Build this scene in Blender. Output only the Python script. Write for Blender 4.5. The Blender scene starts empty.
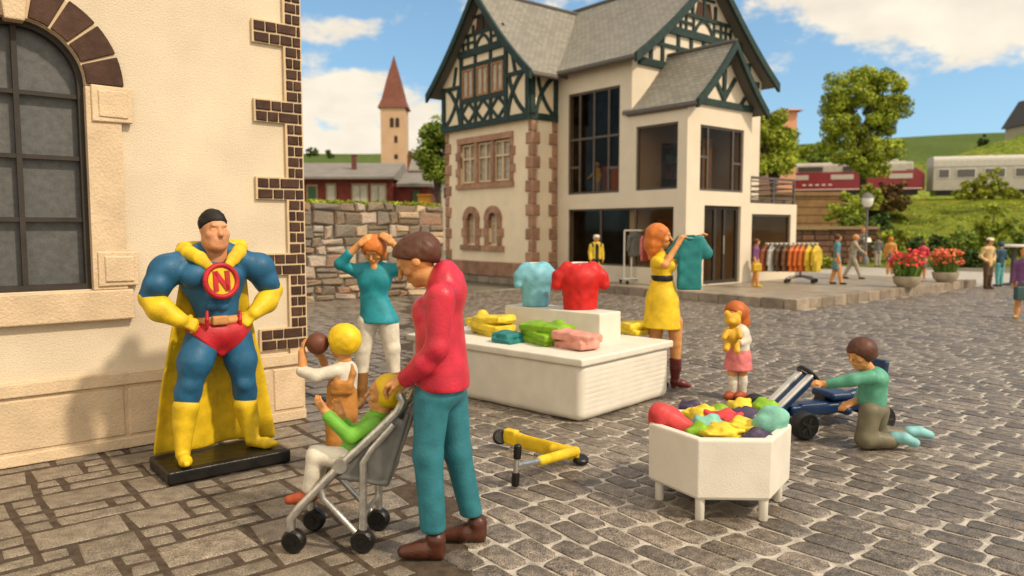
import bpy, math, random
import numpy as np
from mathutils import Vector, Matrix

random.seed(7)
rng = np.random.default_rng(7)
scene = bpy.context.scene
COL = scene.collection

# ------------------------------------------------------------------ camera model
F_PX, CX, CY, HC = 750.0, 512.0, 288.0, 1.73
PITCH = math.atan(59 / 750)
ANG = math.radians(39.5)            # street direction: local X of every building
CA, SA = math.cos(ANG), math.sin(ANG)


def ray(px, py):
    x = (px - CX) / F_PX
    z = -(py - CY) / F_PX
    c, s = math.cos(PITCH), math.sin(PITCH)
    return x, c + z * s, z * c - s


def at(px, py, d):
    """point at distance d in front of the camera station"""
    r = ray(px, py)
    t = d / r[1]
    return Vector((r[0] * t, d, HC + r[2] * t))


def gp(px, py, z=0.0):
    """point of the horizontal plane z"""
    r = ray(px, py)
    t = (z - HC) / r[2]
    return Vector((r[0] * t, r[1] * t, z))


def w2l(p):
    return Vector((p[0] * CA + p[1] * SA, -p[0] * SA + p[1] * CA, p[2]))


def l2w(x, y, z=0.0):
    return Vector((x * CA - y * SA, x * SA + y * CA, z))


def on_x(px, py, X):
    r = ray(px, py)
    t = X / (r[0] * CA + r[1] * SA)
    return w2l((r[0] * t, r[1] * t, HC + r[2] * t))


def on_y(px, py, Y):
    r = ray(px, py)
    t = Y / (-r[0] * SA + r[1] * CA)
    return w2l((r[0] * t, r[1] * t, HC + r[2] * t))


# ------------------------------------------------------------------ materials
MATS = {}


def M(name, col, rough=0.6, var=0.10, scale=6.0, bump=0.0, bscale=40.0, spec=0.4, metal=0.0,
      attr=0.0, col2=None, speck=0.0, sscale=260.0, coat=0.0, bdist=0.01):
    if name in MATS:
        return MATS[name]
    m = bpy.data.materials.new(name)
    m.use_nodes = True
    nt = m.node_tree
    N, L = nt.nodes, nt.links
    b = N['Principled BSDF']
    b.inputs['Roughness'].default_value = rough
    b.inputs['Metallic'].default_value = metal
    b.inputs['Specular IOR Level'].default_value = spec
    if coat:
        b.inputs['Coat Weight'].default_value = coat
        b.inputs['Coat Roughness'].default_value = 0.25
    tc = N.new('ShaderNodeTexCoord')
    nz = N.new('ShaderNodeTexNoise')
    nz.inputs['Scale'].default_value = scale
    nz.inputs['Detail'].default_value = 5
    L.new(tc.outputs['Object'], nz.inputs['Vector'])
    mix = N.new('ShaderNodeMix')
    mix.data_type = 'RGBA'
    c2 = col2 if col2 else tuple(min(1, c * (1 + var)) for c in col)
    c1 = col if col2 else tuple(c * (1 - var) for c in col)
    mix.inputs[6].default_value = (*c1, 1)
    mix.inputs[7].default_value = (*c2, 1)
    rp = N.new('ShaderNodeMapRange')
    rp.inputs['From Min'].default_value = 0.32
    rp.inputs['From Max'].default_value = 0.68
    L.new(nz.outputs['Fac'], rp.inputs['Value'])
    L.new(rp.outputs['Result'], mix.inputs[0])
    out = mix.outputs[2]
    if attr:
        a = N.new('ShaderNodeAttribute')
        a.attribute_name = 'rnd'
        mr = N.new('ShaderNodeMapRange')
        mr.inputs['To Min'].default_value = 1 - attr
        mr.inputs['To Max'].default_value = 1 + attr
        L.new(a.outputs['Fac'], mr.inputs['Value'])
        mm = N.new('ShaderNodeMix')
        mm.data_type = 'RGBA'
        mm.blend_type = 'MULTIPLY'
        mm.inputs[0].default_value = 1
        L.new(out, mm.inputs[6])
        L.new(mr.outputs['Result'], mm.inputs[7])
        out = mm.outputs[2]
    if speck:
        n2 = N.new('ShaderNodeTexNoise')
        n2.inputs['Scale'].default_value = sscale
        n2.inputs['Detail'].default_value = 1
        L.new(tc.outputs['Object'], n2.inputs['Vector'])
        mr2 = N.new('ShaderNodeMapRange')
        mr2.inputs['From Min'].default_value = 0.3
        mr2.inputs['From Max'].default_value = 0.7
        mr2.inputs['To Min'].default_value = 1 - speck
        mr2.inputs['To Max'].default_value = 1 + speck
        L.new(n2.outputs['Fac'], mr2.inputs['Value'])
        m2 = N.new('ShaderNodeMix')
        m2.data_type = 'RGBA'
        m2.blend_type = 'MULTIPLY'
        m2.inputs[0].default_value = 1
        L.new(out, m2.inputs[6])
        L.new(mr2.outputs['Result'], m2.inputs[7])
        out = m2.outputs[2]
    L.new(out, b.inputs['Base Color'])
    if bump:
        n3 = N.new('ShaderNodeTexNoise')
        n3.inputs['Scale'].default_value = bscale
        n3.inputs['Detail'].default_value = 4
        L.new(tc.outputs['Object'], n3.inputs['Vector'])
        bp = N.new('ShaderNodeBump')
        bp.inputs['Strength'].default_value = bump
        bp.inputs['Distance'].default_value = bdist
        L.new(n3.outputs['Fac'], bp.inputs['Height'])
        L.new(bp.outputs['Normal'], b.inputs['Normal'])
    MATS[name] = m
    return m


def paint(name, col, rough=0.54, coat=0.03):
    """hand-brushed enamel on a moulded figure: uneven tone, slightly grainy skin"""
    return M(name, col, rough=rough, var=0.20, scale=11, bump=0.5, bscale=85, spec=0.34, coat=coat, bdist=0.005)


def glass(name, tint, rough=0.05, mixf=0.45):
    if name in MATS:
        return MATS[name]
    m = bpy.data.materials.new(name)
    m.use_nodes = True
    nt = m.node_tree
    N, L = nt.nodes, nt.links
    for n in list(N):
        N.remove(n)
    o = N.new('ShaderNodeOutputMaterial')
    tr = N.new('ShaderNodeBsdfTransparent')
    tr.inputs[0].default_value = (*tint, 1)
    gl = N.new('ShaderNodeBsdfGlossy')
    gl.inputs['Color'].default_value = (0.8, 0.75, 0.68, 1)
    gl.inputs['Roughness'].default_value = rough
    fr = N.new('ShaderNodeLayerWeight')
    fr.inputs['Blend'].default_value = 0.35
    nz = N.new('ShaderNodeTexNoise')
    nz.inputs['Scale'].default_value = 1.5
    tc = N.new('ShaderNodeTexCoord')
    L.new(tc.outputs['Object'], nz.inputs['Vector'])
    ma = N.new('ShaderNodeMath')
    ma.operation = 'MULTIPLY_ADD'
    L.new(nz.outputs['Fac'], ma.inputs[0])
    ma.inputs[1].default_value = 0.05
    pw = N.new('ShaderNodeMath')
    pw.operation = 'POWER'
    L.new(fr.outputs['Facing'], pw.inputs[0])
    pw.inputs[1].default_value = 4.5
    L.new(pw.outputs[0], ma.inputs[2])
    mx = N.new('ShaderNodeMixShader')
    ml = N.new('ShaderNodeMath')
    ml.operation = 'MULTIPLY'
    L.new(ma.outputs[0], ml.inputs[0])
    ml.inputs[1].default_value = mixf
    L.new(ml.outputs[0], mx.inputs[0])
    L.new(tr.outputs[0], mx.inputs[1])
    L.new(gl.outputs[0], mx.inputs[2])
    L.new(mx.outputs[0], o.inputs[0])
    MATS[name] = m
    return m


# ------------------------------------------------------------------ objects
def tag(o, label=None, cat=None, group=None, kind=None):
    if label:
        o['label'] = label
    if cat:
        o['category'] = cat
    if group:
        o['group'] = group
    if kind:
        o['kind'] = kind
    return o


def empty(name, loc=(0, 0, 0), rz=0.0, label=None, cat=None, group=None):
    o = bpy.data.objects.new(name, None)
    o.empty_display_size = 0.1
    COL.objects.link(o)
    o.location = loc
    o.rotation_euler = (0, 0, rz)
    return tag(o, label, cat, group)


def children(o):
    return [c for c in bpy.data.objects if c.parent == o]


def copy_tree(o, parent=None):
    c = o.copy()
    COL.objects.link(c)
    c.parent = parent
    for ch in children(o):
        copy_tree(ch, c)
    return c


def link(name, me, mat, parent=None, smooth=False):
    o = bpy.data.objects.new(name, me)
    COL.objects.link(o)
    if mat is not None:
        me.materials.append(mat)
    if parent is not None:
        o.parent = parent
    if smooth:
        me.shade_smooth()
    return o


class MB:
    """collects shapes into one mesh; every method takes points in the parent's frame"""

    def __init__(s, org=(0, 0, 0)):
        s.v, s.f, s.r, s.uv = [], [], [], []
        s.o = Vector(org)

    def add(s, vs, fs, rnd=None):
        n = len(s.v)
        s.v += [tuple(Vector(p) - s.o) for p in vs]
        s.f += [tuple(i + n for i in f) for f in fs]
        s.r += [random.random() if rnd is None else rnd] * len(vs)

    def box(s, x0, x1, y0, y1, z0, z1, rnd=None, j=0.0):
        P = [(x, y, z) for z in (z0, z1) for y in (y0, y1) for x in (x0, x1)]
        if j:
            P = [(x + random.uniform(-j, j), y + random.uniform(-j, j), z + random.uniform(-j, j)) for x, y, z in P]
        s.add(P, [(0, 2, 3, 1), (4, 5, 7, 6), (0, 1, 5, 4), (2, 6, 7, 3), (0, 4, 6, 2), (1, 3, 7, 5)], rnd)

    def stone(s, mp, u0, u1, v0, v1, out0, out1, ch=0.02, j=0.008, rnd=None):
        """chamfered block on a facade; mp(u, v, out) -> point"""
        R = lambda: random.uniform(-j, j)
        a = [(u0 + R(), v0 + R()), (u1 + R(), v0 + R()), (u1 + R(), v1 + R()), (u0 + R(), v1 + R())]
        cu, cv = (u0 + u1) / 2, (v0 + v1) / 2

        def inset(p, c):
            return (p[0] + (c if p[0] < cu else -c), p[1] + (c if p[1] < cv else -c))
        P = [mp(p[0], p[1], out0) for p in a] + [mp(p[0], p[1], out1 - ch) for p in a] + [mp(*inset(p, ch), out1 + R() * 0.6) for p in a]
        fs = [(8, 9, 10, 11)]
        for b in (0, 4):
            for i in range(4):
                k = (i + 1) % 4
                fs.append((b + i, b + k, b + 4 + k, b + 4 + i))
        s.add(P, fs, rnd)

    def prism(s, poly, mp, o0, o1, rnd=None):
        """poly of (u, v) extruded between out = o0 and o1"""
        n = len(poly)
        P = [mp(u, v, o0) for u, v in poly] + [mp(u, v, o1) for u, v in poly]
        fs = [tuple(range(n))[::-1], tuple(range(n, 2 * n))]
        for i in range(n):
            k = (i + 1) % n
            fs.append((i, k, n + k, n + i))
        s.add(P, fs, rnd)

    def bar(s, mp, u0, v0, u1, v1, w, o0, o1):
        """straight timber on a facade"""
        d = Vector((u1 - u0, v1 - v0)).normalized()
        n = Vector((-d.y, d.x)) * w / 2
        s.prism([(u0 + n.x, v0 + n.y), (u0 - n.x, v0 - n.y), (u1 - n.x, v1 - n.y), (u1 + n.x, v1 + n.y)], mp, o0, o1)

    def arc(s, mp, u0, v0, u1, v1, sag, w, o0, o1, n=5):
        d = Vector((u1 - u0, v1 - v0))
        nn = Vector((-d.y, d.x)).normalized()
        pts = []
        for i in range(n + 1):
            t = i / n
            q = Vector((u0, v0)) + d * t + nn * sag * 4 * t * (1 - t)
            pts.append(q)
        L_, R_ = [], []
        for i, q in enumerate(pts):
            a = pts[max(0, i - 1)]
            b = pts[min(n, i + 1)]
            t = (b - a).normalized()
            m = Vector((-t.y, t.x)) * w / 2
            L_.append(q + m)
            R_.append(q - m)
        for i in range(n):
            s.prism([tuple(L_[i]), tuple(R_[i]), tuple(R_[i + 1]), tuple(L_[i + 1])], mp, o0, o1)

    def beam(s, p, q, w, h, up=(0, 0, 1)):
        p, q = Vector(p), Vector(q)
        d = (q - p).normalized()
        u = Vector(up)
        r = d.cross(u)
        if r.length < 1e-4:
            r = d.cross(Vector((1, 0, 0)))
        r.normalize()
        u = r.cross(d)
        P = [c + r * a * w / 2 + u * b * h / 2 for c in (p, q) for a, b in ((-1, -1), (1, -1), (1, 1), (-1, 1))]
        s.add(P, [(0, 3, 2, 1), (4, 5, 6, 7), (0, 1, 5, 4), (1, 2, 6, 5), (2, 3, 7, 6), (3, 0, 4, 7)])

    def tube(s, pts, rad, n=10, cap=True):
        pts = [Vector(p) for p in pts]
        if not hasattr(rad, '__len__'):
            rad = [rad] * len(pts)
        vs, fs = [], []
        ref = None
        for i, p in enumerate(pts):
            a = pts[max(0, i - 1)]
            b = pts[min(len(pts) - 1, i + 1)]
            t = (b - a).normalized()
            if ref is None:
                ref = t.orthogonal().normalized()
            ref = (ref - t * ref.dot(t)).normalized()
            bn = t.cross(ref)
            for k in range(n):
                an = 2 * math.pi * k / n
                vs.append(p + (ref * math.cos(an) + bn * math.sin(an)) * rad[i])
        for i in range(len(pts) - 1):
            for k in range(n):
                k2 = (k + 1) % n
                fs.append((i * n + k, i * n + k2, (i + 1) * n + k2, (i + 1) * n + k))
        if cap:
            fs.append(tuple(range(n))[::-1])
            fs.append(tuple(range((len(pts) - 1) * n, len(pts) * n)))
        s.add(vs, fs)

    def lathe(s, prof, c=(0, 0, 0), axis=(0, 0, 1), n=24, cap=True):
        c, ax = Vector(c), Vector(axis).normalized()
        a = ax.orthogonal().normalized()
        b = ax.cross(a)
        vs, fs = [], []
        for r, h in prof:
            for k in range(n):
                an = 2 * math.pi * k / n
                vs.append(c + ax * h + (a * math.cos(an) + b * math.sin(an)) * r)
        m = len(prof)
        for i in range(m - 1):
            for k in range(n):
                k2 = (k + 1) % n
                fs.append((i * n + k, i * n + k2, (i + 1) * n + k2, (i + 1) * n + k))
        if cap:
            fs.append(tuple(range(n))[::-1])
            fs.append(tuple(range((m - 1) * n, m * n)))
        s.add(vs, fs)

    def build(s, name, mat, parent=None, smooth=False, bevel=0.0, label=None):
        me = bpy.data.meshes.new(name)
        me.from_pydata(s.v, [], s.f)
        a = me.attributes.new('rnd', 'FLOAT', 'POINT')
        a.data.foreach_set('value', np.array(s.r, dtype=np.float32))
        o = link(name, me, mat, parent, smooth)
        if smooth:
            try:
                me.set_sharp_from_angle(angle=math.radians(40))
            except Exception:
                pass
        if bevel:
            md = o.modifiers.new('bevel', 'BEVEL')
            md.width = bevel
            md.segments = 2
            md.limit_method = 'ANGLE'
        if label:
            o['label'] = label
        return o


def np_mesh(name, V, Fq, rnd, mat, parent=None, smooth=False):
    """V (n,3), Fq list of equal-size faces as (m,k) array or list of arrays"""
    me = bpy.data.meshes.new(name)
    if not isinstance(Fq, list):
        Fq = [Fq]
    loops = np.concatenate([f.ravel() for f in Fq]).astype(np.int32)
    tot = np.concatenate([np.full(len(f), f.shape[1]) for f in Fq]).astype(np.int32)
    st = np.concatenate([[0], np.cumsum(tot)[:-1]]).astype(np.int32)
    me.vertices.add(len(V))
    me.vertices.foreach_set('co', np.asarray(V, dtype=np.float32).ravel())
    me.loops.add(len(loops))
    me.loops.foreach_set('vertex_index', loops)
    me.polygons.add(len(tot))
    me.polygons.foreach_set('loop_start', st)
    me.polygons.foreach_set('loop_total', tot)
    me.update(calc_edges=True)
    me.validate()
    if rnd is not None:
        a = me.attributes.new('rnd', 'FLOAT', 'POINT')
        a.data.foreach_set('value', np.asarray(rnd, dtype=np.float32))
    return link(name, me, mat, parent, smooth)


# ------------------------------------------------------------------ sculpting: smooth blended volumes meshed with surface nets
class Clay:
    def __init__(s, k=0.02):
        s.P, s.k, s.cuts, s.noise, s.groups = [], k, [], None, []

    def cone(s, a, b, ra, rb=None, k=None, sq=None, sub=False):
        s.P.append(('c', np.array(a, float), np.array(b, float), ra, ra if rb is None else rb, s.k if k is None else k, sq, sub))
        return s

    def chain(s, pts, rad, **kw):
        for i in range(len(pts) - 1):
            s.cone(pts[i], pts[i + 1], rad[i], rad[i + 1], **kw)
        return s

    def ell(s, c, r, R=None, k=None, sub=False):
        s.P.append(('e', np.array(c, float), np.array(r if hasattr(r, '__len__') else (r, r, r), float),
                    np.eye(3) if R is None else np.array(R, float), None, s.k if k is None else k, None, sub))
        return s

    def box(s, c, h, rd=0.01, R=None, k=None, sub=False):
        s.P.append(('b', np.array(c, float), np.array(h, float), np.eye(3) if R is None else np.array(R, float), rd,
                    s.k if k is None else k, None, sub))
        return s

    def cut(s, p, n):
        n = np.array(n, float)
        s.cuts.append((np.array(p, float), n / np.linalg.norm(n)))
        return s

    def inflated(s, d):
        o = Clay(s.k)
        o.cuts = [(c - n * 0.012, n) for c, n in s.cuts]
        for p in s.P:
            if p[7]:
                continue
            if p[0] == 'c':
                o.P.append(p[:3] + (max(0.006, p[3] + d), max(0.006, p[4] + d)) + p[5:])
            elif p[0] == 'e':
                o.P.append(p[:2] + (np.maximum(p[2] + d, 0.006),) + p[3:])
            else:
                o.P.append(p[:2] + (np.maximum(p[2] + d, 0.004),) + p[3:])
        return o


    @staticmethod
    def _bound(p):
        if p[0] == 'c':
            r = max(p[3], p[4])
            return np.minimum(p[1], p[2]) - r, np.maximum(p[1], p[2]) + r
        r = np.linalg.norm(p[2]) if p[0] == 'b' else max(p[2])
        return p[1] - r, p[1] + r

    @staticmethod
    def _dist(p, X):
        if p[0] == 'c':
            a, b, ra, rb, sq = p[1], p[2], p[3], p[4], p[6]
            Q = X - a.astype(np.float32)
            ba = (b - a)
            if sq is not None:
                n = np.array(sq[0], float)
                n /= np.linalg.norm(n)
                f = sq[1]
                Q = Q + ((Q @ n.astype(np.float32)) * np.float32(f - 1))[..., None] * n.astype(np.float32)
                ba = ba + n * (ba @ n) * (f - 1)
            l2 = float(ba @ ba) + 1e-9
            t = np.clip((Q @ ba.astype(np.float32)) / np.float32(l2), 0, 1)
            d = Q - t[..., None] * ba.astype(np.float32)
            return np.sqrt((d * d).sum(-1)) - (ra + (rb - ra) * t)
        R = p[3].astype(np.float32)
        Q = (X - p[1].astype(np.float32)) @ R
        if p[0] == 'e':
            r = p[2].astype(np.float32)
            q = Q / r
            k0 = np.sqrt((q * q).sum(-1))
            q2 = q / r
            k1 = np.sqrt((q2 * q2).sum(-1)) + 1e-6
            return k0 * (k0 - 1) / k1
        rd = p[4]
        q = np.abs(Q) - (p[2] - rd).astype(np.float32)
        return np.sqrt((np.maximum(q, 0) ** 2).sum(-1)) + np.minimum(q.max(-1), 0) - rd

    def field(s, res):
        U = [p for p in s.P if not p[7]] + [p for g in s.groups for p in g.P]
        B = [s._bound(p) for p in U]
        lo = np.min([b[0] for b in B], axis=0) - 3 * res
        hi = np.max([b[1] for b in B], axis=0) + 3 * res
        n = np.ceil((hi - lo) / res).astype(int) + 1
        D, lo = s._eval(res, lo, n)
        for g in s.groups:
            E, _ = g._eval(res, lo, n)
            k = 0.01
            h = np.maximum(k - np.abs(D - E), 0) / k
            D = np.minimum(D, E) - h * h * k * 0.25
        for a in range(3):          # closed border
            sl = [slice(None)] * 3
            for e in (0, -1):
                sl[a] = e
                D[tuple(sl)] = np.maximum(D[tuple(sl)], res)
        return D, lo

    def _eval(s, res, lo, n):
        D = np.full(n, 0.2, dtype=np.float32)
        ax = [(lo[i] + np.arange(n[i]) * res).astype(np.float32) for i in range(3)]
        for p in s.P:
            b0, b1 = s._bound(p)
            k = max(p[5], 1e-4)
            m = k + 3 * res
            i0 = np.maximum(np.floor((b0 - m - lo) / res).astype(int), 0)
            i1 = np.minimum(np.ceil((b1 + m - lo) / res).astype(int) + 1, n)
            if (i1 <= i0).any():
                continue
            sl = tuple(slice(a, b) for a, b in zip(i0, i1))
            G = np.stack(np.meshgrid(ax[0][sl[0]], ax[1][sl[1]], ax[2][sl[2]], indexing='ij'), -1)
            d = s._dist(p, G).astype(np.float32)
            o = D[sl]
            if p[7]:
                h = np.maximum(k - np.abs(o + d), 0) / k
                D[sl] = np.maximum(o, -d) + h * h * k * 0.25
            else:
                h = np.maximum(k - np.abs(o - d), 0) / k
                D[sl] = np.minimum(o, d) - h * h * k * 0.25
        if s.cuts or s.noise:
            G = np.stack(np.meshgrid(*ax, indexing='ij'), -1)
            if s.noise:
                amp, fr, ph = s.noise
                g = G * np.float32(fr) + np.float32(ph)
                w = np.sin(g[..., 0] + 1.7 * np.sin(g[..., 1] * 0.9)) * np.sin(g[..., 1] * 1.1 + 1.3 * np.sin(g[..., 2] * 0.8)) * np.sin(g[..., 2] + 1.1 * np.sin(g[..., 0]))
                if amp < 0:      # creased like crumpled cloth
                    w = 1 - 2.4 * np.sqrt(np.abs(w) + 1e-4)
                    D -= np.float32(-amp) * w
                else:
                    D += np.float32(amp) * w
            for c, nn in s.cuts:
                d = (G - c.astype(np.float32)) @ nn.astype(np.float32)
                k = 0.012
                h = np.maximum(k - np.abs(D - d), 0) / k
                D = np.maximum(D, d) + h * h * k * 0.25
        return D, lo

    def mesh(s, res):
        D, lo = s.field(res)
        S = D < 0
        c = np.zeros(tuple(x - 1 for x in D.shape), dtype=np.int8)
        for i in (0, 1):
            for j in (0, 1):
                for k in (0, 1):
                    c += S[i:S.shape[0] - 1 + i, j:S.shape[1] - 1 + j, k:S.shape[2] - 1 + k]
        mask = (c > 0) & (c < 8)
        ijk = np.argwhere(mask)
        idx = np.full(mask.shape, -1, dtype=np.int32)
        idx[mask] = np.arange(len(ijk))
        acc = np.zeros((len(ijk), 3))
        cnt = np.zeros(len(ijk))
        cor = [(i, j, k) for i in (0, 1) for j in (0, 1) for k in (0, 1)]
        for a in range(8):
            for b in range(a + 1, 8):
                o1, o2 = np.array(cor[a]), np.array(cor[b])
                if np.abs(o1 - o2).sum() != 1:
                    continue
                d1 = D[tuple((ijk + o1).T)]
                d2 = D[tuple((ijk + o2).T)]
                cr = (d1 < 0) != (d2 < 0)
                t = np.where(cr, d1 / np.where(cr, d1 - d2, 1), 0)
                acc += (o1 + t[:, None] * (o2 - o1)) * cr[:, None]
                cnt += cr
        V = (ijk + acc / cnt[:, None]) * res + lo
        quads = []
        for a in range(3):
            b, c2 = (a + 1) % 3, (a + 2) % 3
            s0 = [slice(None)] * 3
            s1 = [slice(None)] * 3
            s0[a] = slice(0, -1)
            s1[a] = slice(1, None)
            A, Bm = S[tuple(s0)], S[tuple(s1)]
            for flip in (False, True):
                E = (A & ~Bm) if not flip else (~A & Bm)
                e = np.argwhere(E)
                e = e[(e[:, b] > 0) & (e[:, c2] > 0) & (e[:, b] < mask.shape[b]) & (e[:, c2] < mask.shape[c2])]
                if not len(e):
                    continue
                ob = np.zeros(3, int)
                ob[b] = 1
                oc = np.zeros(3, int)
                oc[c2] = 1
                q = [idx[tuple(x.T)] for x in (e - ob - oc, e - oc, e, e - ob)]
                q = np.stack(q if not flip else q[::-1], -1)
                quads.append(q)
        Q = np.concatenate(quads)
        Q = Q[(Q >= 0).all(1)]
        return V, Q

    def build(s, name, mat, parent=None, res=0.01, label=None):
        V, Q = s.mesh(res)
        o = np_mesh(name, V, Q, None, mat, parent, True)
        if label:
            o['label'] = label
        return o


def axes(fwd, up):
    f = Vector(fwd).normalized()
    u = Vector(up)
    u = (u - f * u.dot(f)).normalized()
    r = f.cross(u)
    return f, u, r


def rmat(r, f, u):
    return np.array([[r.x, f.x, u.x], [r.y, f.y, u.y], [r.z, f.z, u.z]])


class Figure:
    """a moulded figure: one continuous body under separately moulded hair and clothes"""

    def __init__(s):
        s.skin = Clay(0.018)
        s.layers = {}
        s.under = []

    def layer(s, name, under=True, k=0.02):
        if name not in s.layers:
            s.layers[name] = Clay(k)
            if under:
                s.under.append(name)
        return s.layers[name]

    def head(s, c, fwd, up, h, jaw=1.0, ear=True, nar=1.0):
        f, u, r = axes(fwd, up)
        c = Vector(c)
        R = rmat(r, f, u)
        S = s.skin
        S.ell(c + u * .10 * h - f * .06 * h, (.36 * h * nar, .42 * h, .41 * h), R)
        S.cone(c + f * .10 * h - u * .08 * h, c + f * .21 * h - u * .38 * h, .27 * h * nar, .13 * h * jaw * nar, k=.06 * h)
        S.ell(c + f * .12 * h - u * .27 * h, (.23 * h * jaw, .20 * h, .17 * h), R, k=.08 * h)
        S.cone(c + f * .36 * h + u * .07 * h, c + f * .46 * h - u * .10 * h, .032 * h, .058 * h, k=.035 * h)
        S.cone(c + f * .33 * h + u * .13 * h - r * .15 * h, c + f * .33 * h + u * .13 * h + r * .15 * h, .055 * h, k=.06 * h)
        for sg in (-1, 1):
            S.ell(c + f * .43 * h + u * .035 * h + r * sg * .15 * h, (.085 * h, .08 * h, .055 * h), R, k=.04 * h, sub=True)
            S.ell(c + f * .31 * h + u * .03 * h + r * sg * .145 * h, (.065 * h, .05 * h, .042 * h), R, k=.012 * h)
            S.ell(c + f * .24 * h - u * .10 * h + r * sg * .19 * h, (.10 * h, .10 * h, .09 * h), R, k=.06 * h)
            if ear:
                S.ell(c - f * .03 * h - u * .0 * h + r * sg * .37 * h, (.045 * h, .085 * h, .12 * h), R, k=.02 * h)
        S.cone(c + f * .375 * h - u * .215 * h - r * .08 * h, c + f * .375 * h - u * .215 * h + r * .08 * h, .026 * h, k=.02 * h)
        S.cone(c + f * .36 * h - u * .275 * h - r * .065 * h, c + f * .36 * h - u * .275 * h + r * .065 * h, .03 * h, k=.02 * h)
        return c, f, u, r, R

    def hand(s, w, d, n, curl=0.5, L=0.17, flip=1, layer=None, spread=0.0):
        """w wrist, d direction of the fingers, n the way the palm faces, flip the thumb side"""
        S = layer if layer is not None else s.skin
        d, n, t = axes(d, n)
        t = t * flip
        w = Vector(w)
        q = L / 0.18
        kn = []
        for i in range(4):
            o = (1.5 - i)
            p = w + d * (.088 - abs(i - 1) * .004) * q + t * o * .0205 * q - n * .004
            kn.append(p)
            S.cone(w + t * o * .011 * q, p, .019 * q, .0135 * q, k=.012 * q)
        for i, ln in enumerate((.070, .078, .072, .056)):
            a1 = curl * 0.9
            a2 = curl * 2.0
            sp = t * (1.5 - i) * spread
            d1 = (d * math.cos(a1) + n * math.sin(a1) + sp).normalized()
            d2 = (d * math.cos(a2) + n * math.sin(a2) + sp).normalized()
            m = kn[i] + d1 * ln * .52 * q
            S.cone(kn[i], m, .0108 * q, .0098 * q, k=.004 * q)
            S.cone(m, m + d2 * ln * .5 * q, .0098 * q, .0080 * q, k=.004 * q)
        b = w + d * .025 * q + t * .022 * q
        m = b + (d * .6 + t * .75 + n * .25).normalized() * .042 * q
        e = m + (d * .9 + t * (.3 - .4 * curl) + n * (.2 + .6 * curl)).normalized() * .034 * q
        S.cone(b, m, .0155 * q, .0115 * q, k=.010 * q)
        S.cone(m, e, .0115 * q, .0088 * q, k=.004 * q)

    def build(s, name, root, mats, res=0.01, body_res=None, skin_mat=None, under=0.014):
        body = Clay(s.skin.k)
        for u in s.under:
            body.groups.append(s.layers[u].inflated(-under))
        body.P = list(s.skin.P)
        body.build('body', skin_mat, root, body_res or res)
        for nm, cl in s.layers.items():
            base = nm.rstrip('0123456789')
            if base == 'hair' and cl.noise is None:
                cl.noise = (.0028, 58, .9)
            cl.build(base, mats[nm], root, res)
# ------------------------------------------------------------------ camera
cam = bpy.data.cameras.new('camera')
cam.sensor_width = 36.0
cam.lens = F_PX / 1024 * 36.0
cam.clip_start = 0.05
cam.clip_end = 3000
cam.dof.use_dof = True
cam.dof.focus_distance = 5.0
cam.dof.aperture_fstop = 1.5
co = bpy.data.objects.new('camera', cam)
COL.objects.link(co)
co.location = (0, 0, HC)
co.rotation_euler = (math.radians(90) - PITCH, 0, 0)
scene.camera = co

scene.view_settings.view_transform = 'Standard'
scene.view_settings.look = 'None'
scene.view_settings.exposure = 0
scene.view_settings.gamma = 1

# ------------------------------------------------------------------ light
SUN_AZ = Vector((0.87, -0.50))      # towards the sun, on plan (x right, y away)
SUN_EL = math.radians(45)
sd = bpy.data.lights.new('sun', 'SUN')
sd.energy = 3.45
sd.angle = math.radians(3.5)
sd.color = (1.0, 0.85, 0.65)
so = bpy.data.objects.new('sun', sd)
COL.objects.link(so)
az = SUN_AZ.normalized()
sv = Vector((az.x * math.cos(SUN_EL), az.y * math.cos(SUN_EL), math.sin(SUN_EL)))
so.rotation_euler = sv.to_track_quat('Z', 'Y').to_euler()
so.location = sv * 30

# ------------------------------------------------------------------ sky with clouds
w = bpy.data.worlds.new('World')
scene.world = w
w.use_nodes = True
nt = w.node_tree
N, L = nt.nodes, nt.links
bg = N['Background']
bg.inputs['Strength'].default_value = 0.122
sky = N.new('ShaderNodeTexSky')
sky.sky_type = 'NISHITA'
sky.sun_disc = False
sky.sun_elevation = SUN_EL
sky.sun_rotation = math.atan2(az.x, az.y)
sky.air_density = 1.2
sky.dust_density = 0.8
sky.ozone_density = 3.0
tc = N.new('ShaderNodeTexCoord')


def math_node(op, a=None, b=None, c=None, clamp=False):
    n = N.new('ShaderNodeMath')
    n.operation = op
    n.use_clamp = clamp
    for i, x in enumerate((a, b, c)):
        if x is None:
            continue
        if isinstance(x, (int, float)):
            n.inputs[i].default_value = x
        else:
            L.new(x, n.inputs[i])
    return n.outputs[0]


sep = N.new('ShaderNodeSeparateXYZ')
L.new(tc.outputs['Generated'], sep.inputs[0])
X_, Y_, Z_ = sep.outputs
azim = math_node('ARCTAN2', X_, Y_)
elev = math_node('ARCSINE', Z_)
nz = N.new('ShaderNodeTexNoise')
nz.inputs['Scale'].default_value = 12.0
nz.inputs['Detail'].default_value = 7
nz.inputs['Roughness'].default_value = 0.58
mp = N.new('ShaderNodeMapping')
mp.inputs['Scale'].default_value = (1, 1, 1.9)
L.new(tc.outputs['Generated'], mp.inputs[0])
L.new(mp.outputs[0], nz.inputs['Vector'])
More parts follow.
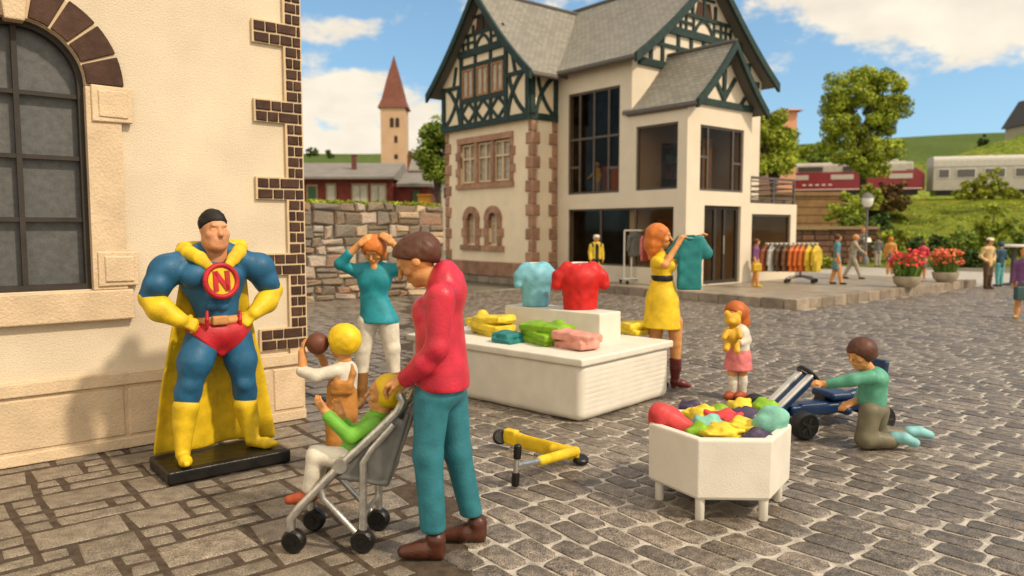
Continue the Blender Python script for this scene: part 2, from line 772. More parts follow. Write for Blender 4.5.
# banks of cloud: azimuth, elevation, half-width, half-height (radians), weight
CLOUDS = [(-0.225, 0.158, .075, .042, 1.15), (-0.13, 0.150, .09, .030, .95), (-0.24, 0.100, .12, .042, 1.1), (-0.05, 0.12, .06, .03, .8),
          (-0.225, 0.252, .050, .018, .8), (-0.02, 0.285, .16, .03, .42), (0.33, 0.28, .045, .028, .8), (0.395, 0.243, .030, .016, .62),
          (0.50, 0.268, .120, .050, 1.4), (0.60, 0.228, .11, .038, 1.25), (0.43, 0.285, .06, .03, 1.0), (0.315, 0.195, .03, .012, .55), (0.66, 0.29, .18, .06, 1.35),
          (0.62, 0.19, .05, .012, .4), (0.9, 0.2, .2, .07, .8), (-0.6, 0.2, .2, .08, .8), (-1.2, 0.3, .4, .12, .8), (1.5, .35, .4, .12, .8)]
acc = None
for (a, e, ra, re, wt) in CLOUDS:
    du = math_node('MULTIPLY', math_node('SUBTRACT', azim, a), 1 / ra)
    dv = math_node('MULTIPLY', math_node('SUBTRACT', elev, e), 1 / re)
    r2 = math_node('ADD', math_node('MULTIPLY', du, du), math_node('MULTIPLY', dv, dv))
    b = math_node('MULTIPLY', math_node('EXPONENT', math_node('MULTIPLY', r2, -0.55)), wt)
    acc = b if acc is None else math_node('MAXIMUM', acc, b)
over = math_node('MULTIPLY', math_node('SUBTRACT', Z_, 0.42), 1.6, clamp=True)    # unseen cloud overhead, added to warm the fill light
back = math_node('MULTIPLY', math_node('SUBTRACT', 0.12, Y_), 3.0, clamp=True)             # unseen cloud behind the viewer, added as fill for the shaded gable
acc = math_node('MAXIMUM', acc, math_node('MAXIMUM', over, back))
nn = math_node('MULTIPLY', math_node('SUBTRACT', nz.outputs['Fac'], 0.5), 2.3)
cl = math_node('ADD', acc, nn)
mr = N.new('ShaderNodeMapRange')
mr.interpolation_type = 'SMOOTHSTEP'
mr.inputs['From Min'].default_value = 0.34
mr.inputs['From Max'].default_value = 0.78
mr.inputs['To Max'].default_value = 0.96
L.new(cl, mr.inputs['Value'])
gate = math_node('MULTIPLY', acc, 3.0, clamp=True)
mask = math_node('MULTIPLY', mr.outputs[0], gate)
shade = N.new('ShaderNodeTexNoise')
shade.inputs['Scale'].default_value = 14
shade.inputs['Detail'].default_value = 5
L.new(mp.outputs[0], shade.inputs['Vector'])
cc = N.new('ShaderNodeMix')
cc.data_type = 'RGBA'
cc.inputs[6].default_value = (6.3, 5.7, 4.8, 1)
cc.inputs[7].default_value = (10.2, 9.0, 7.0, 1)
L.new(shade.outputs['Fac'], cc.inputs[0])
fill_cloud = math_node('MAXIMUM', over, back)
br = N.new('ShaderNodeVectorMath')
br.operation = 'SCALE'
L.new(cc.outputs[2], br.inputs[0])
L.new(math_node('MULTIPLY_ADD', fill_cloud, 0.45, 1.0), br.inputs['Scale'])  # added out-of-view cloud is boosted to strengthen the fill light
tint = N.new('ShaderNodeMix')
tint.data_type = 'RGBA'
tint.blend_type = 'MULTIPLY'
tint.inputs[0].default_value = 1
tint.inputs[7].default_value = (1.40, 1.56, 1.46, 1)
# look a little higher into the sky than the line of sight, as the painted sky of the set does
lift = N.new('ShaderNodeVectorMath')
lift.operation = 'ADD'
lift.inputs[1].default_value = (0, 0, 0.10)
L.new(tc.outputs['Generated'], lift.inputs[0])
nrm = N.new('ShaderNodeVectorMath')
nrm.operation = 'NORMALIZE'
L.new(lift.outputs[0], nrm.inputs[0])
L.new(nrm.outputs[0], sky.inputs['Vector'])
L.new(sky.outputs[0], tint.inputs[6])
mx = N.new('ShaderNodeMix')
mx.data_type = 'RGBA'
L.new(mask, mx.inputs[0])
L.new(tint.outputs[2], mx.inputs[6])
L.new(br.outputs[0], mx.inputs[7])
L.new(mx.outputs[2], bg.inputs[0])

# ------------------------------------------------------------------ colours of the place
PLASTER = M('cream_plaster', (0.635, 0.53, 0.39), rough=0.85, var=0.09, scale=1.6, bump=0.55, bscale=75, spec=0.15, speck=0.05, sscale=90)
TANSTONE = M('tan_stone', (0.60, 0.455, 0.30), rough=0.85, var=0.10, scale=5, bump=0.7, bscale=55, spec=0.15, attr=0.06, speck=0.07, sscale=120)
DARKBRICK = M('dark_brown_brick', (0.062, 0.030, 0.019), rough=0.75, var=0.25, scale=12, bump=0.5, bscale=90, spec=0.25, attr=0.18)
MORTAR = M('cream_mortar', (0.60, 0.45, 0.28), rough=0.85, var=0.08, bump=0.4, bscale=80, spec=0.1)
FRAMEBR = M('dark_window_frame', (0.035, 0.028, 0.022), rough=0.65, var=0.2, bump=0.3, bscale=100, spec=0.3)
GREYPANE = M('frosted_grey_pane', (0.085, 0.085, 0.082), rough=0.45, var=0.22, scale=18, speck=0.3, sscale=190, spec=0.5)

# ------------------------------------------------------------------ ground
gb = MB()
gb.add([(-900, -60, -0.03), (900, -60, -0.03), (900, 1500, -0.03), (-900, 1500, -0.03)], [(0, 1, 2, 3)])
g = gb.build('ground', M('earth', (0.16, 0.14, 0.10), rough=0.95, var=0.25, scale=0.5, spec=0.1, speck=0.2, sscale=30))
tag(g, kind='structure')

B0, B1 = gp(456, 576), gp(428, 400)     # seam between flagstones and setts
bd = Vector((B1.x - B0.x, B1.y - B0.y)).normalized()


def side(x, y):
    """>0 right of the seam (arrays allowed)"""
    return (x - B0.x) * bd.y - (y - B0.y) * bd.x


# setts: rows run along local Y
rows, ctr, half = [], [], []
ROW = 0.172
cs = []
x = 0.2
ri = 0
while x < 33:
    wdt = ROW * random.uniform(0.92, 1.08) * (1.0 if x < 16 else 1.25)
    y = -16 + random.random() * 0.3
    while y < 17:
        ln = random.uniform(0.23, 0.37) * (1.0 if x < 16 else 1.3)
        cs.append((x + wdt / 2, y + ln / 2, wdt / 2, ln / 2))
        y += ln
    x += wdt
cs = np.array(cs)
wx = cs[:, 0] * CA - cs[:, 1] * SA
wy = cs[:, 0] * SA + cs[:, 1] * CA
keep = (wy > 2.6) & (np.abs(wx) < wy * 0.78 + 1.8) & (side(wx, wy) > 0.0) & ~((cs[:, 0] > 14.9) & (cs[:, 1] > 8.42)) & (wy < 33) & ~((cs[:, 1] > 16.7) & (cs[:, 0] < 14.9))
cs = cs[keep]
n = len(cs)
gap = 0.0050
hx = cs[:, 2] - gap
hy = cs[:, 3] - gap
rc = np.minimum(hx * 0.36, 0.028)
sx = np.array([1, 1, -1, -1, -1, -1, 1, 1.0])
o = []
for k in range(8):
    # octagon, rounded corners
    a = k // 2
    sgx = (1, -1, -1, 1)[a]
    sgy = (1, 1, -1, -1)[a]
    first = (k % 2 == 0) ^ (a % 2 == 1)
    px_ = sgx * (hx if first else hx - rc)
    py_ = sgy * (hy - rc if first else hy)
    o.append(np.stack([px_, py_], -1))
o = np.stack(o, 1)                                       # n,8,2
o += rng.normal(0, 0.0048, o.shape)
zt = np.clip(rng.normal(0, 0.0018, n), -0.0022, 0.004)
outer = np.concatenate([o, np.full((n, 8, 1), -0.016)], -1)
mid = np.concatenate([o * (1 - 0.009 / np.maximum(np.abs(o).max(1, keepdims=True), .03)), np.full((n, 8, 1), -0.005)], -1)
inn = np.concatenate([o * 0.90, np.full((n, 8, 1), 0.0)], -1)
P = np.concatenate([outer, mid, inn], 1)
P[:, 8:, 2] += zt[:, None]
P[:, :, 0] += cs[:, None, 0]
P[:, :, 1] += cs[:, None, 1]
# hand-laid waviness
P[:, :, 0] += 0.028 * np.sin(P[:, :, 1] * 2.1 + 1.3 * np.sin(P[:, :, 0] * 0.9)) + 0.012 * np.sin(P[:, :, 1] * 5.3 + P[:, :, 0] * 3)
P[:, :, 1] += 0.02 * np.sin(P[:, :, 0] * 2.7)
V = np.empty_like(P)
V[:, :, 0] = P[:, :, 0] * CA - P[:, :, 1] * SA
V[:, :, 1] = P[:, :, 0] * SA + P[:, :, 1] * CA
V[:, :, 2] = P[:, :, 2]
base = (np.arange(n) * 24)[:, None]
qs = []
for r_ in (0, 8):
    for k in range(8):
        k2 = (k + 1) % 8
        qs.append(base + np.array([[r_ + k, r_ + k2, r_ + 8 + k2, r_ + 8 + k]]))
q4 = np.concatenate(qs)
q8 = base + np.array([[16, 17, 18, 19, 20, 21, 22, 23]])
SETT = M('brown_sett', (0.088, 0.071, 0.056), rough=0.48, var=0.1, scale=16, bump=0.7, bscale=70, spec=0.55, attr=0.34,
         col2=(0.215, 0.174, 0.133), speck=0.95, sscale=140)
so_ = np_mesh('cobbled_square', V.reshape(-1, 3), [q4, q8], np.repeat(rng.random(n), 24), SETT, None, True)
so_.data.set_sharp_from_angle(angle=math.radians(50))
tag(so_, kind='structure')

SETTJ = M('pale_sett_joint', (0.40, 0.355, 0.295), rough=0.6, var=0.35, scale=12, spec=0.4, speck=0.3, sscale=200, bump=0.4, bscale=90)
jb = MB()
far = [l2w(34, -17), l2w(34, 17.5)]
p0 = B0 - Vector((bd.x, bd.y, 0)) * 3
p1 = B0 + Vector((bd.x, bd.y, 0)) * 16
jb.add([(p0.x, p0.y, -0.0075), (far[0].x, far[0].y, -0.0075), (far[1].x, far[1].y, -0.0075), (p1.x, p1.y, -0.0075)], [(0, 1, 2, 3)])
tag(jb.build('sett_bedding', SETTJ), kind='structure')

# flagstones: big and small slabs with dark joints, courses along local X
U = 0.165
tile = [(0, 0, 3, 2), (3, 0, 2, 2), (5, 0, 1, 1), (5, 1, 1, 1), (0, 2, 1, 1), (0, 3, 1, 1), (1, 2, 3, 1), (1, 3, 2, 1), (3, 3, 1, 1), (4, 2, 2, 2)]
fl = []
for ty in range(-12, 26):
    for tx in range(-14, 20):
        sh = (ty % 3) * 2 + (1 if ty % 2 else 0)
        for (a, b, w_, h_) in tile:
            fl.append(((tx * 6 + sh + a) * U, (ty * 4 + b) * U, (tx * 6 + sh + a + w_) * U, (ty * 4 + b + h_) * U))
fl = np.array(fl)
cx = (fl[:, 0] + fl[:, 2]) / 2
cy = (fl[:, 1] + fl[:, 3]) / 2
wx = cx * CA - cy * SA
wy = cx * SA + cy * CA
keep = (wy > 2.2) & (np.abs(wx) < wy * 0.78 + 2.0) & (side(wx, wy) < -0.13) & (wy < 22)
fl = fl[keep]
fb = []
J = 0.019
n = len(fl)
P = np.zeros((n, 12, 3))
jit = lambda: rng.normal(0, 0.006, n)
for k, (ix, iy) in enumerate(((0, 1), (2, 1), (2, 3), (0, 3))):
    sx_ = 1 if ix == 0 else -1
    sy_ = 1 if iy == 1 else -1
    bx, by = fl[:, ix] + sx_ * J + jit(), fl[:, iy] + sy_ * J + jit()
    for r_, (ins, z) in enumerate(((0, -0.016), (0.004, -0.003), (0.014, 0.0))):
        P[:, r_ * 4 + k, 0] = bx + sx_ * ins
        P[:, r_ * 4 + k, 1] = by + sy_ * ins
        P[:, r_ * 4 + k, 2] = z
P[:, 4:, 2] += rng.normal(0, 0.0015, n)[:, None]
P[:, :, 0] += 0.012 * np.sin(P[:, :, 1] * 3.1)
P[:, :, 1] += 0.012 * np.sin(P[:, :, 0] * 2.3)
V = P.copy()
V[:, :, 0] = P[:, :, 0] * CA - P[:, :, 1] * SA
V[:, :, 1] = P[:, :, 0] * SA + P[:, :, 1] * CA
base = (np.arange(n) * 12)[:, None]
qs = [base + np.array([[8, 9, 10, 11]])]
for r_ in (0, 4):
    for k in range(4):
        k2 = (k + 1) % 4
        qs.append(base + np.array([[r_ + k, r_ + k2, r_ + 4 + k2, r_ + 4 + k]]))
FLAG = M('tan_flagstone', (0.132, 0.108, 0.082), rough=0.5, var=0.1, scale=11, bump=0.6, bscale=60, spec=0.5, attr=0.16,
         col2=(0.245, 0.203, 0.155), speck=0.7, sscale=150)
fo = np_mesh('flagstone_paving', V.reshape(-1, 3), np.concatenate(qs), np.repeat(rng.random(n), 12), FLAG)
tag(fo, kind='structure')
FLAGJ = M('dark_flag_joint', (0.075, 0.055, 0.040), rough=0.9, var=0.3, scale=15, spec=0.1, speck=0.3, sscale=200)
jb = MB()
q0, q1 = l2w(-14, -6), l2w(-14, 17.5)
jb.add([(p0.x + .09, p0.y, -0.0045), (p1.x + .09, p1.y, -0.0045), (q1.x, q1.y, -0.0045), (q0.x, q0.y, -0.0045)], [(0, 1, 2, 3)])
tag(jb.build('flagstone_bedding', FLAGJ), kind='structure')

# pavement in front of the house with its kerb stones (local frame)
KX, KY, KZ = 14.85, 8.45, 0.22
pv = empty('pavement', l2w(KX, KY), ANG)
tag(pv, kind='structure')
PAVE = M('pavement_slabs', (0.27, 0.225, 0.165), rough=0.42, var=0.2, scale=2.2, bump=0.2, bscale=20, spec=0.5, speck=0.12, sscale=60)
pb = MB((KX, KY, 0))
pb.box(KX + 0.22, 24.6, KY + 0.22, 34, -0.02, KZ - 0.004)
pb.build('slabs', PAVE, pv)
KERB = M('kerb_stone', (0.25, 0.20, 0.15), rough=0.8, var=0.2, scale=4, bump=0.5, bscale=30, spec=0.2, attr=0.2, speck=0.2, sscale=60)
kb = MB((KX, KY, 0))
y = KY + 0.3
while y < 24:
    l_ = random.uniform(0.5, 0.62)
    kb.box(KX, KX + 0.30, y + 0.012, y + l_, -0.02, KZ, j=0.006)
    y += l_
x = KX
while x < 24.5:
    l_ = random.uniform(0.5, 0.62)
    kb.box(x + 0.012, x + l_, KY, KY + 0.30, -0.02, KZ, j=0.006)
    x += l_
kb.build('kerb', KERB, pv, bevel=0.02)

# ------------------------------------------------------------------ plastered building on the left
WY = 6.47
O = (2.885, WY, 0)
lb = empty('plastered_building', l2w(*O), ANG, 'cream plastered building with an arched window and dark brick corner', 'building')
FW = lambda u, v, out: (u, WY - out, v)
b = MB(O)
GX0, GX1, GZ1 = -0.31 + 0.62, 1.17, 3.23        # window opening
GXc, GR = 0.74, 0.43
# wall as strips around the arched opening
arch = [(GXc + GR * math.cos(a), 2.80 + GR * math.sin(a)) for a in np.linspace(0, math.pi, 19)]
b.prism([(-5, 0.5), (GXc - GR, 0.5), (GXc - GR, 5.6), (-5, 5.6)], FW, -0.35, 0)
b.prism([(GXc + GR, 0.5), (2.85, 0.5), (2.85, 5.6), (GXc + GR, 5.6)], FW, -0.35, 0)
b.prism([(GXc - GR, 0.5), (GXc + GR, 0.5), (GXc + GR, 1.27), (GXc - GR, 1.27)], FW, -0.35, 0)
b.prism(arch + [(GXc - GR, 5.6), (GXc + GR, 5.6)], FW, -0.35, 0)
b.build('wall', PLASTER, lb)
b = MB(O)
b.prism([(-5, 0.0), (2.85, 0.0), (2.85, 0.505), (-5, 0.505)], FW, -0.35, 0.030)
pl = b.build('plinth', TANSTONE, lb)
b = MB(O)
b.prism([(-5, 0.51), (2.855, 0.51), (2.855, 0.61), (-5, 0.61)], FW, -0.02, 0.055)
b.prism([(-5, 0.0), (2.855, 0.0), (2.855, 0.085), (-5, 0.085)], FW, -0.02, 0.045)
b.build('ledge', TANSTONE, lb, bevel=0.008)
b = MB(O)
x = -4.9
for l_ in (1.2, 1.1, 1.45, 1.15, 1.36, 1.18, 0.42):
    b.stone(FW, x + 0.012, min(2.85, x + l_) - 0.012, 0.105, 0.485, 0.02, 0.042, ch=0.012, j=0.003)
    x += l_
b.build('plinth_block', TANSTONE, lb)
# the side of the building turning away from the square
b = MB(O)
b.box(2.55, 2.85, WY + 0.35, WY + 6, 0.0, 5.6)
b.build('side_wall', PLASTER, lb)
# quoins: backing in pale mortar, bricks proud of it
b = MB(O)
q = MB(O)
b.box(2.72, 2.885, WY - 0.028, WY + 0.30, 0.61, 5.6)
bands = [0.655 + 0.667 * k for k in range(8)]
for z in bands:
    b.prism([(2.445, z), (2.72, z), (2.72, z + 0.195), (2.445, z + 0.195)], FW, -0.01, 0.028)
z = 0.6575
k = 0
while z < 5.5:
    h = 0.0890
    inb = any(abs(z + h / 2 - (bb + 0.0975)) < 0.055 for bb in bands)
    sp = 0.105 if k % 2 else 0.065
    xs = [2.735, 2.735 + sp, 2.877]
    if inb:
        xs = ([2.457, 2.56, 2.66] if k % 2 else [2.457, 2.595, 2.69]) + xs[1:]
    for a, c in zip(xs[:-1], xs[1:]):
        q.stone(FW, a + 0.006, c - 0.006, z + 0.006, z + h - 0.006, 0.02, 0.042, ch=0.006, j=0.002)
    z += h + 0.0063
    k += 1
b.build('quoin_mortar', MORTAR, lb)
q.build('quoin', DARKBRICK, lb, label='dark brown brick quoins at the building corner')
# window
wf = MB(O)
for u in (GXc,):
    wf.prism([(u - 0.018, 1.27), (u + 0.018, 1.27), (u + 0.018, 3.22), (u - 0.018, 3.22)], FW, -0.09, -0.045)
for zz in (1.80, 2.26, 2.72):
    wf.prism([(GXc - GR, zz - 0.016), (GXc + GR, zz - 0.016), (GXc + GR, zz + 0.016), (GXc - GR, zz + 0.016)], FW, -0.088, -0.05)
for s_ in (-1, 1):
    u = GXc + s_ * (GR - 0.022)
    wf.prism([(u - 0.02, 1.27), (u + 0.02, 1.27), (u + 0.02, 2.80), (u - 0.02, 2.80)], FW, -0.10, -0.03)
wf.prism([(GXc - GR, 1.272), (GXc + GR, 1.272), (GXc + GR, 1.315), (GXc - GR, 1.315)], FW, -0.105, -0.028)
aa = np.linspace(0, math.pi, 25)
for a0, a1 in zip(aa[:-1], aa[1:]):
    pts = [(GXc + r * math.cos(a), 2.80 + r * math.sin(a)) for r, a in ((GR - 0.042, a0), (GR - 0.002, a0), (GR - 0.002, a1), (GR - 0.042, a1))]
    wf.prism(pts, FW, -0.10, -0.03)
win = wf.build('window', FRAMEBR, lb)
pb = MB(O)
pb.prism([(GXc - GR, 1.28)] + [(GXc + GR, 1.28)] + arch, FW, -0.14, -0.115)
pb.build('pane', GREYPANE, win)
sb = MB(O)
sb.prism([(0.02, 1.03), (1.44, 1.03), (1.44, 1.262), (0.02, 1.262)], FW, -0.10, 0.070)
sb.build('sill', TANSTONE, win, bevel=0.012)
jb = MB(O)
for s_ in (-1, 1):
    f_ = lambda a, c: sorted((GXc + s_ * a, GXc + s_ * c))
    u0, u1 = f_(GR - 0.004, 0.665)
    jb.prism([(u0, 1.265), (u1, 1.265), (u1, 2.797), (u0, 2.797)], FW, -0.10, 0.045)
    for z0, z1 in ((1.29, 1.555), (2.54, 2.81)):
        u0, u1 = f_(GR + 0.03, 0.74)
        jb.stone(FW, u0, u1, z0, z1, 0.02, 0.062, ch=0.006, j=0.003)
        u0, u1 = f_(GR + 0.075, 0.71)
        jb.stone(FW, u0, u1, z0 + 0.035, z1 - 0.035, 0.05, 0.074, ch=0.006, j=0.003)
jb.build('jamb', TANSTONE, win, bevel=0.006)
vb = MB(O)
NA = 8
angs = [0.0] + [0.35 + (math.pi - 0.7) * i / 6 for i in range(7)] + [math.pi]
edges = [0, 0.36, 0.72, 1.06, 1.40, math.pi - 1.40, math.pi - 1.06, math.pi - 0.72, math.pi - 0.36, math.pi]
for i in range(9):
    if i == 4:
        continue
    a0, a1 = edges[i] + 0.018, edges[i + 1] - 0.018
    sub = np.linspace(a0, a1, 5)
    pts = [(GXc + (GR + 0.004) * math.cos(a), 2.805 + (GR + 0.004) * math.sin(a)) for a in sub] + \
          [(GXc + 0.69 * math.cos(a), 2.805 + 0.69 * math.sin(a)) for a in sub[::-1]]
    vb.prism(pts, FW, -0.09, 0.052)
vb.build('arch_stone', DARKBRICK, win, bevel=0.008)
mb = MB(O)
sub = np.linspace(0, math.pi, 25)
for a0, a1 in zip(sub[:-1], sub[1:]):
    mb.prism([(GXc + r * math.cos(a), 2.805 + r * math.sin(a)) for r, a in ((GR, a0), (0.675, a0), (0.675, a1), (GR, a1))], FW, -0.08, 0.036)
mb.build('arch_mortar', MORTAR, win)
kb = MB(O)
kb.prism([(GXc - 0.062, 3.20), (GXc + 0.062, 3.20), (GXc + 0.11, 3.60), (GXc - 0.11, 3.60)], FW, -0.09, 0.078)
kb.build('keystone', TANSTONE, win, bevel=0.012)

# ------------------------------------------------------------------ rubble wall behind the square
RUB = M('rubble_stone_base', (0.28, 0.26, 0.23), rough=0.85, var=0.12, scale=3, bump=0.9, bscale=14, spec=0.2, attr=0.42,
        col2=(0.36, 0.27, 0.21), speck=0.25, sscale=40, bdist=0.03)
rmx = RUB.node_tree
ra_ = rmx.nodes.new('ShaderNodeAttribute')
ra_.attribute_name = 'rnd'
rcr = rmx.nodes.new('ShaderNodeValToRGB')
rcr.color_ramp.interpolation = 'CONSTANT'
for k_, (ps_, cl_) in enumerate(((0, (.33, .30, .25)), (.22, (.25, .25, .24)), (.45, (.31, .235, .195)), (.53, (.43, .39, .32)), (.70, (.19, .175, .155)), (.82, (.32, .315, .305)))):
    e_ = rcr.color_ramp.elements[k_] if k_ < 2 else rcr.color_ramp.elements.new(ps_)
    e_.position, e_.color = ps_, (*cl_, 1)
rmm = rmx.nodes.new('ShaderNodeMix')
rmm.data_type, rmm.blend_type = 'RGBA', 'MULTIPLY'
rmm.inputs[0].default_value = 1
rb_ = rmx.nodes['Principled BSDF']
src_ = rb_.inputs['Base Color'].links[0].from_socket
rsc = rmx.nodes.new('ShaderNodeVectorMath')
rsc.operation = 'SCALE'
rsc.inputs['Scale'].default_value = 2.8
rmx.links.new(src_, rsc.inputs[0])
rmx.links.new(ra_.outputs['Fac'], rcr.inputs[0])
rmx.links.new(rcr.outputs[0], rmm.inputs[6])
rmx.links.new(rsc.outputs[0], rmm.inputs[7])
rmx.links.new(rmm.outputs[2], rb_.inputs['Base Color'])
RUBM = M('rubble_mortar', (0.15, 0.125, 0.095), rough=0.95, var=0.3, scale=5, spec=0.1)
RY = 16.75
O = (9.5, RY, 0)
rw = empty('rubble_wall', l2w(*O), ANG, 'old rubble stone wall with grassy top behind the square', 'wall')
RF = lambda u, v, out: (u, RY - out, v)
b = MB(O)
b.box(6.0, 11.42, RY + 0.02, RY + 0.55, -0.05, 2.32)
b.build('mortar', RUBM, rw)
b = MB(O)
z = 0.0
while z < 2.28:
    h = random.uniform(0.15, 0.34)
    if z + h > 2.22:
        h = 2.36 - z
    x = 6.0
    while x < 11.2:
        l_ = min(random.uniform(0.2, 0.72), 11.42 - x)
        if random.random() < 0.28 and h > 0.26:
            m_ = h * random.uniform(0.4, 0.6)
            b.stone(RF, x + .012, x + l_ - .012, z + .012, z + m_ - .012, -0.02, random.uniform(.03, .06), ch=0.03, j=0.02)
            b.stone(RF, x + .012, x + l_ - .012, z + m_ + .012, z + h - .012, -0.02, random.uniform(.03, .06), ch=0.03, j=0.02)
        else:
            b.stone(RF, x + .012, x + l_ - .012, z + .012, z + h - .012, -0.02, random.uniform(.03, .07), ch=0.035, j=0.045)
        x += l_
    z += h
b.build('stone', RUB, rw)


# ------------------------------------------------------------------ vegetation
def leaf_mesh(name, clumps, per, size, mat, parent, org=(0, 0, 0), flat=0.5):
    """clumps: (x, y, z, r); many leaf-sized faces spread over every clump"""
    cl = np.array(clumps)
    m = len(cl)
    dirs = rng.normal(0, 1, (m, per, 3))
    dirs /= np.linalg.norm(dirs, axis=-1, keepdims=True)
    rad = cl[:, None, 3] * (0.55 + 0.5 * rng.random((m, per)) ** 0.6)
    C = cl[:, None, :3] + dirs * rad[..., None] * np.array([1, 1, 0.8])
    C = C.reshape(-1, 3) - np.array(org)
    nrm_ = dirs.reshape(-1, 3) + rng.normal(0, 0.7, (m * per, 3)) + np.array([0, 0, flat])
    nrm_ /= np.linalg.norm(nrm_, axis=-1, keepdims=True)
    t = np.cross(nrm_, rng.normal(0, 1, nrm_.shape))
    t /= np.linalg.norm(t, axis=-1, keepdims=True)
    bt = np.cross(nrm_, t)
    s_ = size * (0.6 + 0.8 * rng.random(len(C)))[:, None]
    V = np.stack([C - t * s_, C - bt * s_ * .55, C + t * s_, C + bt * s_ * .55], 1).reshape(-1, 3)
    q = np.arange(len(C) * 4).reshape(-1, 4)
    r = np.repeat(np.clip(np.repeat(rng.random(m), per) * 0.7 + rng.random(m * per) * 0.3, 0, 1), 4)
    return np_mesh(name, V, q, r, mat, parent)


def leafmat(name, col, col2):
    if name in MATS:
        return MATS[name]
    m = M(name, col, rough=0.7, scale=1.2, spec=0.2, attr=0.55, col2=col2)
    b = m.node_tree.nodes['Principled BSDF']
    return m


LEAF_Y = leafmat('yellow_green_leaf', (0.175, 0.235, 0.018), (0.33, 0.37, 0.035))
LEAF_G = leafmat('mid_green_leaf', (0.085, 0.145, 0.016), (0.18, 0.23, 0.025))
LEAF_D = leafmat('dark_green_leaf', (0.03, 0.06, 0.012), (0.07, 0.11, 0.02))
BARK = M('bark', (0.055, 0.038, 0.025), rough=0.9, var=0.3, scale=8, bump=0.6, bscale=20)


def blob_clumps(blobs, n, r):
    """clump centres spread mostly over the surface of a few big ellipsoids (x,y,z,rx,ry,rz)"""
    out = []
    tot = sum(b[3] * b[5] for b in blobs)
    for bb in blobs:
        for _ in range(max(3, int(n * bb[3] * bb[5] / tot))):
            d = Vector((random.gauss(0, 1), random.gauss(0, 1), random.gauss(0, 1))).normalized()
            k = random.uniform(0.55, 1.0)
            out.append((bb[0] + d.x * bb[3] * k, bb[1] + d.y * bb[4] * k, bb[2] + d.z * bb[5] * k, r * random.uniform(0.65, 1.3)))
    return out


def plant(name, label, cat, base, blobs, n, r, per, size, mat, trunk=None, group=None):
    o = empty(name, base, 0, label, cat, group)
    cl = blob_clumps(blobs, n, r)
    leaf_mesh('crown' if trunk else 'foliage', cl, per, size, mat, o, base)
    t = MB(base)
    bx, by, bz = base
    top = max(blobs, key=lambda q: q[2])
    if trunk:
        tr = trunk
        mid = Vector((sum(q[0] for q in blobs) / len(blobs), sum(q[1] for q in blobs) / len(blobs), sum(q[2] for q in blobs) / len(blobs)))
        bv = Vector(base)
        t.tube([bv, bv.lerp(mid, 0.35) + Vector((tr * .5, 0, 0)), bv.lerp(mid, 0.7), mid], [tr, tr * .8, tr * .65, tr * .4], 8)
        for q in blobs:
            t.tube([bv.lerp(mid, 0.55), bv.lerp(mid, 0.75).lerp(Vector(q[:3]), .5), Vector(q[:3])], [tr * .5, tr * .35, tr * .12], 6)
        t.build('trunk', BARK, o, smooth=True)
    else:
        for q in random.sample(cl, min(7, len(cl))):
            t.tube([Vector(base), Vector(base).lerp(Vector(q[:3]), .5) + Vector((random.uniform(-.1, .1), 0, .1)), Vector(q[:3])], [.03, .022, .01], 5)
        t.build('stem', BARK, o, smooth=True)
    return o


def pblobs(lst, d, s=None):
    """crown lobes given as (px, py, half-width px, half-height px, depth offset m)"""
    k = d / F_PX
    out = []
    for (px, py, rw_, rh_, dd) in lst:
        p = at(px, py, d + dd)
        out.append((p.x, p.y, p.z, rw_ * k, max(rw_ * k * .8, .2), rh_ * k))
    return out


tall = at(860, 185, 46)
plant('broadleaf_tree', 'tall yellow-green broadleaf tree in front of the train', 'tree', (tall.x, tall.y, 1.2),
      pblobs([(848, 92, 24, 20, 0), (885, 88, 20, 18, .5), (838, 118, 18, 20, 0), (866, 115, 28, 22, .6), (892, 110, 15, 18, 0), (845, 145, 24, 18, .3), (868, 168, 20, 8, 0),
              (880, 145, 22, 18, 0), (862, 160, 28, 12, 0), (872, 80, 18, 10, 0)], 46), 260, 0.42, 170, 0.085, LEAF_Y, trunk=0.28)
tb = at(772, 185, 44)
plant('broadleaf_tree', 'rounded green tree between the house gable and train', 'tree', (tb.x, tb.y, 1.0),
      pblobs([(770, 132, 16, 14, 0), (785, 140, 12, 14, 0), (766, 152, 18, 14, .4), (780, 160, 16, 10, 0), (757, 125, 10, 14, 0), (788, 155, 10, 12, 0), (772, 118, 12, 8, 0), (772, 168, 20, 10, 0)], 44), 150, 0.40, 120, 0.095, LEAF_Y, trunk=0.22)
tl = at(436, 200, 34)
plant('broadleaf_tree', 'green tree beside the left end of the half-timbered house', 'tree', (tl.x, tl.y, 0),
      pblobs([(434, 135, 12, 14, 0), (428, 155, 14, 14, 0), (442, 150, 18, 22, .5), (440, 172, 16, 10, 0), (450, 128, 12, 12, 0)], 34), 110, 0.30, 110, 0.075, LEAF_G, trunk=0.18)
# ------------------------------------------------------------------ half-timbered house (local frame)
XG, YR0, YL0 = 14.9, 17.12, 21.65           # gable front plane, its right and left corners
XW, YT = 15.9, 12.2                         # long shop wall plane, porch front plane
YM = 14.1                                   # front plane of the main wing
XR = 22.2
HO = (XW, 17.0, KZ)
house = empty('half_timbered_house', l2w(*HO), ANG, 'half-timbered town house with grey slate roofs and shop windows', 'house')
CREAM = M('house_cream_plaster', (0.76, 0.63, 0.45), rough=0.85, var=0.05, scale=2, bump=0.3, bscale=40, spec=0.15)
CREAMW = M('shop_cream_wall', (0.64, 0.555, 0.43), rough=0.8, var=0.04, scale=2, bump=0.15, bscale=40, spec=0.15)
GREEN = M('dark_green_timber', (0.018, 0.036, 0.030), rough=0.65, var=0.25, scale=5, spec=0.3)
REDST = M('red_sandstone', (0.33, 0.185, 0.12), rough=0.85, var=0.2, scale=4, bump=0.6, bscale=18, spec=0.15, attr=0.16)
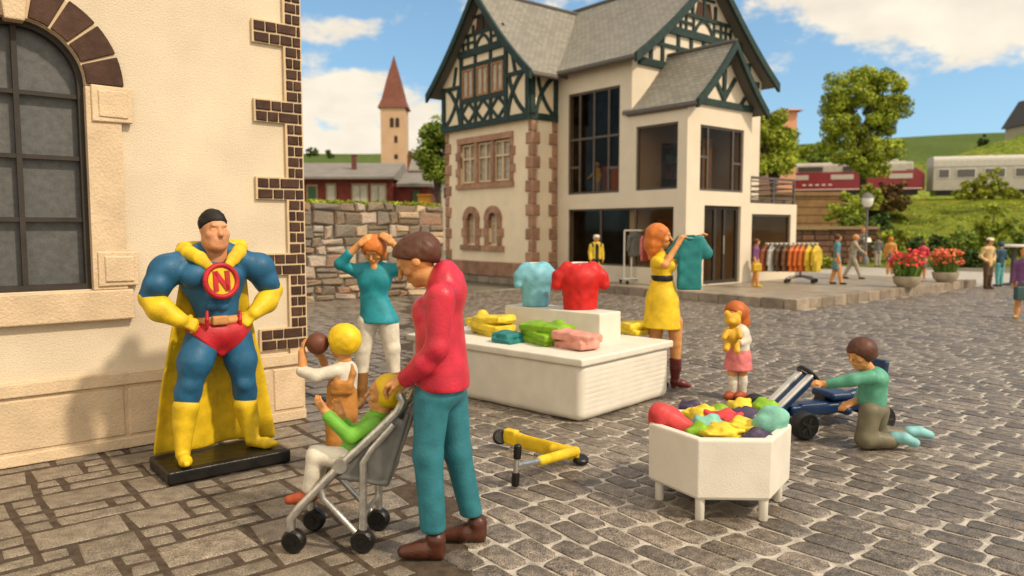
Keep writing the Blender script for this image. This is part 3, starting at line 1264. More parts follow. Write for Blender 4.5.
WOODF = M('ochre_window_frame', (0.30, 0.15, 0.065), rough=0.7, var=0.15, scale=8)
PALEF = M('pale_window_frame', (0.60, 0.46, 0.28), rough=0.7, var=0.1, scale=8)
DKFR = M('bronze_window_frame', (0.085, 0.068, 0.055), rough=0.5, var=0.15, scale=8)
SHOPGL = glass('shop_glass', (0.78, 0.71, 0.62), mixf=0.5)
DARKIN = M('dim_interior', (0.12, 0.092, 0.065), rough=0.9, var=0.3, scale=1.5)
CURT = M('window_curtain', (0.42, 0.36, 0.29), rough=0.8, var=0.25, scale=9)


def slate_mat():
    m = bpy.data.materials.new('grey_slate')
    m.use_nodes = True
    nt = m.node_tree
    N, L = nt.nodes, nt.links
    b = N['Principled BSDF']
    b.inputs['Roughness'].default_value = 0.7
    b.inputs['Specular IOR Level'].default_value = 0.3
    uv = N.new('ShaderNodeUVMap')
    br = N.new('ShaderNodeTexBrick')
    br.inputs['Color1'].default_value = (0.20, 0.185, 0.155, 1)
    br.inputs['Color2'].default_value = (0.265, 0.245, 0.205, 1)
    br.inputs['Mortar'].default_value = (0.125, 0.117, 0.10, 1)
    br.inputs['Scale'].default_value = 1
    br.inputs['Mortar Size'].default_value = 0.011
    br.inputs['Mortar Smooth'].default_value = 0.3
    br.inputs['Brick Width'].default_value = 0.20
    br.inputs['Row Height'].default_value = 0.13
    L.new(uv.outputs[0], br.inputs['Vector'])
    nz = N.new('ShaderNodeTexNoise')
    nz.inputs['Scale'].default_value = 1.3
    nz.inputs['Detail'].default_value = 6
    L.new(uv.outputs[0], nz.inputs['Vector'])
    mr = N.new('ShaderNodeMapRange')
    mr.inputs['To Min'].default_value = 0.84
    mr.inputs['To Max'].default_value = 1.16
    L.new(nz.outputs['Fac'], mr.inputs['Value'])
    mm = N.new('ShaderNodeMix')
    mm.data_type = 'RGBA'
    mm.blend_type = 'MULTIPLY'
    mm.inputs[0].default_value = 1
    L.new(br.outputs['Color'], mm.inputs[6])
    L.new(mr.outputs[0], mm.inputs[7])
    L.new(mm.outputs[2], b.inputs['Base Color'])
    bp = N.new('ShaderNodeBump')
    bp.inputs['Strength'].default_value = 0.6
    bp.inputs['Distance'].default_value = 0.02
    bp.invert = True
    L.new(br.outputs['Fac'], bp.inputs['Height'])
    L.new(bp.outputs[0], b.inputs['Normal'])
    return m


SLATE = slate_mat()
FG = lambda u, v, out: (XG - out, u, v)
FGJ = lambda u, v, out: (XG - 0.10 - out, u, v)
FWL = lambda u, v, out: (XW - out, u, v)
FT = lambda u, v, out: (u, YT - out, v)
FM = lambda u, v, out: (u, YM - out, v)
FR = lambda u, v, out: (u, YR0 - out, v)


def wall_open(b, mp, u0, u1, z0, z1, ops, th=0.22):
    """facade with real openings: vertical strips"""
    us = sorted({u0, u1, *[o[0] for o in ops], *[o[1] for o in ops]})
    us = [u for u in us if u0 <= u <= u1]
    for a, c in zip(us[:-1], us[1:]):
        m = (a + c) / 2
        holes = sorted([(o[2], o[3]) for o in ops if o[0] < m < o[1]])
        z = z0
        for h0, h1 in holes:
            if h0 > z:
                b.prism([(a, z), (c, z), (c, h0), (a, h0)], mp, -th, 0)
            z = h1
        if z < z1:
            b.prism([(a, z), (c, z), (c, z1), (a, z1)], mp, -th, 0)


def window(name, mp, u0, u1, z0, z1, vs, hs, fw, fmat, gmat, inset=0.08, parent=None):
    b = MB(HO)
    for a, c in ((u0, u0 + fw), (u1 - fw, u1)):
        b.prism([(a, z0), (c, z0), (c, z1), (a, z1)], mp, -inset - .05, -inset + .02)
    for a, c in ((z0, z0 + fw), (z1 - fw, z1)):
        b.prism([(u0 + fw, a), (u1 - fw, a), (u1 - fw, c), (u0 + fw, c)], mp, -inset - .048, -inset + .018)
    for v in vs:
        u = u0 + (u1 - u0) * v
        b.prism([(u - fw / 2, z0 + fw), (u + fw / 2, z0 + fw), (u + fw / 2, z1 - fw), (u - fw / 2, z1 - fw)], mp, -inset - .045, -inset + .015)
    for h in hs:
        if isinstance(h, tuple):
            hz, ua, ub = h
        else:
            hz, ua, ub = h, 0, 1
        z = z0 + (z1 - z0) * hz
        b.prism([(u0 + (u1 - u0) * ua, z - fw / 2), (u0 + (u1 - u0) * ub, z - fw / 2), (u0 + (u1 - u0) * ub, z + fw / 2), (u0 + (u1 - u0) * ua, z + fw / 2)], mp, -inset - .042, -inset + .012)
    w_ = b.build(name, fmat, parent or house)
    p = MB(HO)
    p.prism([(u0 + .005, z0 + .005), (u1 - .005, z0 + .005), (u1 - .005, z1 - .005), (u0 + .005, z1 - .005)], mp, -inset - .035, -inset - .022)
    p.build('pane', gmat, w_)
    return w_


EZ = 6.50     # eaves
YC = (YR0 + YL0) / 2
RZ1 = 9.12    # left ridge
XC = (XW + XR) / 2
RZ2 = 9.28

def roof_z(u, w_, zp, ze):
    t = abs(u) / w_
    return zp - (zp - ze) * (1.22 * t - .22 * t * t)


def under_roof(c, hw_, w_, zp, ze):
    return [(c + u, roof_z(u, w_, zp, ze) - .13) for u in np.linspace(hw_, -hw_, 13)]


# --- walls
b = MB(HO)
gw = [(YC - 1.13, YC + 1.13, 3.02, 4.58), (20.0, 20.62, 1.25, 2.02), (18.86, 19.48, 1.25, 2.02)]
gw = [(18.16 - .0, 20.78, 3.22, 4.55), (19.95, 20.42, 1.22, 2.25), (18.78, 19.25, 1.22, 2.25)]
wall_open(b, FG, YR0, YL0, KZ, 5.0, gw)
gz = lambda w0, ze, zp: None
# upper storey and gable triangle, jettied 0.1 m
b.prism([(YR0 - .02, 5.0), (YL0 + .02, 5.0)] + under_roof(YC, (YL0 - YR0) / 2 + .02, 2.72, RZ1 + .1, 6.30), FGJ, -0.25, 0)
# the short return between gable and shop wall, and the far side
b.prism([(XG + .22, KZ), (XW + .3, KZ), (XW + .3, EZ), (XG + .16, EZ)], FR, -0.2, 0)
b.box(XG + .2, 19, YL0 - .2, YL0, KZ, EZ)
b.build('wall', CREAM, house)
b = MB(HO)
SH = [(14.54, 16.63, 2.76, 5.75), (12.5, 13.93, 2.78, 4.52), (12.6, 16.6, 0.68, 2.32)]
wall_open(b, FWL, YM, YR0, KZ, EZ, [SH[0], SH[2]])
wall_open(b, FWL, YT + .22, YM, KZ, 4.98, [SH[1], SH[2]])
TW = [(16.45, 18.42, 2.74, 4.46), (16.68, 18.36, KZ + .02, 2.36)]
wall_open(b, FT, XW, 18.8, KZ, 5.0, TW)
b.box(18.58, 18.8, YT + .22, YM, KZ, 5.0)
b.prism([(XW + .22, KZ), (XR, KZ)] + under_roof(XC, XR - XC, 3.48, RZ2 + .1, 6.42)[:-1] + [(XW + .22, 6.4)], FM, -0.22, 0)
b.box(XR - .22, XR, YM + .22, 22, KZ, EZ)
# porch gable
b.prism([(XW, 4.99), (18.8, 4.99)] + under_roof(17.42, 1.38, 1.58, 6.66, 4.98) + [(16.0, 5.0)], FT, -0.2, 0)
b.build('shop_wall', CREAMW, house, label='smooth cream walls of the modern shop wing')
# floors, back wall and ceilings seen through the glass
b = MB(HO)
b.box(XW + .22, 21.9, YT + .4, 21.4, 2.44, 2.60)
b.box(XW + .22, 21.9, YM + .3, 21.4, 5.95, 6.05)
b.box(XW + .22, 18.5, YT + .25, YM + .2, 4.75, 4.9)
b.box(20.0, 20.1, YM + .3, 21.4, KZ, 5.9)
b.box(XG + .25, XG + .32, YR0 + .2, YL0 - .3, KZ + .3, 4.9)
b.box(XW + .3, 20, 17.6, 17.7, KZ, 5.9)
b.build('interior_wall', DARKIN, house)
b = MB(HO)
FP = lambda u, v, out: (u, 13.75 - out, v)
z = KZ + .25
while z < 1.9:
    x = 16.9 + random.uniform(-.15, 0)
    while x < 18.5:
        b.stone(FP, x, min(x + .3, 18.55), z, z + .12, -.1, .02, ch=.01, j=.004)
        x += .31
    z += .13
b.build('brick_partition', M('shop_brick', (.42, .20, .10), rough=.8, attr=.25), house)

# terrace wing on the right with railing
b = MB(HO)
FTT = lambda u, v, out: (u, YT + .06 - out, v)
wall_open(b, FTT, 18.8, 21.4, KZ, 2.47, [(19.0, 21.08, 0.72, 2.16)])
b.box(18.8, 21.4, YT + .28, 15.5, 2.30, 2.465)
b.box(21.18, 21.4, YT + .28, 15.5, KZ, 2.30)
b.build('terrace', CREAMW, house)
rl = MB(HO)
for z in (2.62, 2.78, 2.94, 3.10):
    rl.beam((18.82, YT + .12, z), (21.3, YT + .12, z), .04, .04)
    rl.beam((21.3, YT + .12, z), (21.3, 15.2, z), .04, .04)
for x in (18.95, 20.15, 21.3):
    rl.beam((x, YT + .121, 2.47), (x, YT + .121, 3.16), .06, .06)
rl.beam((18.82, YT + .12, 3.20), (21.33, YT + .12, 3.20), .08, .07)
rl.build('railing', DKFR, house)

# --- stonework of the gable
b = MB(HO)


def quoins(b, mp, u, sgn, z0, z1):
    z, k = z0, 0
    while z < z1 - 0.1:
        h = 0.36
        l_ = 0.33 if k % 2 == 0 else 0.20
        a, c = sorted((u, u + sgn * l_))
        b.stone(mp, a, c, z + .01, min(z1, z + h) - .01, -0.02, 0.055, ch=0.03, j=0.012)
        z += h
        k += 1


for a_ in ((FG, YR0 - .05, 1), (FG, YL0 + .02, -1), (FR, XG - .05, 1), (FR, XW, -1)):
    b = MB(HO)
    quoins(b, *a_, 0.68, 4.98)
    b.build('quoin', REDST, house)
b = MB(HO)
y = YR0 - .05
while y < YL0:
    l_ = random.uniform(.7, 1.0)
    b.stone(FG, y, min(YL0 + .03, y + l_) - .006, KZ, 0.68, -0.02, 0.09, ch=0.02, j=0.006)
    y += l_
b.stone(FR, XG - .08, XW, KZ, 0.68, -0.02, 0.08, ch=0.02, j=0.004)
b.build('plinth', REDST, house)
# three-light window, first floor
wn = window('window', FG, 18.16, 20.78, 3.22, 4.55, [], [], .05, WOODF, CURT, inset=.12)
b = MB(HO)
for i in range(3):
    u0 = 18.20 + i * .87
    u1 = u0 + .78
    for u in (u0, u1, (u0 + u1) / 2):
        b.prism([(u - .03, 3.25), (u + .03, 3.25), (u + .03, 4.52), (u - .03, 4.52)], FG, -.10, -.05)
    for z in (3.28, 4.05, 4.49):
        b.prism([(u0, z - .03), (u1, z - .03), (u1, z + .03), (u0, z + .03)], FG, -.098, -.052)
b.build('frame', PALEF, wn)
b = MB(HO)
b.prism([(18.0, 4.55), (20.94, 4.55), (20.94, 4.74), (18.0, 4.74)], FG, -.1, .06)
b.prism([(17.96, 3.05), (20.98, 3.05), (20.98, 3.21), (17.96, 3.21)], FG, -.1, .09)
for u in (18.16, 20.78):
    s_ = -1 if u < 19 else 1
    z, k = 3.22, 0
    while z < 4.5:
        l_ = .26 if k % 2 else .16
        a, c = sorted((u, u + s_ * l_))
        b.stone(FG, a, c, z, z + .26, -.1, .05, ch=.015, j=.006)
        z += .266
        k += 1
for u in (19.03, 19.90):
    b.prism([(u - .06, 3.22), (u + .06, 3.22), (u + .06, 4.55), (u - .06, 4.55)], FG, -.09, .045)
b.build('surround', REDST, wn)
# twin round-arched windows, ground floor
for uc in (20.185, 19.015):
    wn = window('arched_window', FG, uc - .235, uc + .235, 1.22, 2.25, [.5], [.66], .05, PALEF, CURT, inset=.12)
    b = MB(HO)
    an = np.linspace(0, math.pi, 11)
    for i, (a0, a1) in enumerate(zip(an[:-1], an[1:])):
        b.prism([(uc + r * math.cos(a), 2.02 + r * math.sin(a)) for r, a in ((.235, a0), (.46, a0), (.46, a1), (.235, a1))], FG, -.1, .055)
    # spandrel closing the square opening to an arch
    b.prism([(uc + .235 * math.cos(a), 2.02 + .235 * math.sin(a)) for a in an] + [(uc - .24, 2.27), (uc + .24, 2.27)], FG, -.1, .01)
    for s_ in (-1, 1):
        z, k = 1.21, 0
        while z < 2.0:
            l_ = .30 if k % 2 else .2
            a, c = sorted((uc + s_ * .235, uc + s_ * (.235 + l_)))
            b.stone(FG, a, c, z, z + .27, -.1, .055, ch=.015, j=.004)
            z += .272
            k += 1
    b.prism([(uc - .56, 1.03), (uc + .56, 1.03), (uc + .56, 1.2), (uc - .56, 1.2)], FG, -.1, .09)
    b.build('surround', REDST, wn)

# --- timber framing, left gable
b = MB(HO)
T0, T1 = -.01, .055


def hb(u0, u1, z, w_, mp=FGJ, e=0.0):
    b.bar(mp, u0, z, u1, z, w_, T0, T1 + e)


def gedge(z, yc, hw, ze, zp):
    return hw * (zp - z) / (zp - ze) if z > ze else hw


hw = (YL0 - YR0) / 2
hb(YR0 - .02, YL0 + .02, 5.09, .20, e=.03)
hb(YC - 1.2, YC + 1.2, 5.90, .14, e=.004)
hb(YC - 1.2, YC + 1.2, 7.00, .12, e=.004)
hb(YC - gedge(7.42, YC, hw, EZ, RZ1) + .2, YC + gedge(7.42, YC, hw, EZ, RZ1) - .2, 7.42, .22, e=.04)
for s_ in (-1, 1):
    hb(*sorted((YC + s_ * 1.15, YC + s_ * 2.2)), 6.42, .12, e=.006)
    b.bar(FGJ, YC + s_ * 2.2, 5.1, YC + s_ * 2.2, EZ, .17, T0, T1 + .012)
    b.bar(FGJ, YC + s_ * 1.17, 5.1, YC + s_ * 1.17, 7.4, .15, T0, T1 + .008)
    b.bar(FGJ, YC + s_ * .40, 5.1, YC + s_ * .40, 7.4, .12, T0, T1 + .002)
    b.arc(FGJ, YC + s_ * 1.25, 5.2, YC + s_ * 1.95, 6.42, s_ * .14, .13, T0, T1)
    b.arc(FGJ, YC + s_ * 2.1, 5.2, YC + s_ * 1.30, 6.42, s_ * .14, .13, T0, T1 - .012)
    b.bar(FGJ, YC + s_ * 1.62, 6.42, YC + s_ * 1.45, 7.1, .11, T0, T1 - .004)
for i in range(3):
    u0 = YC - 1.15 + i * .78
    u1 = u0 + .74
    m_ = (u0 + u1) / 2
    for (a, c, d_, e_) in ((u0, 5.52, m_, 5.85), (m_, 5.85, u1, 5.52), (u1, 5.52, m_, 5.19), (m_, 5.19, u0, 5.52)):
        b.bar(FGJ, a, c, d_, e_, .10, T0, T1 - .008)
# attic lattice
hb(YC - 1.05, YC + 1.05, 7.98, .10)
for u in (-1.05, -.78, -.42, .42, .78, 1.05):
    zt = min(7.98, roof_z(u, 2.72, RZ1 + .1, 6.30) - .2)
    b.bar(FGJ, YC + u, 7.5, YC + u, zt, .09, T0, T1 - .002)
hb(YC - 1.1, YC - .42, 7.74, .07)
hb(YC + .42, YC + 1.1, 7.74, .07)
b.arc(FGJ, YC - .36, 7.55, YC + .36, 7.55, .32, .09, T0, T1 - .006, n=8)
for u in (-.5, 0, .5):
    b.bar(FGJ, YC + u, 7.98, YC + u, RZ1 - .3 - abs(u) * 1.1, .10, T0, T1 - .003)
hb(YC - .48, YC + .48, 8.5, .08)
# return side and the other two gables share the same timber
for (u0, z0, u1, z1, w_) in ((XG - .1, 5.09, XW, 5.09, .2), (XG, 6.36, XW, 6.36, .14), (XG - .02, 5.1, XG - .02, 6.4, .18), (XW - .08, 5.1, XW - .08, 6.4, .15)):
    b.bar(FR, u0, z0, u1, z1, w_, T0, T1 + .01)
b.arc(FR, XG + .12, 5.2, XW - .2, 6.3, .12, .12, T0, T1)
b.arc(FR, XW - .2, 5.2, XG + .2, 6.3, .12, .12, T0, T1 - .012)
# main wing gable
hw2 = (XR - XW) / 2
for (z, w_, e) in ((5.75 + .62, .2, .03), (7.42, .22, .035), (7.98, .10, .01), (6.95, .1, 0)):
    g_ = min(hw2, gedge(z, XC, hw2, EZ, RZ2)) - .22
    b.bar(FM, XC - g_, z, XC + g_, z, w_, T0, T1 + e)
for u in (-2.4, -1.9, -1.2, -.6, 0, .6, 1.2, 1.9, 2.4):
    zt = roof_z(u, 3.48, RZ2 + .1, 6.42) - .2
    b.bar(FM, XC + u, 6.4, XC + u, min(zt, 7.4), .12, T0, T1 - .004)
for u in (-1.35, -1.1, -.85, -.5, .5, .85, 1.1, 1.35):
    zt = roof_z(u, 3.48, RZ2 + .1, 6.42) - .2
    b.bar(FM, XC + u, 7.5, XC + u, min(zt, 7.98), .08, T0, T1 - .006)
hb(XC - 1.4, XC - .5, 7.74, .07, mp=FM)
hb(XC + .5, XC + 1.4, 7.74, .07, mp=FM)
b.arc(FM, XC - .44, 7.55, XC + .44, 7.55, .36, .09, T0, T1 - .008, n=8)
for u in (-.55, 0, .55):
    b.bar(FM, XC + u, 7.98, XC + u, RZ2 - .35 - abs(u) * .9, .11, T0, T1 - .003)
hb(XC - .5, XC + .5, 8.56, .08, mp=FM)
# porch gable
hb(XW + .16, 18.74, 5.06, .17, mp=FT, e=.02)
b.bar(FT, 17.42, 5.1, 17.42, 6.38, .13, T0, T1)
for s_ in (-1, 1):
    b.bar(FT, 17.42, 5.2, 17.42 + s_ * .50, 5.80, .12, T0, T1 - .006)
    b.bar(FT, 17.42 + s_ * .75, 5.1, 17.42 + s_ * .98, 5.34, .11, T0, T1 - .006)
    b.bar(FT, 17.42, 6.02, 17.42 + s_ * .22, 6.20, .10, T0, T1 - .004)
b.build('timber_frame', GREEN, house)
# dark attic openings
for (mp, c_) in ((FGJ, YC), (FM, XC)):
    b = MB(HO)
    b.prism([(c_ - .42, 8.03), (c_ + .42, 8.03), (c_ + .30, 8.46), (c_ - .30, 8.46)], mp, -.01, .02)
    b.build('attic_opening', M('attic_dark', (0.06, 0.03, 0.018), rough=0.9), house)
# three timber windows of the upper storey
for i in range(3):
    u0 = YC - 1.06 + i * .77
    wn = window('timber_window', lambda u, v, out: (XG - .10 - out, u, v), u0, u0 + .6, 5.99, 6.92, [.5], [], .065, WOODF, CURT, inset=-.045)

# --- shop glazing
window('shop_window', FWL, 14.54, 16.63, 2.76, 5.75, [.22, .78, .5], [(.545), (.24, 0, .22), (.27, .78, 1)], .065, DKFR, SHOPGL, inset=.06)
window('shop_window', FWL, 12.5, 13.93, 2.78, 4.52, [], [], .055, DKFR, SHOPGL, inset=.06)
window('shop_window', FWL, 12.6, 16.6, 0.68, 2.32, [.34, .67], [], .05, DKFR, SHOPGL, inset=.06)
window('shop_window', FT, 16.45, 18.42, 2.74, 4.46, [.2, .78], [(.52, 0, .2), (.46, .78, 1)], .06, DKFR, SHOPGL, inset=.06)
window('shop_window', FTT, 19.0, 21.08, 0.72, 2.16, [], [], .06, DKFR, SHOPGL, inset=.06)
dr = window('door', FT, 16.68, 18.36, KZ + .02, 2.36, [.36, .62], [], .10, FRAMEBR, SHOPGL, inset=.10)
hd = MB(HO)
hd.tube([FT(17.62, 1.05, -.03), FT(17.62, 1.55, -.03)], .018, 8)
hd.build('handle', M('brushed_metal', (0.5, 0.48, 0.44), rough=0.35, metal=1.0), dr)


# --- roofs
def roof(name, side_pts, axis, a0, a1, parent=house, th=0.09, mat=SLATE):
    """side_pts: profile (h, z) from ridge to eave; axis 'x' or 'y' ridge direction"""
    vs, fs, uvs = [], [], []
    L_ = [0]
    for p, q in zip(side_pts[:-1], side_pts[1:]):
        L_.append(L_[-1] + math.hypot(q[0] - p[0], q[1] - p[1]))
    m = len(side_pts)
    for a in (a0, a1):
        for (h, z) in side_pts:
            vs.append((a, h, z) if axis == 'x' else (h, a, z))
        for (h, z) in side_pts:
            vs.append((a, h, z - th) if axis == 'x' else (h, a, z - th))
    for i in range(m - 1):
        fs.append((i, i + 1, 2 * m + i + 1, 2 * m + i))
        uvs.append([(a0, L_[i]), (a0, L_[i + 1]), (a1, L_[i + 1]), (a1, L_[i])])
        fs.append((m + i, 3 * m + i, 3 * m + i + 1, m + i + 1))
        uvs.append([(0, 0)] * 4)
    for a in (0, 2 * m):
        for i in range(m - 1):
            fs.append((a + i, a + m + i, a + m + i + 1, a + i + 1))
            uvs.append([(0, 0)] * 4)
    fs.append((m - 1, 2 * m - 1, 4 * m - 1, 3 * m - 1))
    uvs.append([(0, 0)] * 4)
    me = bpy.data.meshes.new(name)
    o_ = Vector(HO)
    me.from_pydata([tuple(Vector(v) - o_) for v in vs], [], fs)
    ul = me.uv_layers.new(name='UVMap')
    k = 0
    for u in uvs:
        for c in u:
            ul.data[k].uv = c
            k += 1
    return link(name, me, mat, parent)


def prof(c, sgn, w_, zp, ze, n=9):
    out = []
    for i in range(n):
        t = i / (n - 1)
        out.append((c + sgn * w_ * t, zp - (zp - ze) * (1.22 * t - .22 * t * t)))
    return out


def barge(b, mp, c, w_, zp, ze, o0, o1, wd=.24):
    for s_ in (-1, 1):
        pr = prof(c, s_, w_, zp, ze)
        for p, q in zip(pr[:-1], pr[1:]):
            b.prism([(p[0], p[1] + .03), (q[0], q[1] + .03), (q[0], q[1] - wd), (p[0], p[1] - wd)], mp, o0, o1)


fronts = MB(HO)
soff = MB(HO)
gutters = MB(HO)
# left gable roof
for s_ in (-1, 1):
    roof('roof', prof(YC, s_, 2.72, RZ1 + .1, 6.30), 'x', XG - .50, 19.3)
barge(fronts, FG, YC, 2.74, RZ1 + .1, 6.30, .43, .53)
fronts.build('barge_board', GREEN, house)
fronts = MB(HO)
for s_ in (-1, 1):
    roof('roof', prof(XC, s_, 3.48, RZ2 + .1, 6.42), 'y', YM - .45, 21.8)
barge(fronts, FM, XC, 3.50, RZ2 + .1, 6.42, .38, .48)
fronts.build('barge_board', GREEN, house)
fronts = MB(HO)
for s_ in (-1, 1):
    roof('roof', prof(17.42, s_, 1.58, 6.66, 4.98), 'y', YT - .38, YM + .3)
barge(fronts, FT, 17.42, 1.60, 6.66, 4.98, .31, .41, wd=.2)
fronts.build('barge_board', GREEN, house)
gutters.tube([(XC - 3.48, YM - .4, 6.32), (XC - 3.48, 17.0, 6.32)], .07, 8)
gutters.tube([(17.42 - 1.58, YT - .35, 4.88), (17.42 - 1.58, YM + .1, 4.88)], .06, 8)
gutters.tube([(XG - .4, YC - 2.72, 6.2), (XG + .6, YC - 2.72, 6.2)], .06, 8)
gutters.build('gutter', DKFR, house)
rc_ = MB(HO)
rc_.tube([(XG - .5, YC, RZ1 + .12), (19, YC, RZ1 + .12)], .07, 8)
rc_.tube([(XC, YM - .45, RZ2 + .12), (XC, 21.8, RZ2 + .12)], .07, 8)
rc_.tube([(17.42, YT - .38, 6.68), (17.42, YM + .1, 6.68)], .06, 8)
rc_.build('ridge_tile', M('ridge_slate', (0.09, 0.085, 0.075), rough=0.7), house)
# ------------------------------------------------------------------ paints of the figures
SKIN = paint('figure_skin', (0.56, 0.255, 0.085))
SKIN2 = paint('figure_skin_rosy', (0.55, 0.25, 0.12))
YEL = paint('yellow_paint', (0.66, 0.44, 0.012))
YELHAIR = paint('yellow_hair_paint', (0.70, 0.46, 0.01))
BLUE = paint('suit_blue', (0.014, 0.095, 0.19))
RED = paint('red_paint', (0.42, 0.012, 0.02))
CRIM = paint('crimson_jacket', (0.50, 0.022, 0.045), rough=0.36)
BLK = paint('black_paint', (0.008, 0.007, 0.006), rough=0.35)
TEALTR = paint('teal_trousers', (0.022, 0.150, 0.185))
TURQ = paint('turquoise_top', (0.012, 0.225, 0.275))
BROWNHAIR = paint('brown_hair', (0.085, 0.028, 0.013))
BROWNSHOE = paint('brown_shoe', (0.070, 0.022, 0.012), rough=0.3)
REDHAIR = paint('copper_hair', (0.44, 0.105, 0.018))
ORHAIR = paint('orange_hair', (0.52, 0.15, 0.022))
WHITE = paint('white_cloth_paint', (0.62, 0.56, 0.46))
OCHRE = paint('ochre_dungarees', (0.42, 0.175, 0.035))
OLIVEBR = paint('brown_boot', (0.19, 0.085, 0.022))
MAROON = paint('maroon_boot', (0.115, 0.018, 0.016), rough=0.28)
PINK = paint('pink_paint', (0.62, 0.17, 0.17))
GREENP = paint('green_paint', (0.13, 0.36, 0.03))
SEAGR = paint('sea_green_sweater', (0.085, 0.30, 0.20))
OLIVE = paint('olive_trousers', (0.135, 0.118, 0.072))
LTBLUE = paint('light_blue_shoe', (0.19, 0.42, 0.43))
RUST = paint('rust_shoe', (0.30, 0.055, 0.016))
SILVER = M('silver_paint', (0.52, 0.50, 0.46), rough=0.32, var=0.2, scale=30, bump=0.35, bscale=120, metal=0.85, bdist=0.004)
GREYSEAT = M('grey_seat_paint', (0.15, 0.148, 0.138), rough=0.4, var=0.15, scale=12, bump=0.3, bscale=110, metal=0.25, bdist=0.004)
WHITEPL = M('white_moulded_plastic', (0.66, 0.61, 0.52), rough=0.55, var=0.05, scale=6, bump=0.45, bscale=110, spec=0.35, bdist=0.004)
V3 = Vector


def fig_at(px, py, label, name='person', cat='person', group=None, d=None, z=0.0):
    o = gp(px, py, z)
    if d is not None:
        o = V3(at(px, py, d))
        o.z = z
    root = empty(name, o, 0, label, cat, group)

    def J(x, y, dd=0.0):
        return at(x, y, o.y + dd) - o
    return root, J, o.y / F_PX


# ================================================================== superhero statue
YH = 5.52
HOr = (1.78, YH, 0)
hero = empty('superhero_figure', l2w(*HOr), ANG, 'superhero figure in blue suit and yellow cape standing on a black base', 'figurine')


def H(px, py, dd=0.0):
    return on_y(px, py, YH + dd) - V3(HOr)


b = Clay(.01)
b.box((0, .0, .047), (.43, .25, .047), rd=.012)
b.cone((-.40, -.2, .086), (.40, -.2, .088), .012)
b.noise = (.0025, 23, .3)
b.build('base', BLK, hero, .011)
BZ = .094
f = Figure()
suit = f.layer('suit', True, .035)
gl, gl2 = f.layer('glove1', True, .02), f.layer('glove2', True, .02)
bo, bo2 = f.layer('boot1', True, .02), f.layer('boot2', True, .02)
# trunk
suit.ell(H(213, 281, .01), (.225, .145, .165), k=.05)
for px in (197, 228):
    suit.ell(H(px, 276, -.085), (.115, .075, .088), k=.03)
suit.cone(H(213, 286, .02), H(219, 322, 0), .19, .135, sq=((0, 1, 0), 1.3), k=.05)
for (px, py) in ((211, 296), (222, 296), (212, 306), (223, 306)):
    suit.ell(H(px, py, -.115), (.038, .03, .034), k=.02)
suit.ell(H(219, 331, 0), (.185, .13, .10), k=.04)
for a_, c_ in ((208, 176), (222, 252)):
    suit.cone(H(a_, 250, .03), H(c_, 266, .02), .075, .095, k=.04)
# arms
suit.ell(H(167, 270, .02), (.115, .12, .115), k=.03)
suit.ell(H(259, 267, .02), (.11, .12, .11), k=.03)
suit.cone(H(163, 275, .02), H(152, 297, .03), .102, .088)
suit.ell(H(157, 285, -.02), (.09, .09, .085), k=.03)
suit.cone(H(261, 272, .02), H(271, 290, .04), .10, .080)
suit.ell(H(266, 281, 0), (.085, .085, .08), k=.03)
gl.chain([H(150, 298, .03), H(160, 309, -.04), H(180, 320, -.11)], [.078, .088, .055])
gl2.chain([H(273, 290, .04), H(266, 302, -.03), H(254, 313, -.09)], [.074, .082, .052])
for (w_, d_, fl) in ((H(181, 320.5, -.11), V3((.78, -.05, -.36)), 1), (H(253, 313.5, -.09), V3((-.66, -.05, -.52)), -1)):
    f.hand(w_, d_, V3((0, .9, -.45)), curl=1.0, L=.205, flip=fl, layer=gl if fl > 0 else gl2)
# legs
HIPL, HIPR = H(203, 340, 0), H(235, 338, .0)
suit.chain([HIPL, H(195, 362, -.05), H(190, 384, -.05), H(188, 392, -.03), H(185, 412, -.04)], [.125, .118, .082, .088, .075], k=.03)
suit.chain([HIPR, H(241, 360, -.02), H(244, 383, -.03), H(245, 391, 0), H(246, 404, 0)], [.122, .112, .078, .082, .075], k=.03)
suit.ell(H(190, 386, -.10), (.05, .04, .05), k=.02)
suit.ell(H(244, 384, -.085), (.05, .04, .05), k=.02)
fa, fb2 = H(183, 452, -.06), H(252, 437, -.02)
fa.z = fb2.z = BZ + .07
bo.chain([H(186, 407, -.04), H(184, 424, -.03), fa], [.090, .074, .050])
bo2.chain([H(245, 404, 0), H(249, 420, .01), fb2], [.088, .072, .050])
for fc, dr_ in ((fa, V3((-.03, -.19, -.03))), (fb2, V3((.13, -.13, -.03)))):
    (bo if fc is fa else bo2).chain([fc + V3((0, .03, -.028)), fc + dr_ * .6 + V3((0, 0, -.015)), fc + dr_], [.040, .042, .022])
bo.cut((0, 0, BZ - .002), (0, 0, -1))
bo2.cut((0, 0, BZ - .002), (0, 0, -1))
hc = H(213.5, 230, -.045)
hh = .282
c_, ff, uu, rr, RR = f.head(hc, (.10, -1, -.05), (0, 0, 1), hh, jaw=1.45, ear=False, nar=.84)
f.skin.box(hc + ff * .12 * hh - uu * .24 * hh, (.066, .072, .06), rd=.03, R=RR, k=.04)
f.skin.cone(H(214, 262, .02), H(214, 243, 0), .098, .088, k=.03)
hr = f.layer('hair', False, .02)
hr.ell(c_ + uu * .15 * hh - ff * .06 * hh, (.325 * hh, .43 * hh, .385 * hh), RR)
hr.cut(c_ + uu * .24 * hh + ff * .34 * hh, -uu + ff * .55)
for sg in (-1, 1):
    hr.cone(c_ + uu * .22 * hh + rr * sg * .29 * hh - ff * .02 * hh, c_ - uu * .02 * hh + rr * sg * .30 * hh - ff * .04 * hh, .05 * hh, .035 * hh)
hr.noise = (.0045, 66, .6)
tk = f.layer('trunks', False, .02)
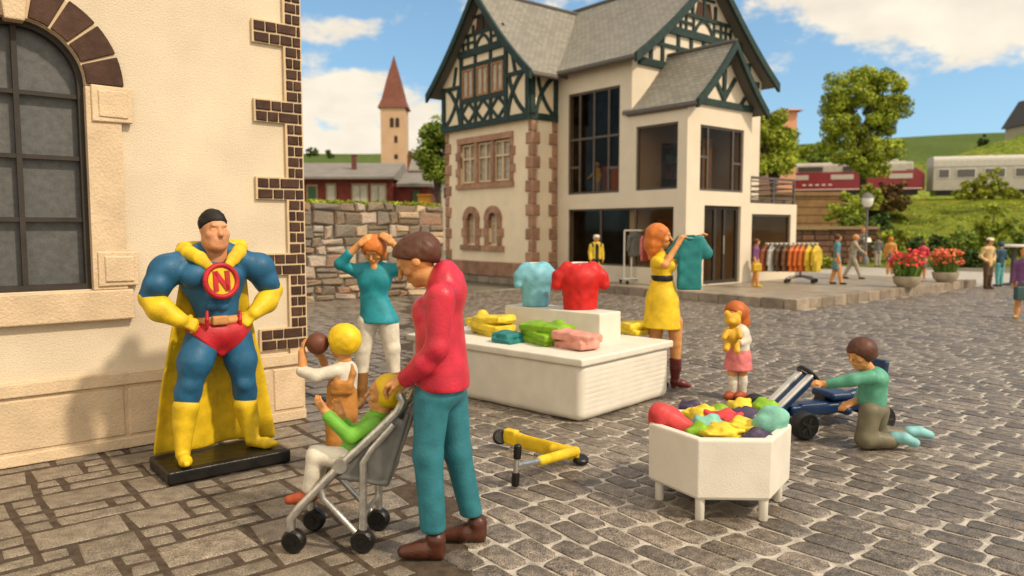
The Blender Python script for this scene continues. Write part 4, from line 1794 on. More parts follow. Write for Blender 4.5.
tk.ell(H(219, 333, 0), (.200, .145, .122))
tk.cone(H(219, 340, -.02), H(219, 350, -.02), .09, .07, k=.03)
tk.cone(HIPL + V3((.01, 0, .05)), H(198, 350, -.02), .128, .128, k=.03)
tk.cone(HIPR + V3((-.01, 0, .05)), H(239, 350, -.01), .126, .124, k=.03)
cr = H(219, 357, 0)
tk.cut(cr, (.68, 0, -.733)).cut(cr, (-.68, 0, -.733)).cut(H(219, 322), (0, 0, 1))
bl = f.layer('belt', False, .01)
bl.ell(H(219, 319.5, 0), (.172, .135, .055))
bl.cut(H(219, 313.5), (0, 0, 1)).cut(H(219, 326), (0, 0, -1))
bl.box(H(220, 320, -.128), (.055, .02, .036), rd=.012)
for n_, px in enumerate((207, 240)):
    lo_ = f.layer('belt_loop%d' % (n_ + 1), False, .008)
    lo_.chain([H(px, 312, -.125 if px < 230 else -.09), H(px, 320, -.145 if px < 230 else -.115), H(px, 328, -.135 if px < 230 else -.10)], [.013, .015, .013])
cl = f.layer('collar', False, .015)
cl.chain([H(182, 252, .05), H(189, 253, -.04), H(200, 258, -.12), H(212, 269, -.15)], [.050, .052, .046, .028], sq=((0, 1, 0), 2.2))
cl.chain([H(241, 250, .05), H(239, 252, -.04), H(234, 258, -.12), H(226, 269, -.15)], [.050, .052, .046, .028], sq=((0, 1, 0), 2.2))
cl.cone(H(183, 248, .08), H(241, 245, .08), .045, .045)
MT = dict(suit=BLUE, glove1=YEL, glove2=YEL, boot1=YEL, boot2=YEL, hair=paint('black_hair', (0.009, 0.007, 0.006), rough=0.62, coat=0), trunks=RED, belt=SKIN, belt_loop1=RED, belt_loop2=RED, collar=YEL)
f.build('hero', hero, MT, res=.0095, body_res=.0075, skin_mat=SKIN2)
# cape: a falling sheet with folds
nu, nv = 26, 22
P0 = []
for j in range(nv):
    t = j / (nv - 1)
    l_ = [(184, 248), (172, 300), (160, 390), (152, 447)]
    r_ = [(241, 246), (247, 300), (262, 380), (272, 430)]
    def itp(q):
        x = t * 3
        i = min(2, int(x))
        k = x - i
        return (q[i][0] * (1 - k) + q[i + 1][0] * k, q[i][1] * (1 - k) + q[i + 1][1] * k)
    yb = .09 + .12 * t
    A_, B_ = H(*itp(l_), yb), H(*itp(r_), yb)
    A_.z = B_.z = 1.62 * (1 - t) + (BZ + .004) * t
    for i in range(nu):
        s_ = i / (nu - 1)
        p = A_.lerp(B_, s_)
        p.y += .05 * t * math.sin(s_ * 11 + .8) + .10 * math.sin(s_ * math.pi) * (.6 + .1 * t) - .05
        P0.append(p)
cb = MB()
cb.add(P0, [(j * nu + i, j * nu + i + 1, (j + 1) * nu + i + 1, (j + 1) * nu + i) for j in range(nv - 1) for i in range(nu - 1)])
cp = cb.build('cape', YEL, hero, smooth=True)
md = cp.modifiers.new('thickness', 'SOLIDIFY')
md.thickness = .022
md.offset = 0
md = cp.modifiers.new('sub', 'SUBSURF')
md.levels = md.render_levels = 1
# emblem
ec = H(221, 281, -.175)
en = V3((.08, -1, .12)).normalized()
em = MB()
em.lathe([(.0, .0), (.100, .0), (.100, .018), (0, .02)], ec - en * .01, en, 32, cap=False)
eo = em.build('emblem', YEL, hero)
rb = MB()
pts = []
for k in range(33):
    a = 2 * math.pi * k / 32
    e1 = en.cross(V3((0, 0, 1))).normalized()
    e2 = e1.cross(en)
    pts.append(ec + en * .006 + (e1 * math.cos(a) + e2 * math.sin(a)) * .112)
rb.tube(pts, .019, 10, cap=False)
rb.build('ring', RED, eo, smooth=True)
e1 = -en.cross(V3((0, 0, 1))).normalized()
e2 = V3((0, 0, 1))
e2 = (e2 - en * e2.dot(en)).normalized()
if e1.x < 0:
    e1 = -e1
lt = MB()
for (a, c, d_, e_) in ((-.042, -.07, -.042, .07), (-.042, .064, .042, -.064), (.042, -.07, .042, .07)):
    lt.beam(ec + en * .012 + e1 * a + e2 * c, ec + en * .012 + e1 * d_ + e2 * e_, .032, .016, up=en)
lt.build('letter_n', RED, eo)

# ================================================================== woman in the red jacket
root, J, s = fig_at(447, 547.5, 'woman in crimson jacket and teal trousers pushing the stroller')
f = Figure()
top = f.layer('jacket', True, .03)
tr = f.layer('trousers', True, .03)
HH = .245
c_, ff, uu, rr, RR = f.head(J(416, 262), (-.80, -.06, -.52), (-.55, 0, .83), HH)
f.skin.cone(J(424, 274), J(447, 286), .058, .068)
hr = f.layer('hair', False, .02)
hr.ell(c_ + uu * .16 * HH - ff * .10 * HH, (.42 * HH, .56 * HH, .43 * HH), RR)
hr.ell(c_ - ff * .34 * HH + uu * .05 * HH, (.36 * HH, .27 * HH, .33 * HH), RR)
hr.cut(J(416, 260.5), (-.14, 0, -1))
hr.noise = (.004, 62, .2)
top.cone(J(446, 293), J(440, 335), .178, .185, sq=((1, 0, 0), 1.75), k=.04)
top.cone(J(440, 335), J(443, 380), .185, .205, sq=((1, 0, 0), 1.42), k=.04)
top.ell(J(424, 312), (.065, .13, .085), k=.05)
top.ell(J(452, 292), (.075, .15, .09), k=.05)
top.cut(J(443, 386), (-.04, 0, -1))
for dd in (-.07, .07):
    top.chain([J(458, 276, dd * .5), J(446, 277, dd), J(434, 288, dd * .9)], [.028, .03, .028], k=.02)
top.chain([J(441, 297, -.18), J(437, 348, -.22), J(424, 364, -.20), J(407, 378, -.13)], [.074, .058, .056, .050], k=.025)
top.chain([J(441, 297, .18), J(434, 345, .22), J(424, 360, .2), J(410, 375, .14)], [.074, .058, .055, .050], k=.025)
f.skin.cone(J(412, 374, -.15), J(402, 380, -.11), .034, .03)
f.skin.cone(J(414, 371, .15), J(403, 377, .12), .034, .03)
f.hand(J(404, 379, -.12), (-.85, .15, -.35), (-.2, .2, -1), curl=.75, L=.185, flip=1)
f.hand(J(405, 376, .13), (-.85, -.1, -.35), (-.2, -.2, -1), curl=.75, L=.185, flip=-1)
tr.ell(J(441, 391), (.125, .18, .10))
tr.chain([J(432, 398, -.09), J(428, 455, -.12), J(433, 526, -.13)], [.098, .076, .068])
tr.chain([J(450, 396, .09), J(457, 450, .08), J(471, 512, .09)], [.098, .076, .062])
tr.cut(J(433, 531, -.13), (0, 0, -1))
f.layers['shoe1'] = Clay(.015)
f.layers['shoe2'] = Clay(.015)
for nm, cx_, dd in (('shoe1', 430, -.13), ('shoe2', 472, .09)):
    S = f.layers[nm]
    hz = .05
    p = J(cx_, 540, dd)
    p.z = 0
    S.cone(p + V3((.03, 0, .10)), p + V3((.03, 0, .045)), .055, .048)
    S.chain([p + V3((.035, 0, .045)), p + V3((-.04, -.005, .05)), p + V3((-.135, -.012, .04))], [.046, .050, .036])
    S.box(p + V3((.045, 0, .016)), (.030, .036, .016), rd=.006, k=.01)
    S.cut(p + V3((0, 0, .002)), (0, 0, -1))
f.build('woman', root, dict(jacket=CRIM, trousers=TEALTR, hair=BROWNHAIR, shoe1=BROWNSHOE, shoe2=BROWNSHOE), res=.008, body_res=.0055, skin_mat=SKIN)

# ================================================================== stroller
SO = gp(340, 545)
SO.z = 0
st = empty('stroller', SO, 0, 'silver folding stroller with grey seat and black wheels', 'stroller')
DN, DF = 3.90, 4.20


def SJ(px, py, d):
    return at(px, py, d) - SO


def far(px, py, d0=DN, d1=DF):
    p = at(px, py, d0) - SO
    return V3((p.x + .03, p.y + (d1 - d0), p.z))


fr = MB()
main = [(399, 394), (403, 401), (398, 411), (388, 421), (341, 465), (300, 507), (291, 518), (291, 536)]
strut = [(394, 424), (372, 449), (363, 462), (363, 535)]
cross_ = [(321, 487), (323, 498), (340, 516), (356, 533)]
for fn in (lambda x, y: SJ(x, y, DN), far):
    fr.tube([fn(*p) for p in main], .0245, 10)
    fr.tube([fn(*p) for p in strut], .0215, 10)
    fr.tube([fn(*p) for p in cross_], .018, 10)
    hb_ = fn(341, 465)
    fr.lathe([(.0, -.03), (.038, -.03), (.04, 0), (.038, .03), (0, .03)], hb_, (0, 1, 0), 16, cap=False)
for p in ((399, 395), (341, 465), (363, 515), (300, 507)):
    fr.tube([SJ(*p, DN), far(*p)], .014, 8)
fr.build('frame', SILVER, st, smooth=True)
seat = Clay(.015)
for a_, c_ in (((404, 416), (383, 484)), ((383, 486), (334, 478))):
    A_ = (SJ(*a_, DN) + far(*a_)) / 2
    C_ = (SJ(*c_, DN) + far(*c_)) / 2
    ax_ = (C_ - A_).normalized()
    yy_ = (V3((0, 1, 0)) - ax_ * ax_.y).normalized()
    seat.box((A_ + C_) / 2, ((C_ - A_).length / 2 + .01, .135, .014), rd=.012, R=rmat(ax_, yy_, ax_.cross(yy_)))
for dd in (.03, .27):
    Q = [SJ(*p, DN) + V3((.03 * dd / .3, dd, 0)) for p in ((392, 428), (375, 475), (345, 474), (368, 455))]
    seat.cone(Q[0], Q[1], .06, .05, sq=((0, 1, 0), 4.0))
    seat.cone(Q[1], Q[2], .05, .035, sq=((0, 1, 0), 4.0))
    seat.cone(Q[0], Q[3], .04, .05, sq=((0, 1, 0), 4.0))
    seat.cone(Q[3], Q[2], .05, .035, sq=((0, 1, 0), 4.0))
    seat.cone(Q[3], Q[1], .07, .06, sq=((0, 1, 0), 4.0))
seat.build('seat', GREYSEAT, st, .0065)
for p in ((294, 545), (363, 547)):
    for k, fn in enumerate((lambda x, y: SJ(x, y, DN), far)):
        c = fn(*p)
        c.z = .066
        wb = MB()
        wb.lathe([(.018, -.03), (.052, -.032), (.064, -.02), (.066, 0), (.064, .02), (.052, .032), (.018, .03)], c, (.15, 1, 0), 24)
        wo = wb.build('wheel', BLK, st, smooth=True)
        hb_ = MB()
        hb_.lathe([(.0, -.036), (.02, -.036), (.02, .036), (0, .036)], c, (.15, 1, 0), 14, cap=False)
        hb_.build('hub', BLK, wo, smooth=True)

# ================================================================== toddler in the stroller
root = empty('person', gp(350, 545), 0, 'toddler in green top and white trousers sitting in the stroller', 'person')
TO = root.location.copy()
TD = 4.06


def J(px, py, dd=0.0):
    return at(px, py, TD + dd) - TO


f = Figure()
tp = f.layer('sweater', True, .02)
bt = f.layer('trousers', True, .02)
HH = .205
c_, ff, uu, rr, RR = f.head(J(384, 394), (-.97, -.05, .12), (.12, 0, 1), HH)
f.skin.cone(J(385, 405), J(380, 416), .042, .048)
hr = f.layer('hair', False, .015)
hr.ell(c_ - ff * .13 * HH + uu * .10 * HH, (.47 * HH, .47 * HH, .47 * HH), RR)
hr.ell(c_ + ff * .42 * HH - uu * .06 * HH, (.55 * HH, .40 * HH, .44 * HH), RR, sub=True)
tp.cone(J(378, 424), J(354, 456), .088, .095, sq=((0, 1, 0), .85))
tp.chain([J(376, 424, -.10), J(350, 437, -.14), J(329, 417, -.13)], [.042, .038, .036])
tp.chain([J(374, 424, .10), J(352, 432, .13), J(342, 421, .11)], [.042, .038, .035])
f.skin.cone(J(331, 418, -.13), J(325, 411, -.12), .027, .023)
f.hand(J(325, 410, -.12), (-.55, 0, .8), (.2, .9, .2), curl=.35, L=.105, flip=1)
f.skin.cone(J(343, 421, .11), J(341, 414, .10), .027, .023)
f.hand(J(341, 413, .10), (-.35, 0, .9), (.2, -.9, .2), curl=.35, L=.10, flip=-1)
bt.ell(J(352, 460), (.08, .12, .065))
for dd in (-.065, .07):
    o_ = 0 if dd < 0 else 5
    bt.chain([J(350, 459, dd), J(316 + o_, 455, dd), J(310 + o_, 488, dd)], [.064, .050, .040])
    S = Clay(.012)
    a_ = J(307 + o_, 496, dd)
    S.chain([a_, a_ + V3((-.045, -.005, -.012)), a_ + V3((-.095, -.01, -.018))], [.034, .032, .026])
    f.layers['shoe%d' % (1 if dd < 0 else 2)] = S
f.build('toddler', root, dict(sweater=GREENP, trousers=WHITE, hair=YELHAIR, shoe1=RUST, shoe2=RUST), res=.0065, body_res=.0048, skin_mat=SKIN)

# ================================================================== blond boy with the brown ball
root, J, s = fig_at(338, 471, 'blond boy in ochre dungarees holding up a brown ball')
f = Figure()
sh = f.layer('shirt', True, .02)
du = f.layer('dungarees', False, .02)
HH = .235
c_, ff, uu, rr, RR = f.head(J(343, 342), (-.93, .35, .05), (0, 0, 1), HH)
f.skin.cone(J(344, 352), J(345, 364), .045, .05)
hr = f.layer('hair', False, .015)
hr.ell(c_ - ff * .05 * HH + uu * .08 * HH, (.50 * HH, .52 * HH, .50 * HH), RR)
hr.ell(c_ + ff * .46 * HH - uu * .12 * HH, (.50 * HH, .36 * HH, .46 * HH), RR, sub=True)
hr.cut(c_ - uu * .36 * HH, -uu)
sh.cone(J(344, 372), J(342, 405), .098, .10, sq=((0, 1, 0), 1.2))
sh.chain([J(336, 371, -.07), J(316, 376, -.10), J(302, 371, -.06)], [.050, .046, .042])
sh.chain([J(347, 371, .08), J(334, 372, .16), J(324, 366, .13)], [.050, .045, .040])
f.skin.cone(J(303, 370, -.06), J(302, 352, -.03), .034, .027)
f.hand(J(302, 352, -.03), (.18, .25, .95), (.8, .5, -.1), curl=.35, L=.125, flip=1)
f.skin.cone(J(325, 366, .13), J(322, 357, .08), .032, .027)
f.hand(J(322, 357, .08), (-.5, -.2, .8), (-.4, -.3, .8), curl=.4, L=.12, flip=-1)
du.cone(J(342, 388), J(342, 412), .106, .112, sq=((0, 1, 0), 1.15))
du.box(J(343, 386, -.02), (.075, .088, .05), rd=.02)
du.chain([J(337, 386, -.09), J(335, 374, -.085), J(337, 366, -.05)], [.022, .020, .018])
du.chain([J(350, 386, -.085), J(353, 374, -.06), J(351, 366, -.03)], [.022, .020, .018])
du.ell(J(341, 414), (.115, .10, .09))
for x, dd in ((334, -.05), (348, .05)):
    du.chain([J(x, 416, dd), J(x, 440, dd), J(x, 462, dd)], [.068, .055, .048])
    f.skin.cone(J(x, 420, dd), J(x, 464, dd), .045, .03)
    S = Clay(.012)
    p = J(x, 468, dd)
    p.z = .035
    S.chain([p, p + V3((-.10, .03, -.005))], [.038, .03])
    S.cut((0, 0, .001), (0, 0, -1))
    f.layers['shoe%d' % (1 if dd < 0 else 2)] = S
f.build('boy', root, dict(shirt=WHITE, dungarees=OCHRE, hair=YELHAIR, shoe1=BROWNSHOE, shoe2=BROWNSHOE), res=.0075, body_res=.006, skin_mat=SKIN)
bc = at(317.5, 343.5, 5.25)
ball = Clay(.01)
ball.ell((0, 0, 0), .079)
ball.noise = (.002, 60, .5)
bo_ = ball.build('ball', paint('ball_brown', (0.13, 0.04, 0.02)), None, .007)
bo_.location = bc
tag(bo_, 'brown ball held up by the blond boy', 'ball')

# ================================================================== woman in turquoise with her hands on her head
root, J, s = fig_at(377, 406, 'woman in turquoise tunic and white trousers clutching her orange hair')
f = Figure()
tp = f.layer('tunic', True, .03)
tr = f.layer('trousers', True, .025)
HH = .255
c_, ff, uu, rr, RR = f.head(J(374, 251, -.06), (-.12, -.86, -.48), (-.05, -.48, .86), HH)
f.skin.cone(J(374, 255), J(374, 268), .055, .06)
f.skin.ell(J(374, 268.5, -.075), (.038, .022, .045))
hr = f.layer('hair', False, .02)
hr.ell(c_ + uu * .14 * HH - ff * .08 * HH, (.48 * HH, .52 * HH, .45 * HH), RR)
hr.ell(c_ - uu * .22 * HH - ff * .22 * HH, (.42 * HH, .30 * HH, .36 * HH), RR)
hr.ell(c_ + ff * .50 * HH - uu * .16 * HH, (.40 * HH, .36 * HH, .40 * HH), RR, sub=True)
hr.noise = (.003, 55, .1)
tp.cone(J(375, 276), J(374, 296), .155, .130, sq=((0, 1, 0), 1.45))
tp.cone(J(374, 298), J(379, 322), .132, .195, sq=((0, 1, 0), 1.35))
for px in (366, 383):
    tp.ell(J(px, 281, -.035), (.07, .06, .07), k=.08)
tp.cone(J(360, 270), J(391, 270), .07, .07)
tp.cut(J(379, 322.5), (-.03, 0, -1))
tp.chain([J(358, 272), J(340, 264, -.10), J(349, 254, -.12)], [.062, .052, .045])
tp.chain([J(392, 271), J(408, 264, -.10), J(404, 258, -.12)], [.062, .052, .045])
f.skin.cone(J(347, 256, -.12), J(361, 243, -.13), .038, .030)
f.skin.cone(J(404, 257, -.12), J(391, 241, -.13), .038, .030)
f.hand(J(360, 244, -.14), (.75, .2, .62), (.5, .75, -.4), curl=.45, L=.185, flip=1)
f.hand(J(391, 242, -.14), (-.75, .2, .62), (-.5, .75, -.4), curl=.45, L=.185, flip=-1)
be = Clay(.01)
be.cone(J(374, 296.5), J(374, 298), .137, .137, sq=((0, 1, 0), 1.42))
be.cut(J(374, 295.7), (0, 0, 1)).cut(J(374, 298.3), (0, 0, -1))
f.layers['waistband'] = be
tr.chain([J(368, 322, 0), J(363, 348, -.01), J(362, 372, 0)], [.105, .078, .060])
tr.chain([J(388, 322, 0), J(392, 348, -.01), J(394, 372, 0)], [.105, .078, .060])
for nm, x, dd in (('boot1', 361.5, 0), ('boot2', 395, 0)):
    S = Clay(.015)
    p = J(x, 404, dd)
    S.chain([J(x + (.5 if x < 370 else -.5), 372, dd), J(x, 388, dd), V3((p.x, p.y, .07))], [.062, .056, .046])
    S.chain([V3((p.x, p.y + .02, .045)), V3((p.x + (-.02 if x < 370 else .02), p.y - .13, .036))], [.045, .038])
    S.cut((0, 0, .001), (0, 0, -1)).cut(J(x, 371), (0, 0, 1))
    f.layers[nm] = S
f.build('woman', root, dict(tunic=TURQ, trousers=WHITE, hair=ORHAIR, waistband=TURQ, boot1=OLIVEBR, boot2=OLIVEBR), res=.0095, body_res=.0065, skin_mat=SKIN)

# ================================================================== woman in the yellow dress
root, J, s = fig_at(677, 387.5, 'woman in belted yellow dress holding up a teal t-shirt')
f = Figure()
dp = f.layer('dress', True, .03)
HH = .255
c_, ff, uu, rr, RR = f.head(J(661, 237), (.97, -.22, -.05), (0, 0, 1), HH)
f.skin.cone(J(659, 246), J(660, 258), .050, .056)
hr = f.layer('hair', False, .025)
hr.ell(c_ - ff * .10 * HH + uu * .12 * HH, (.46 * HH, .46 * HH, .44 * HH), RR)
hr.chain([J(655, 234), J(653, 246), J(653.5, 256)], [.11, .095, .06])
hr.ell(c_ + ff * .50 * HH - uu * .14 * HH, (.55 * HH, .40 * HH, .42 * HH), RR, sub=True)
hr.noise = (.009, 34, .4)
dp.cone(J(661, 264), J(662, 276), .150, .118, sq=((1, 0, 0), 1.3))
dp.ell(J(669, 266), (.075, .12, .075), k=.04)
dp.chain([J(662, 280), J(662, 300), J(662, 330)], [.122, .175, .215], sq=((0, 1, 0), 1.15))
dp.cut(J(662, 328), (-.05, 0, -1))
dp.cone(J(657, 262, -.14), J(659, 262, -.17), .068, .060)
dp.cone(J(661, 262, .14), J(664, 262, .17), .066, .060)
be = Clay(.008)
be.cone(J(662, 277), J(662, 279), .130, .130, sq=((1, 0, 0), 1.10))
be.cut(J(662, 274.8), (0, 0, 1)).cut(J(662, 281), (0, 0, -1))
f.layers['belt'] = be
f.skin.chain([J(658, 262, -.16), J(665, 265, -.20), J(678, 244, -.14)], [.050, .040, .028])
f.skin.chain([J(663, 262, .16), J(674, 262, .22), J(697, 242, .08)], [.048, .038, .028])
f.hand(J(678, 244, -.14), (.5, .15, .85), (.75, .4, -.3), curl=.7, L=.175, flip=1)
f.hand(J(697, 242, .08), (.5, -.1, .85), (.75, -.3, -.3), curl=.7, L=.175, flip=-1)
f.skin.chain([J(675, 322, -.02), J(675.5, 344, -.02), J(675.5, 368, -.02)], [.085, .064, .050])
f.skin.chain([J(657, 322, .04), J(655, 344, .04), J(654, 368, .04)], [.085, .064, .050])
for nm, x, dd in (('boot1', 676, -.02), ('boot2', 654, .04)):
    S = Clay(.015)
    p = J(x, 384, dd)
    S.chain([J(x - 0.5, 357, dd), J(x - .5, 368, dd), V3((p.x - .015, p.y, .085))], [.066, .062, .044])
    S.chain([V3((p.x - .02, p.y, .07)), V3((p.x + .05, p.y - .01, .052)), V3((p.x + .125, p.y - .03, .034))], [.048, .044, .033])
    S.box(V3((p.x - .03, p.y, .022)), (.024, .03, .022), rd=.006)
    S.cut((0, 0, .001), (0, 0, -1)).cut(J(x, 357.5), (.1, 0, 1))
    f.layers[nm] = S
f.build('woman', root, dict(dress=YEL, hair=ORHAIR, belt=BLK, boot1=MAROON, boot2=MAROON), res=.0095, body_res=.0065, skin_mat=SKIN)


def tshirt(name, label, loc, wdt, hgt, mat, rz=0.0, dep=.035, collar=None, fill=False, group=None, res=.009, rim=None, dome=False):
    """a short-sleeved shirt; its hem is at the origin"""
    o = empty(name, loc, rz, label, 't-shirt', group)
    c = Clay(.03)
    w2 = wdt * .33
    if fill:
        c.cone((0, 0, 0), (0, 0, hgt * .55), w2 * .90, w2 * 1.04, sq=((0, 1, 0), 1.2))
        c.ell((0, 0, hgt * .62), (w2 * 1.12, w2 * .92, hgt * .31))
        for s_ in (-1, 1):
            c.chain([(s_ * w2 * .70, 0, hgt * .84), (s_ * wdt * .395, 0, hgt * .66), (s_ * wdt * .435, -.01, hgt * .50)], [w2 * .36, w2 * .34, w2 * .31], k=.03)
        if dome:
            c.ell((0, 0, hgt * .70), (wdt * .43, w2 * .85, hgt * .25), k=.06)
        c.ell((0, -.02, hgt * 1.0), (w2 * .42, w2 * .42, hgt * .10), sub=True)
        c.cut((0, 0, 0.0), (0, 0, -1))
        c.noise = (.006, 26, 1.1)
    else:
        c.cone((0, 0, .02), (0, 0, hgt * .6), w2 * .92, w2 * .96, sq=((0, 1, 0), w2 / dep))
        c.box((0, 0, hgt * .5), (w2 * .93, dep, hgt * .48), rd=.02)
        for s_ in (-1, 1):
            c.cone((s_ * w2 * .75, 0, hgt * .90), (s_ * wdt * .46, 0, hgt * .68), hgt * .10, hgt * .11, sq=((0, 1, 0), hgt * .1 / dep))
        c.ell((0, 0, hgt * 1.0), (w2 * .40, dep * 3, hgt * .075), sub=True)
        c.cut((0, 0, .012), (0, 0, -1))
        c.noise = (.006, 22, .5)
    c.build('fabric', mat, o, res)
    if collar:
        k = Clay(.01)
        z = hgt * (.90 if fill else .95)
        r_ = w2 * (.46 if fill else .42)
        pts = [(r_ * math.cos(a), (r_ * .75 if fill else dep * .9) * math.sin(a), z + .018 * (1 if math.sin(a) > 0 else -.6)) for a in np.linspace(0, 2 * math.pi, 15)]
        k.chain(pts, [.012] * 15)
        k.build('collar', collar, o, min(res, .007))
    return o


TEALS = paint('teal_shirt', (0.012, 0.17, 0.175))
p = at(689, 291, 8.02)
tshirt('shirt', 'teal t-shirt held up by the woman in yellow', p, .40, .60, TEALS, dep=.028, collar=TEALS)

# ================================================================== girl with the teddy bear
root, J, s = fig_at(737, 398, 'small girl in white top and pink skirt hugging a teddy bear')
f = Figure()
tp = f.layer('top', True, .02)
sk = f.layer('skirt', False, .02)
HH = .235
c_, ff, uu, rr, RR = f.head(J(735, 314), (-.70, -.70, -.12), (0, 0, 1), HH)
f.skin.cone(J(737, 322), J(738, 332), .042, .048)
hr = f.layer('hair', False, .02)
hr.ell(c_ - ff * .08 * HH + uu * .10 * HH, (.48 * HH, .50 * HH, .48 * HH), RR)
hr.chain([J(741, 312, .04), J(742.5, 322, .05), J(742, 329, .05)], [.085, .075, .05])
hr.ell(c_ + ff * .50 * HH - uu * .16 * HH, (.44 * HH, .38 * HH, .42 * HH), RR, sub=True)
tp.cone(J(739, 333), J(739, 348), .098, .10, sq=((.7, -.7, 0), .95))
tp.chain([J(745, 332, .05), J(747, 340, -.02), J(740, 343, -.10)], [.046, .042, .036])
tp.chain([J(732, 332, -.02), J(727, 339, -.08), J(730, 343, -.13)], [.046, .042, .036])
f.skin.cone(J(741, 343, -.09), J(735, 342, -.17), .028, .024)
f.hand(J(735, 342, -.17), (-.9, -.3, .1), (-.3, .9, 0), curl=.4, L=.10, flip=1)
f.skin.cone(J(729, 342, -.12), J(727, 337, -.18), .028, .024)
f.hand(J(728, 338, -.18), (.6, -.3, .5), (.3, .9, 0), curl=.4, L=.10, flip=-1)
sk.chain([J(739, 346), J(738.5, 358), J(738, 371)], [.105, .128, .15], sq=((0, 1, 0), 1.1))
sk.cut(J(738, 369.5), (0, 0, -1)).cut(J(738, 345.5), (0, 0, 1))
sk.noise = (.005, 42, .2)
for nm, x, dd in (('1', 732.5, -.03), ('2', 742.5, -.02)):
    f.skin.chain([J(x, 364, dd), J(x, 378, dd)], [.054, .045])
    S = Clay(.01)
    S.chain([J(x, 374, dd), J(x, 382, dd), J(x, 391, dd)], [.050, .048, .040])
    S.cut(J(x, 374.5), (0, 0, 1))
    S.noise = (.003, 70, .1)
    f.layers['sock' + nm] = S
    S = Clay(.012)
    p = J(x, 394, dd)
    p.z = .045
    S.chain([p + V3((.01, .01, 0)), p + V3((-.055, -.045, -.006)), p + V3((-.075, -.06, -.010))], [.045, .043, .035])
    S.cut((0, 0, .001), (0, 0, -1))
    f.layers['shoe' + nm] = S
f.build('girl', root, dict(top=WHITE, skirt=PINK, hair=REDHAIR, sock1=WHITE, sock2=WHITE, shoe1=RUST, shoe2=RUST), res=.0085, body_res=.0065, skin_mat=SKIN)
# teddy bear
TBO = at(733, 352, 7.34)
tbz = empty('teddy_bear', TBO, 0, 'golden teddy bear in the arms of the small girl', 'teddy bear')
T = lambda px, py, dd=0.0: at(px, py, 7.34 + dd) - TBO
t = Clay(.02)
t.ell(T(732, 336), (.070, .065, .085))
t.ell(T(733, 320), (.078, .07, .072))
t.ell(T(731.5, 322, -.06), (.036, .035, .03))
for x in (727, 739):
    t.ell(T(x, 313.5), (.03, .022, .032))
t.chain([T(727, 331, -.03), T(724, 338, -.08)], [.032, .026])
t.chain([T(738, 331, -.03), T(740, 337, -.07)], [.032, .026])
t.chain([T(728, 344), T(726, 349, -.06)], [.036, .032])
t.chain([T(736, 345), T(737, 351, -.06)], [.036, .032])
t.build('bear_body', paint('teddy_gold', (0.60, 0.33, 0.02)), tbz, .007)

# ================================================================== kneeling boy
root, J, s = fig_at(884, 446, 'kneeling boy in sea-green sweater gripping the pedal kart')
f = Figure()
tp = f.layer('sweater', True, .025)
tr = f.layer('trousers', True, .025)
HH = .235
c_, ff, uu, rr, RR = f.head(J(866.5, 354), (-.93, -.28, -.30), (-.24, 0, .95), HH)
f.skin.cone(J(870, 363), J(878, 374), .045, .05)
hr = f.layer('hair', False, .02)
hr.ell(c_ - ff * .09 * HH + uu * .12 * HH, (.46 * HH, .50 * HH, .44 * HH), RR)
hr.ell(c_ - ff * .22 * HH - uu * .1 * HH, (.40 * HH, .32 * HH, .36 * HH), RR)
hr.ell(c_ + ff * .44 * HH - uu * .30 * HH, (.48 * HH, .42 * HH, .44 * HH), RR, sub=True)
hr.cut(c_ - uu * .30 * HH, -uu - ff * .3)
tp.cone(J(879, 380), J(878, 401), .108, .108, sq=((1, 0, 0), 1.02), k=.03)
tp.ell(J(880, 378), (.095, .13, .08), k=.03)
tp.cut(J(877, 405.5), (.05, 0, -1))
tp.chain([J(876, 377, -.12), J(858, 380, -.12), J(834, 384, -.04)], [.055, .048, .038])
tp.chain([J(880, 378, .12), J(868, 392, .17), J(862, 402, .06)], [.05, .045, .036])
f.skin.cone(J(836, 384, -.05), J(829, 384, -.03), .034, .028)
f.hand(J(829, 384, -.03), (-.95, .1, .15), (-.2, .5, -.8), curl=.75, L=.125, flip=1)
f.skin.cone(J(863, 401, .06), J(856, 403, .0), .032, .026)
f.hand(J(857, 403, .0), (-.85, -.15, -.35), (-.3, .4, -.85), curl=.4, L=.13, flip=-1)
tr.ell(J(879, 409), (.10, .115, .09))
kz = .085
a1, a2 = J(871, 440, -.09), J(880, 436, .09)
a1.z = a2.z = kz
tr.chain([J(876, 412, -.07), a1], [.085, .075])
tr.chain([J(884, 411, .07), a2], [.085, .072])
b1, b2 = J(898, 442, -.09), J(912, 438, .08)
b1.z = b2.z = .065
tr.chain([a1, b1], [.078, .055])
tr.chain([a2, b2], [.075, .052])
tr.cut((0, 0, .002), (0, 0, -1))
for nm, p, dv in (('shoe1', b1, V3((.115, -.075, .02))), ('shoe2', b2, V3((.15, -.02, .02)))):
    S = Clay(.012)
    q = p + V3((.02, 0, .01))
    S.chain([q + V3((0, 0, .02)), q + dv * .5 + V3((0, 0, .012)), q + dv + V3((0, 0, -.02))], [.052, .050, .040], sq=((0, 0, 1), 1.15))
    S.cut((0, 0, .002), (0, 0, -1))
    f.layers[nm] = S
root.location.x -= .045
f.build('boy', root, dict(sweater=SEAGR, trousers=OLIVE, hair=BROWNHAIR, shoe1=LTBLUE, shoe2=LTBLUE), res=.0085, body_res=.0065, skin_mat=SKIN)

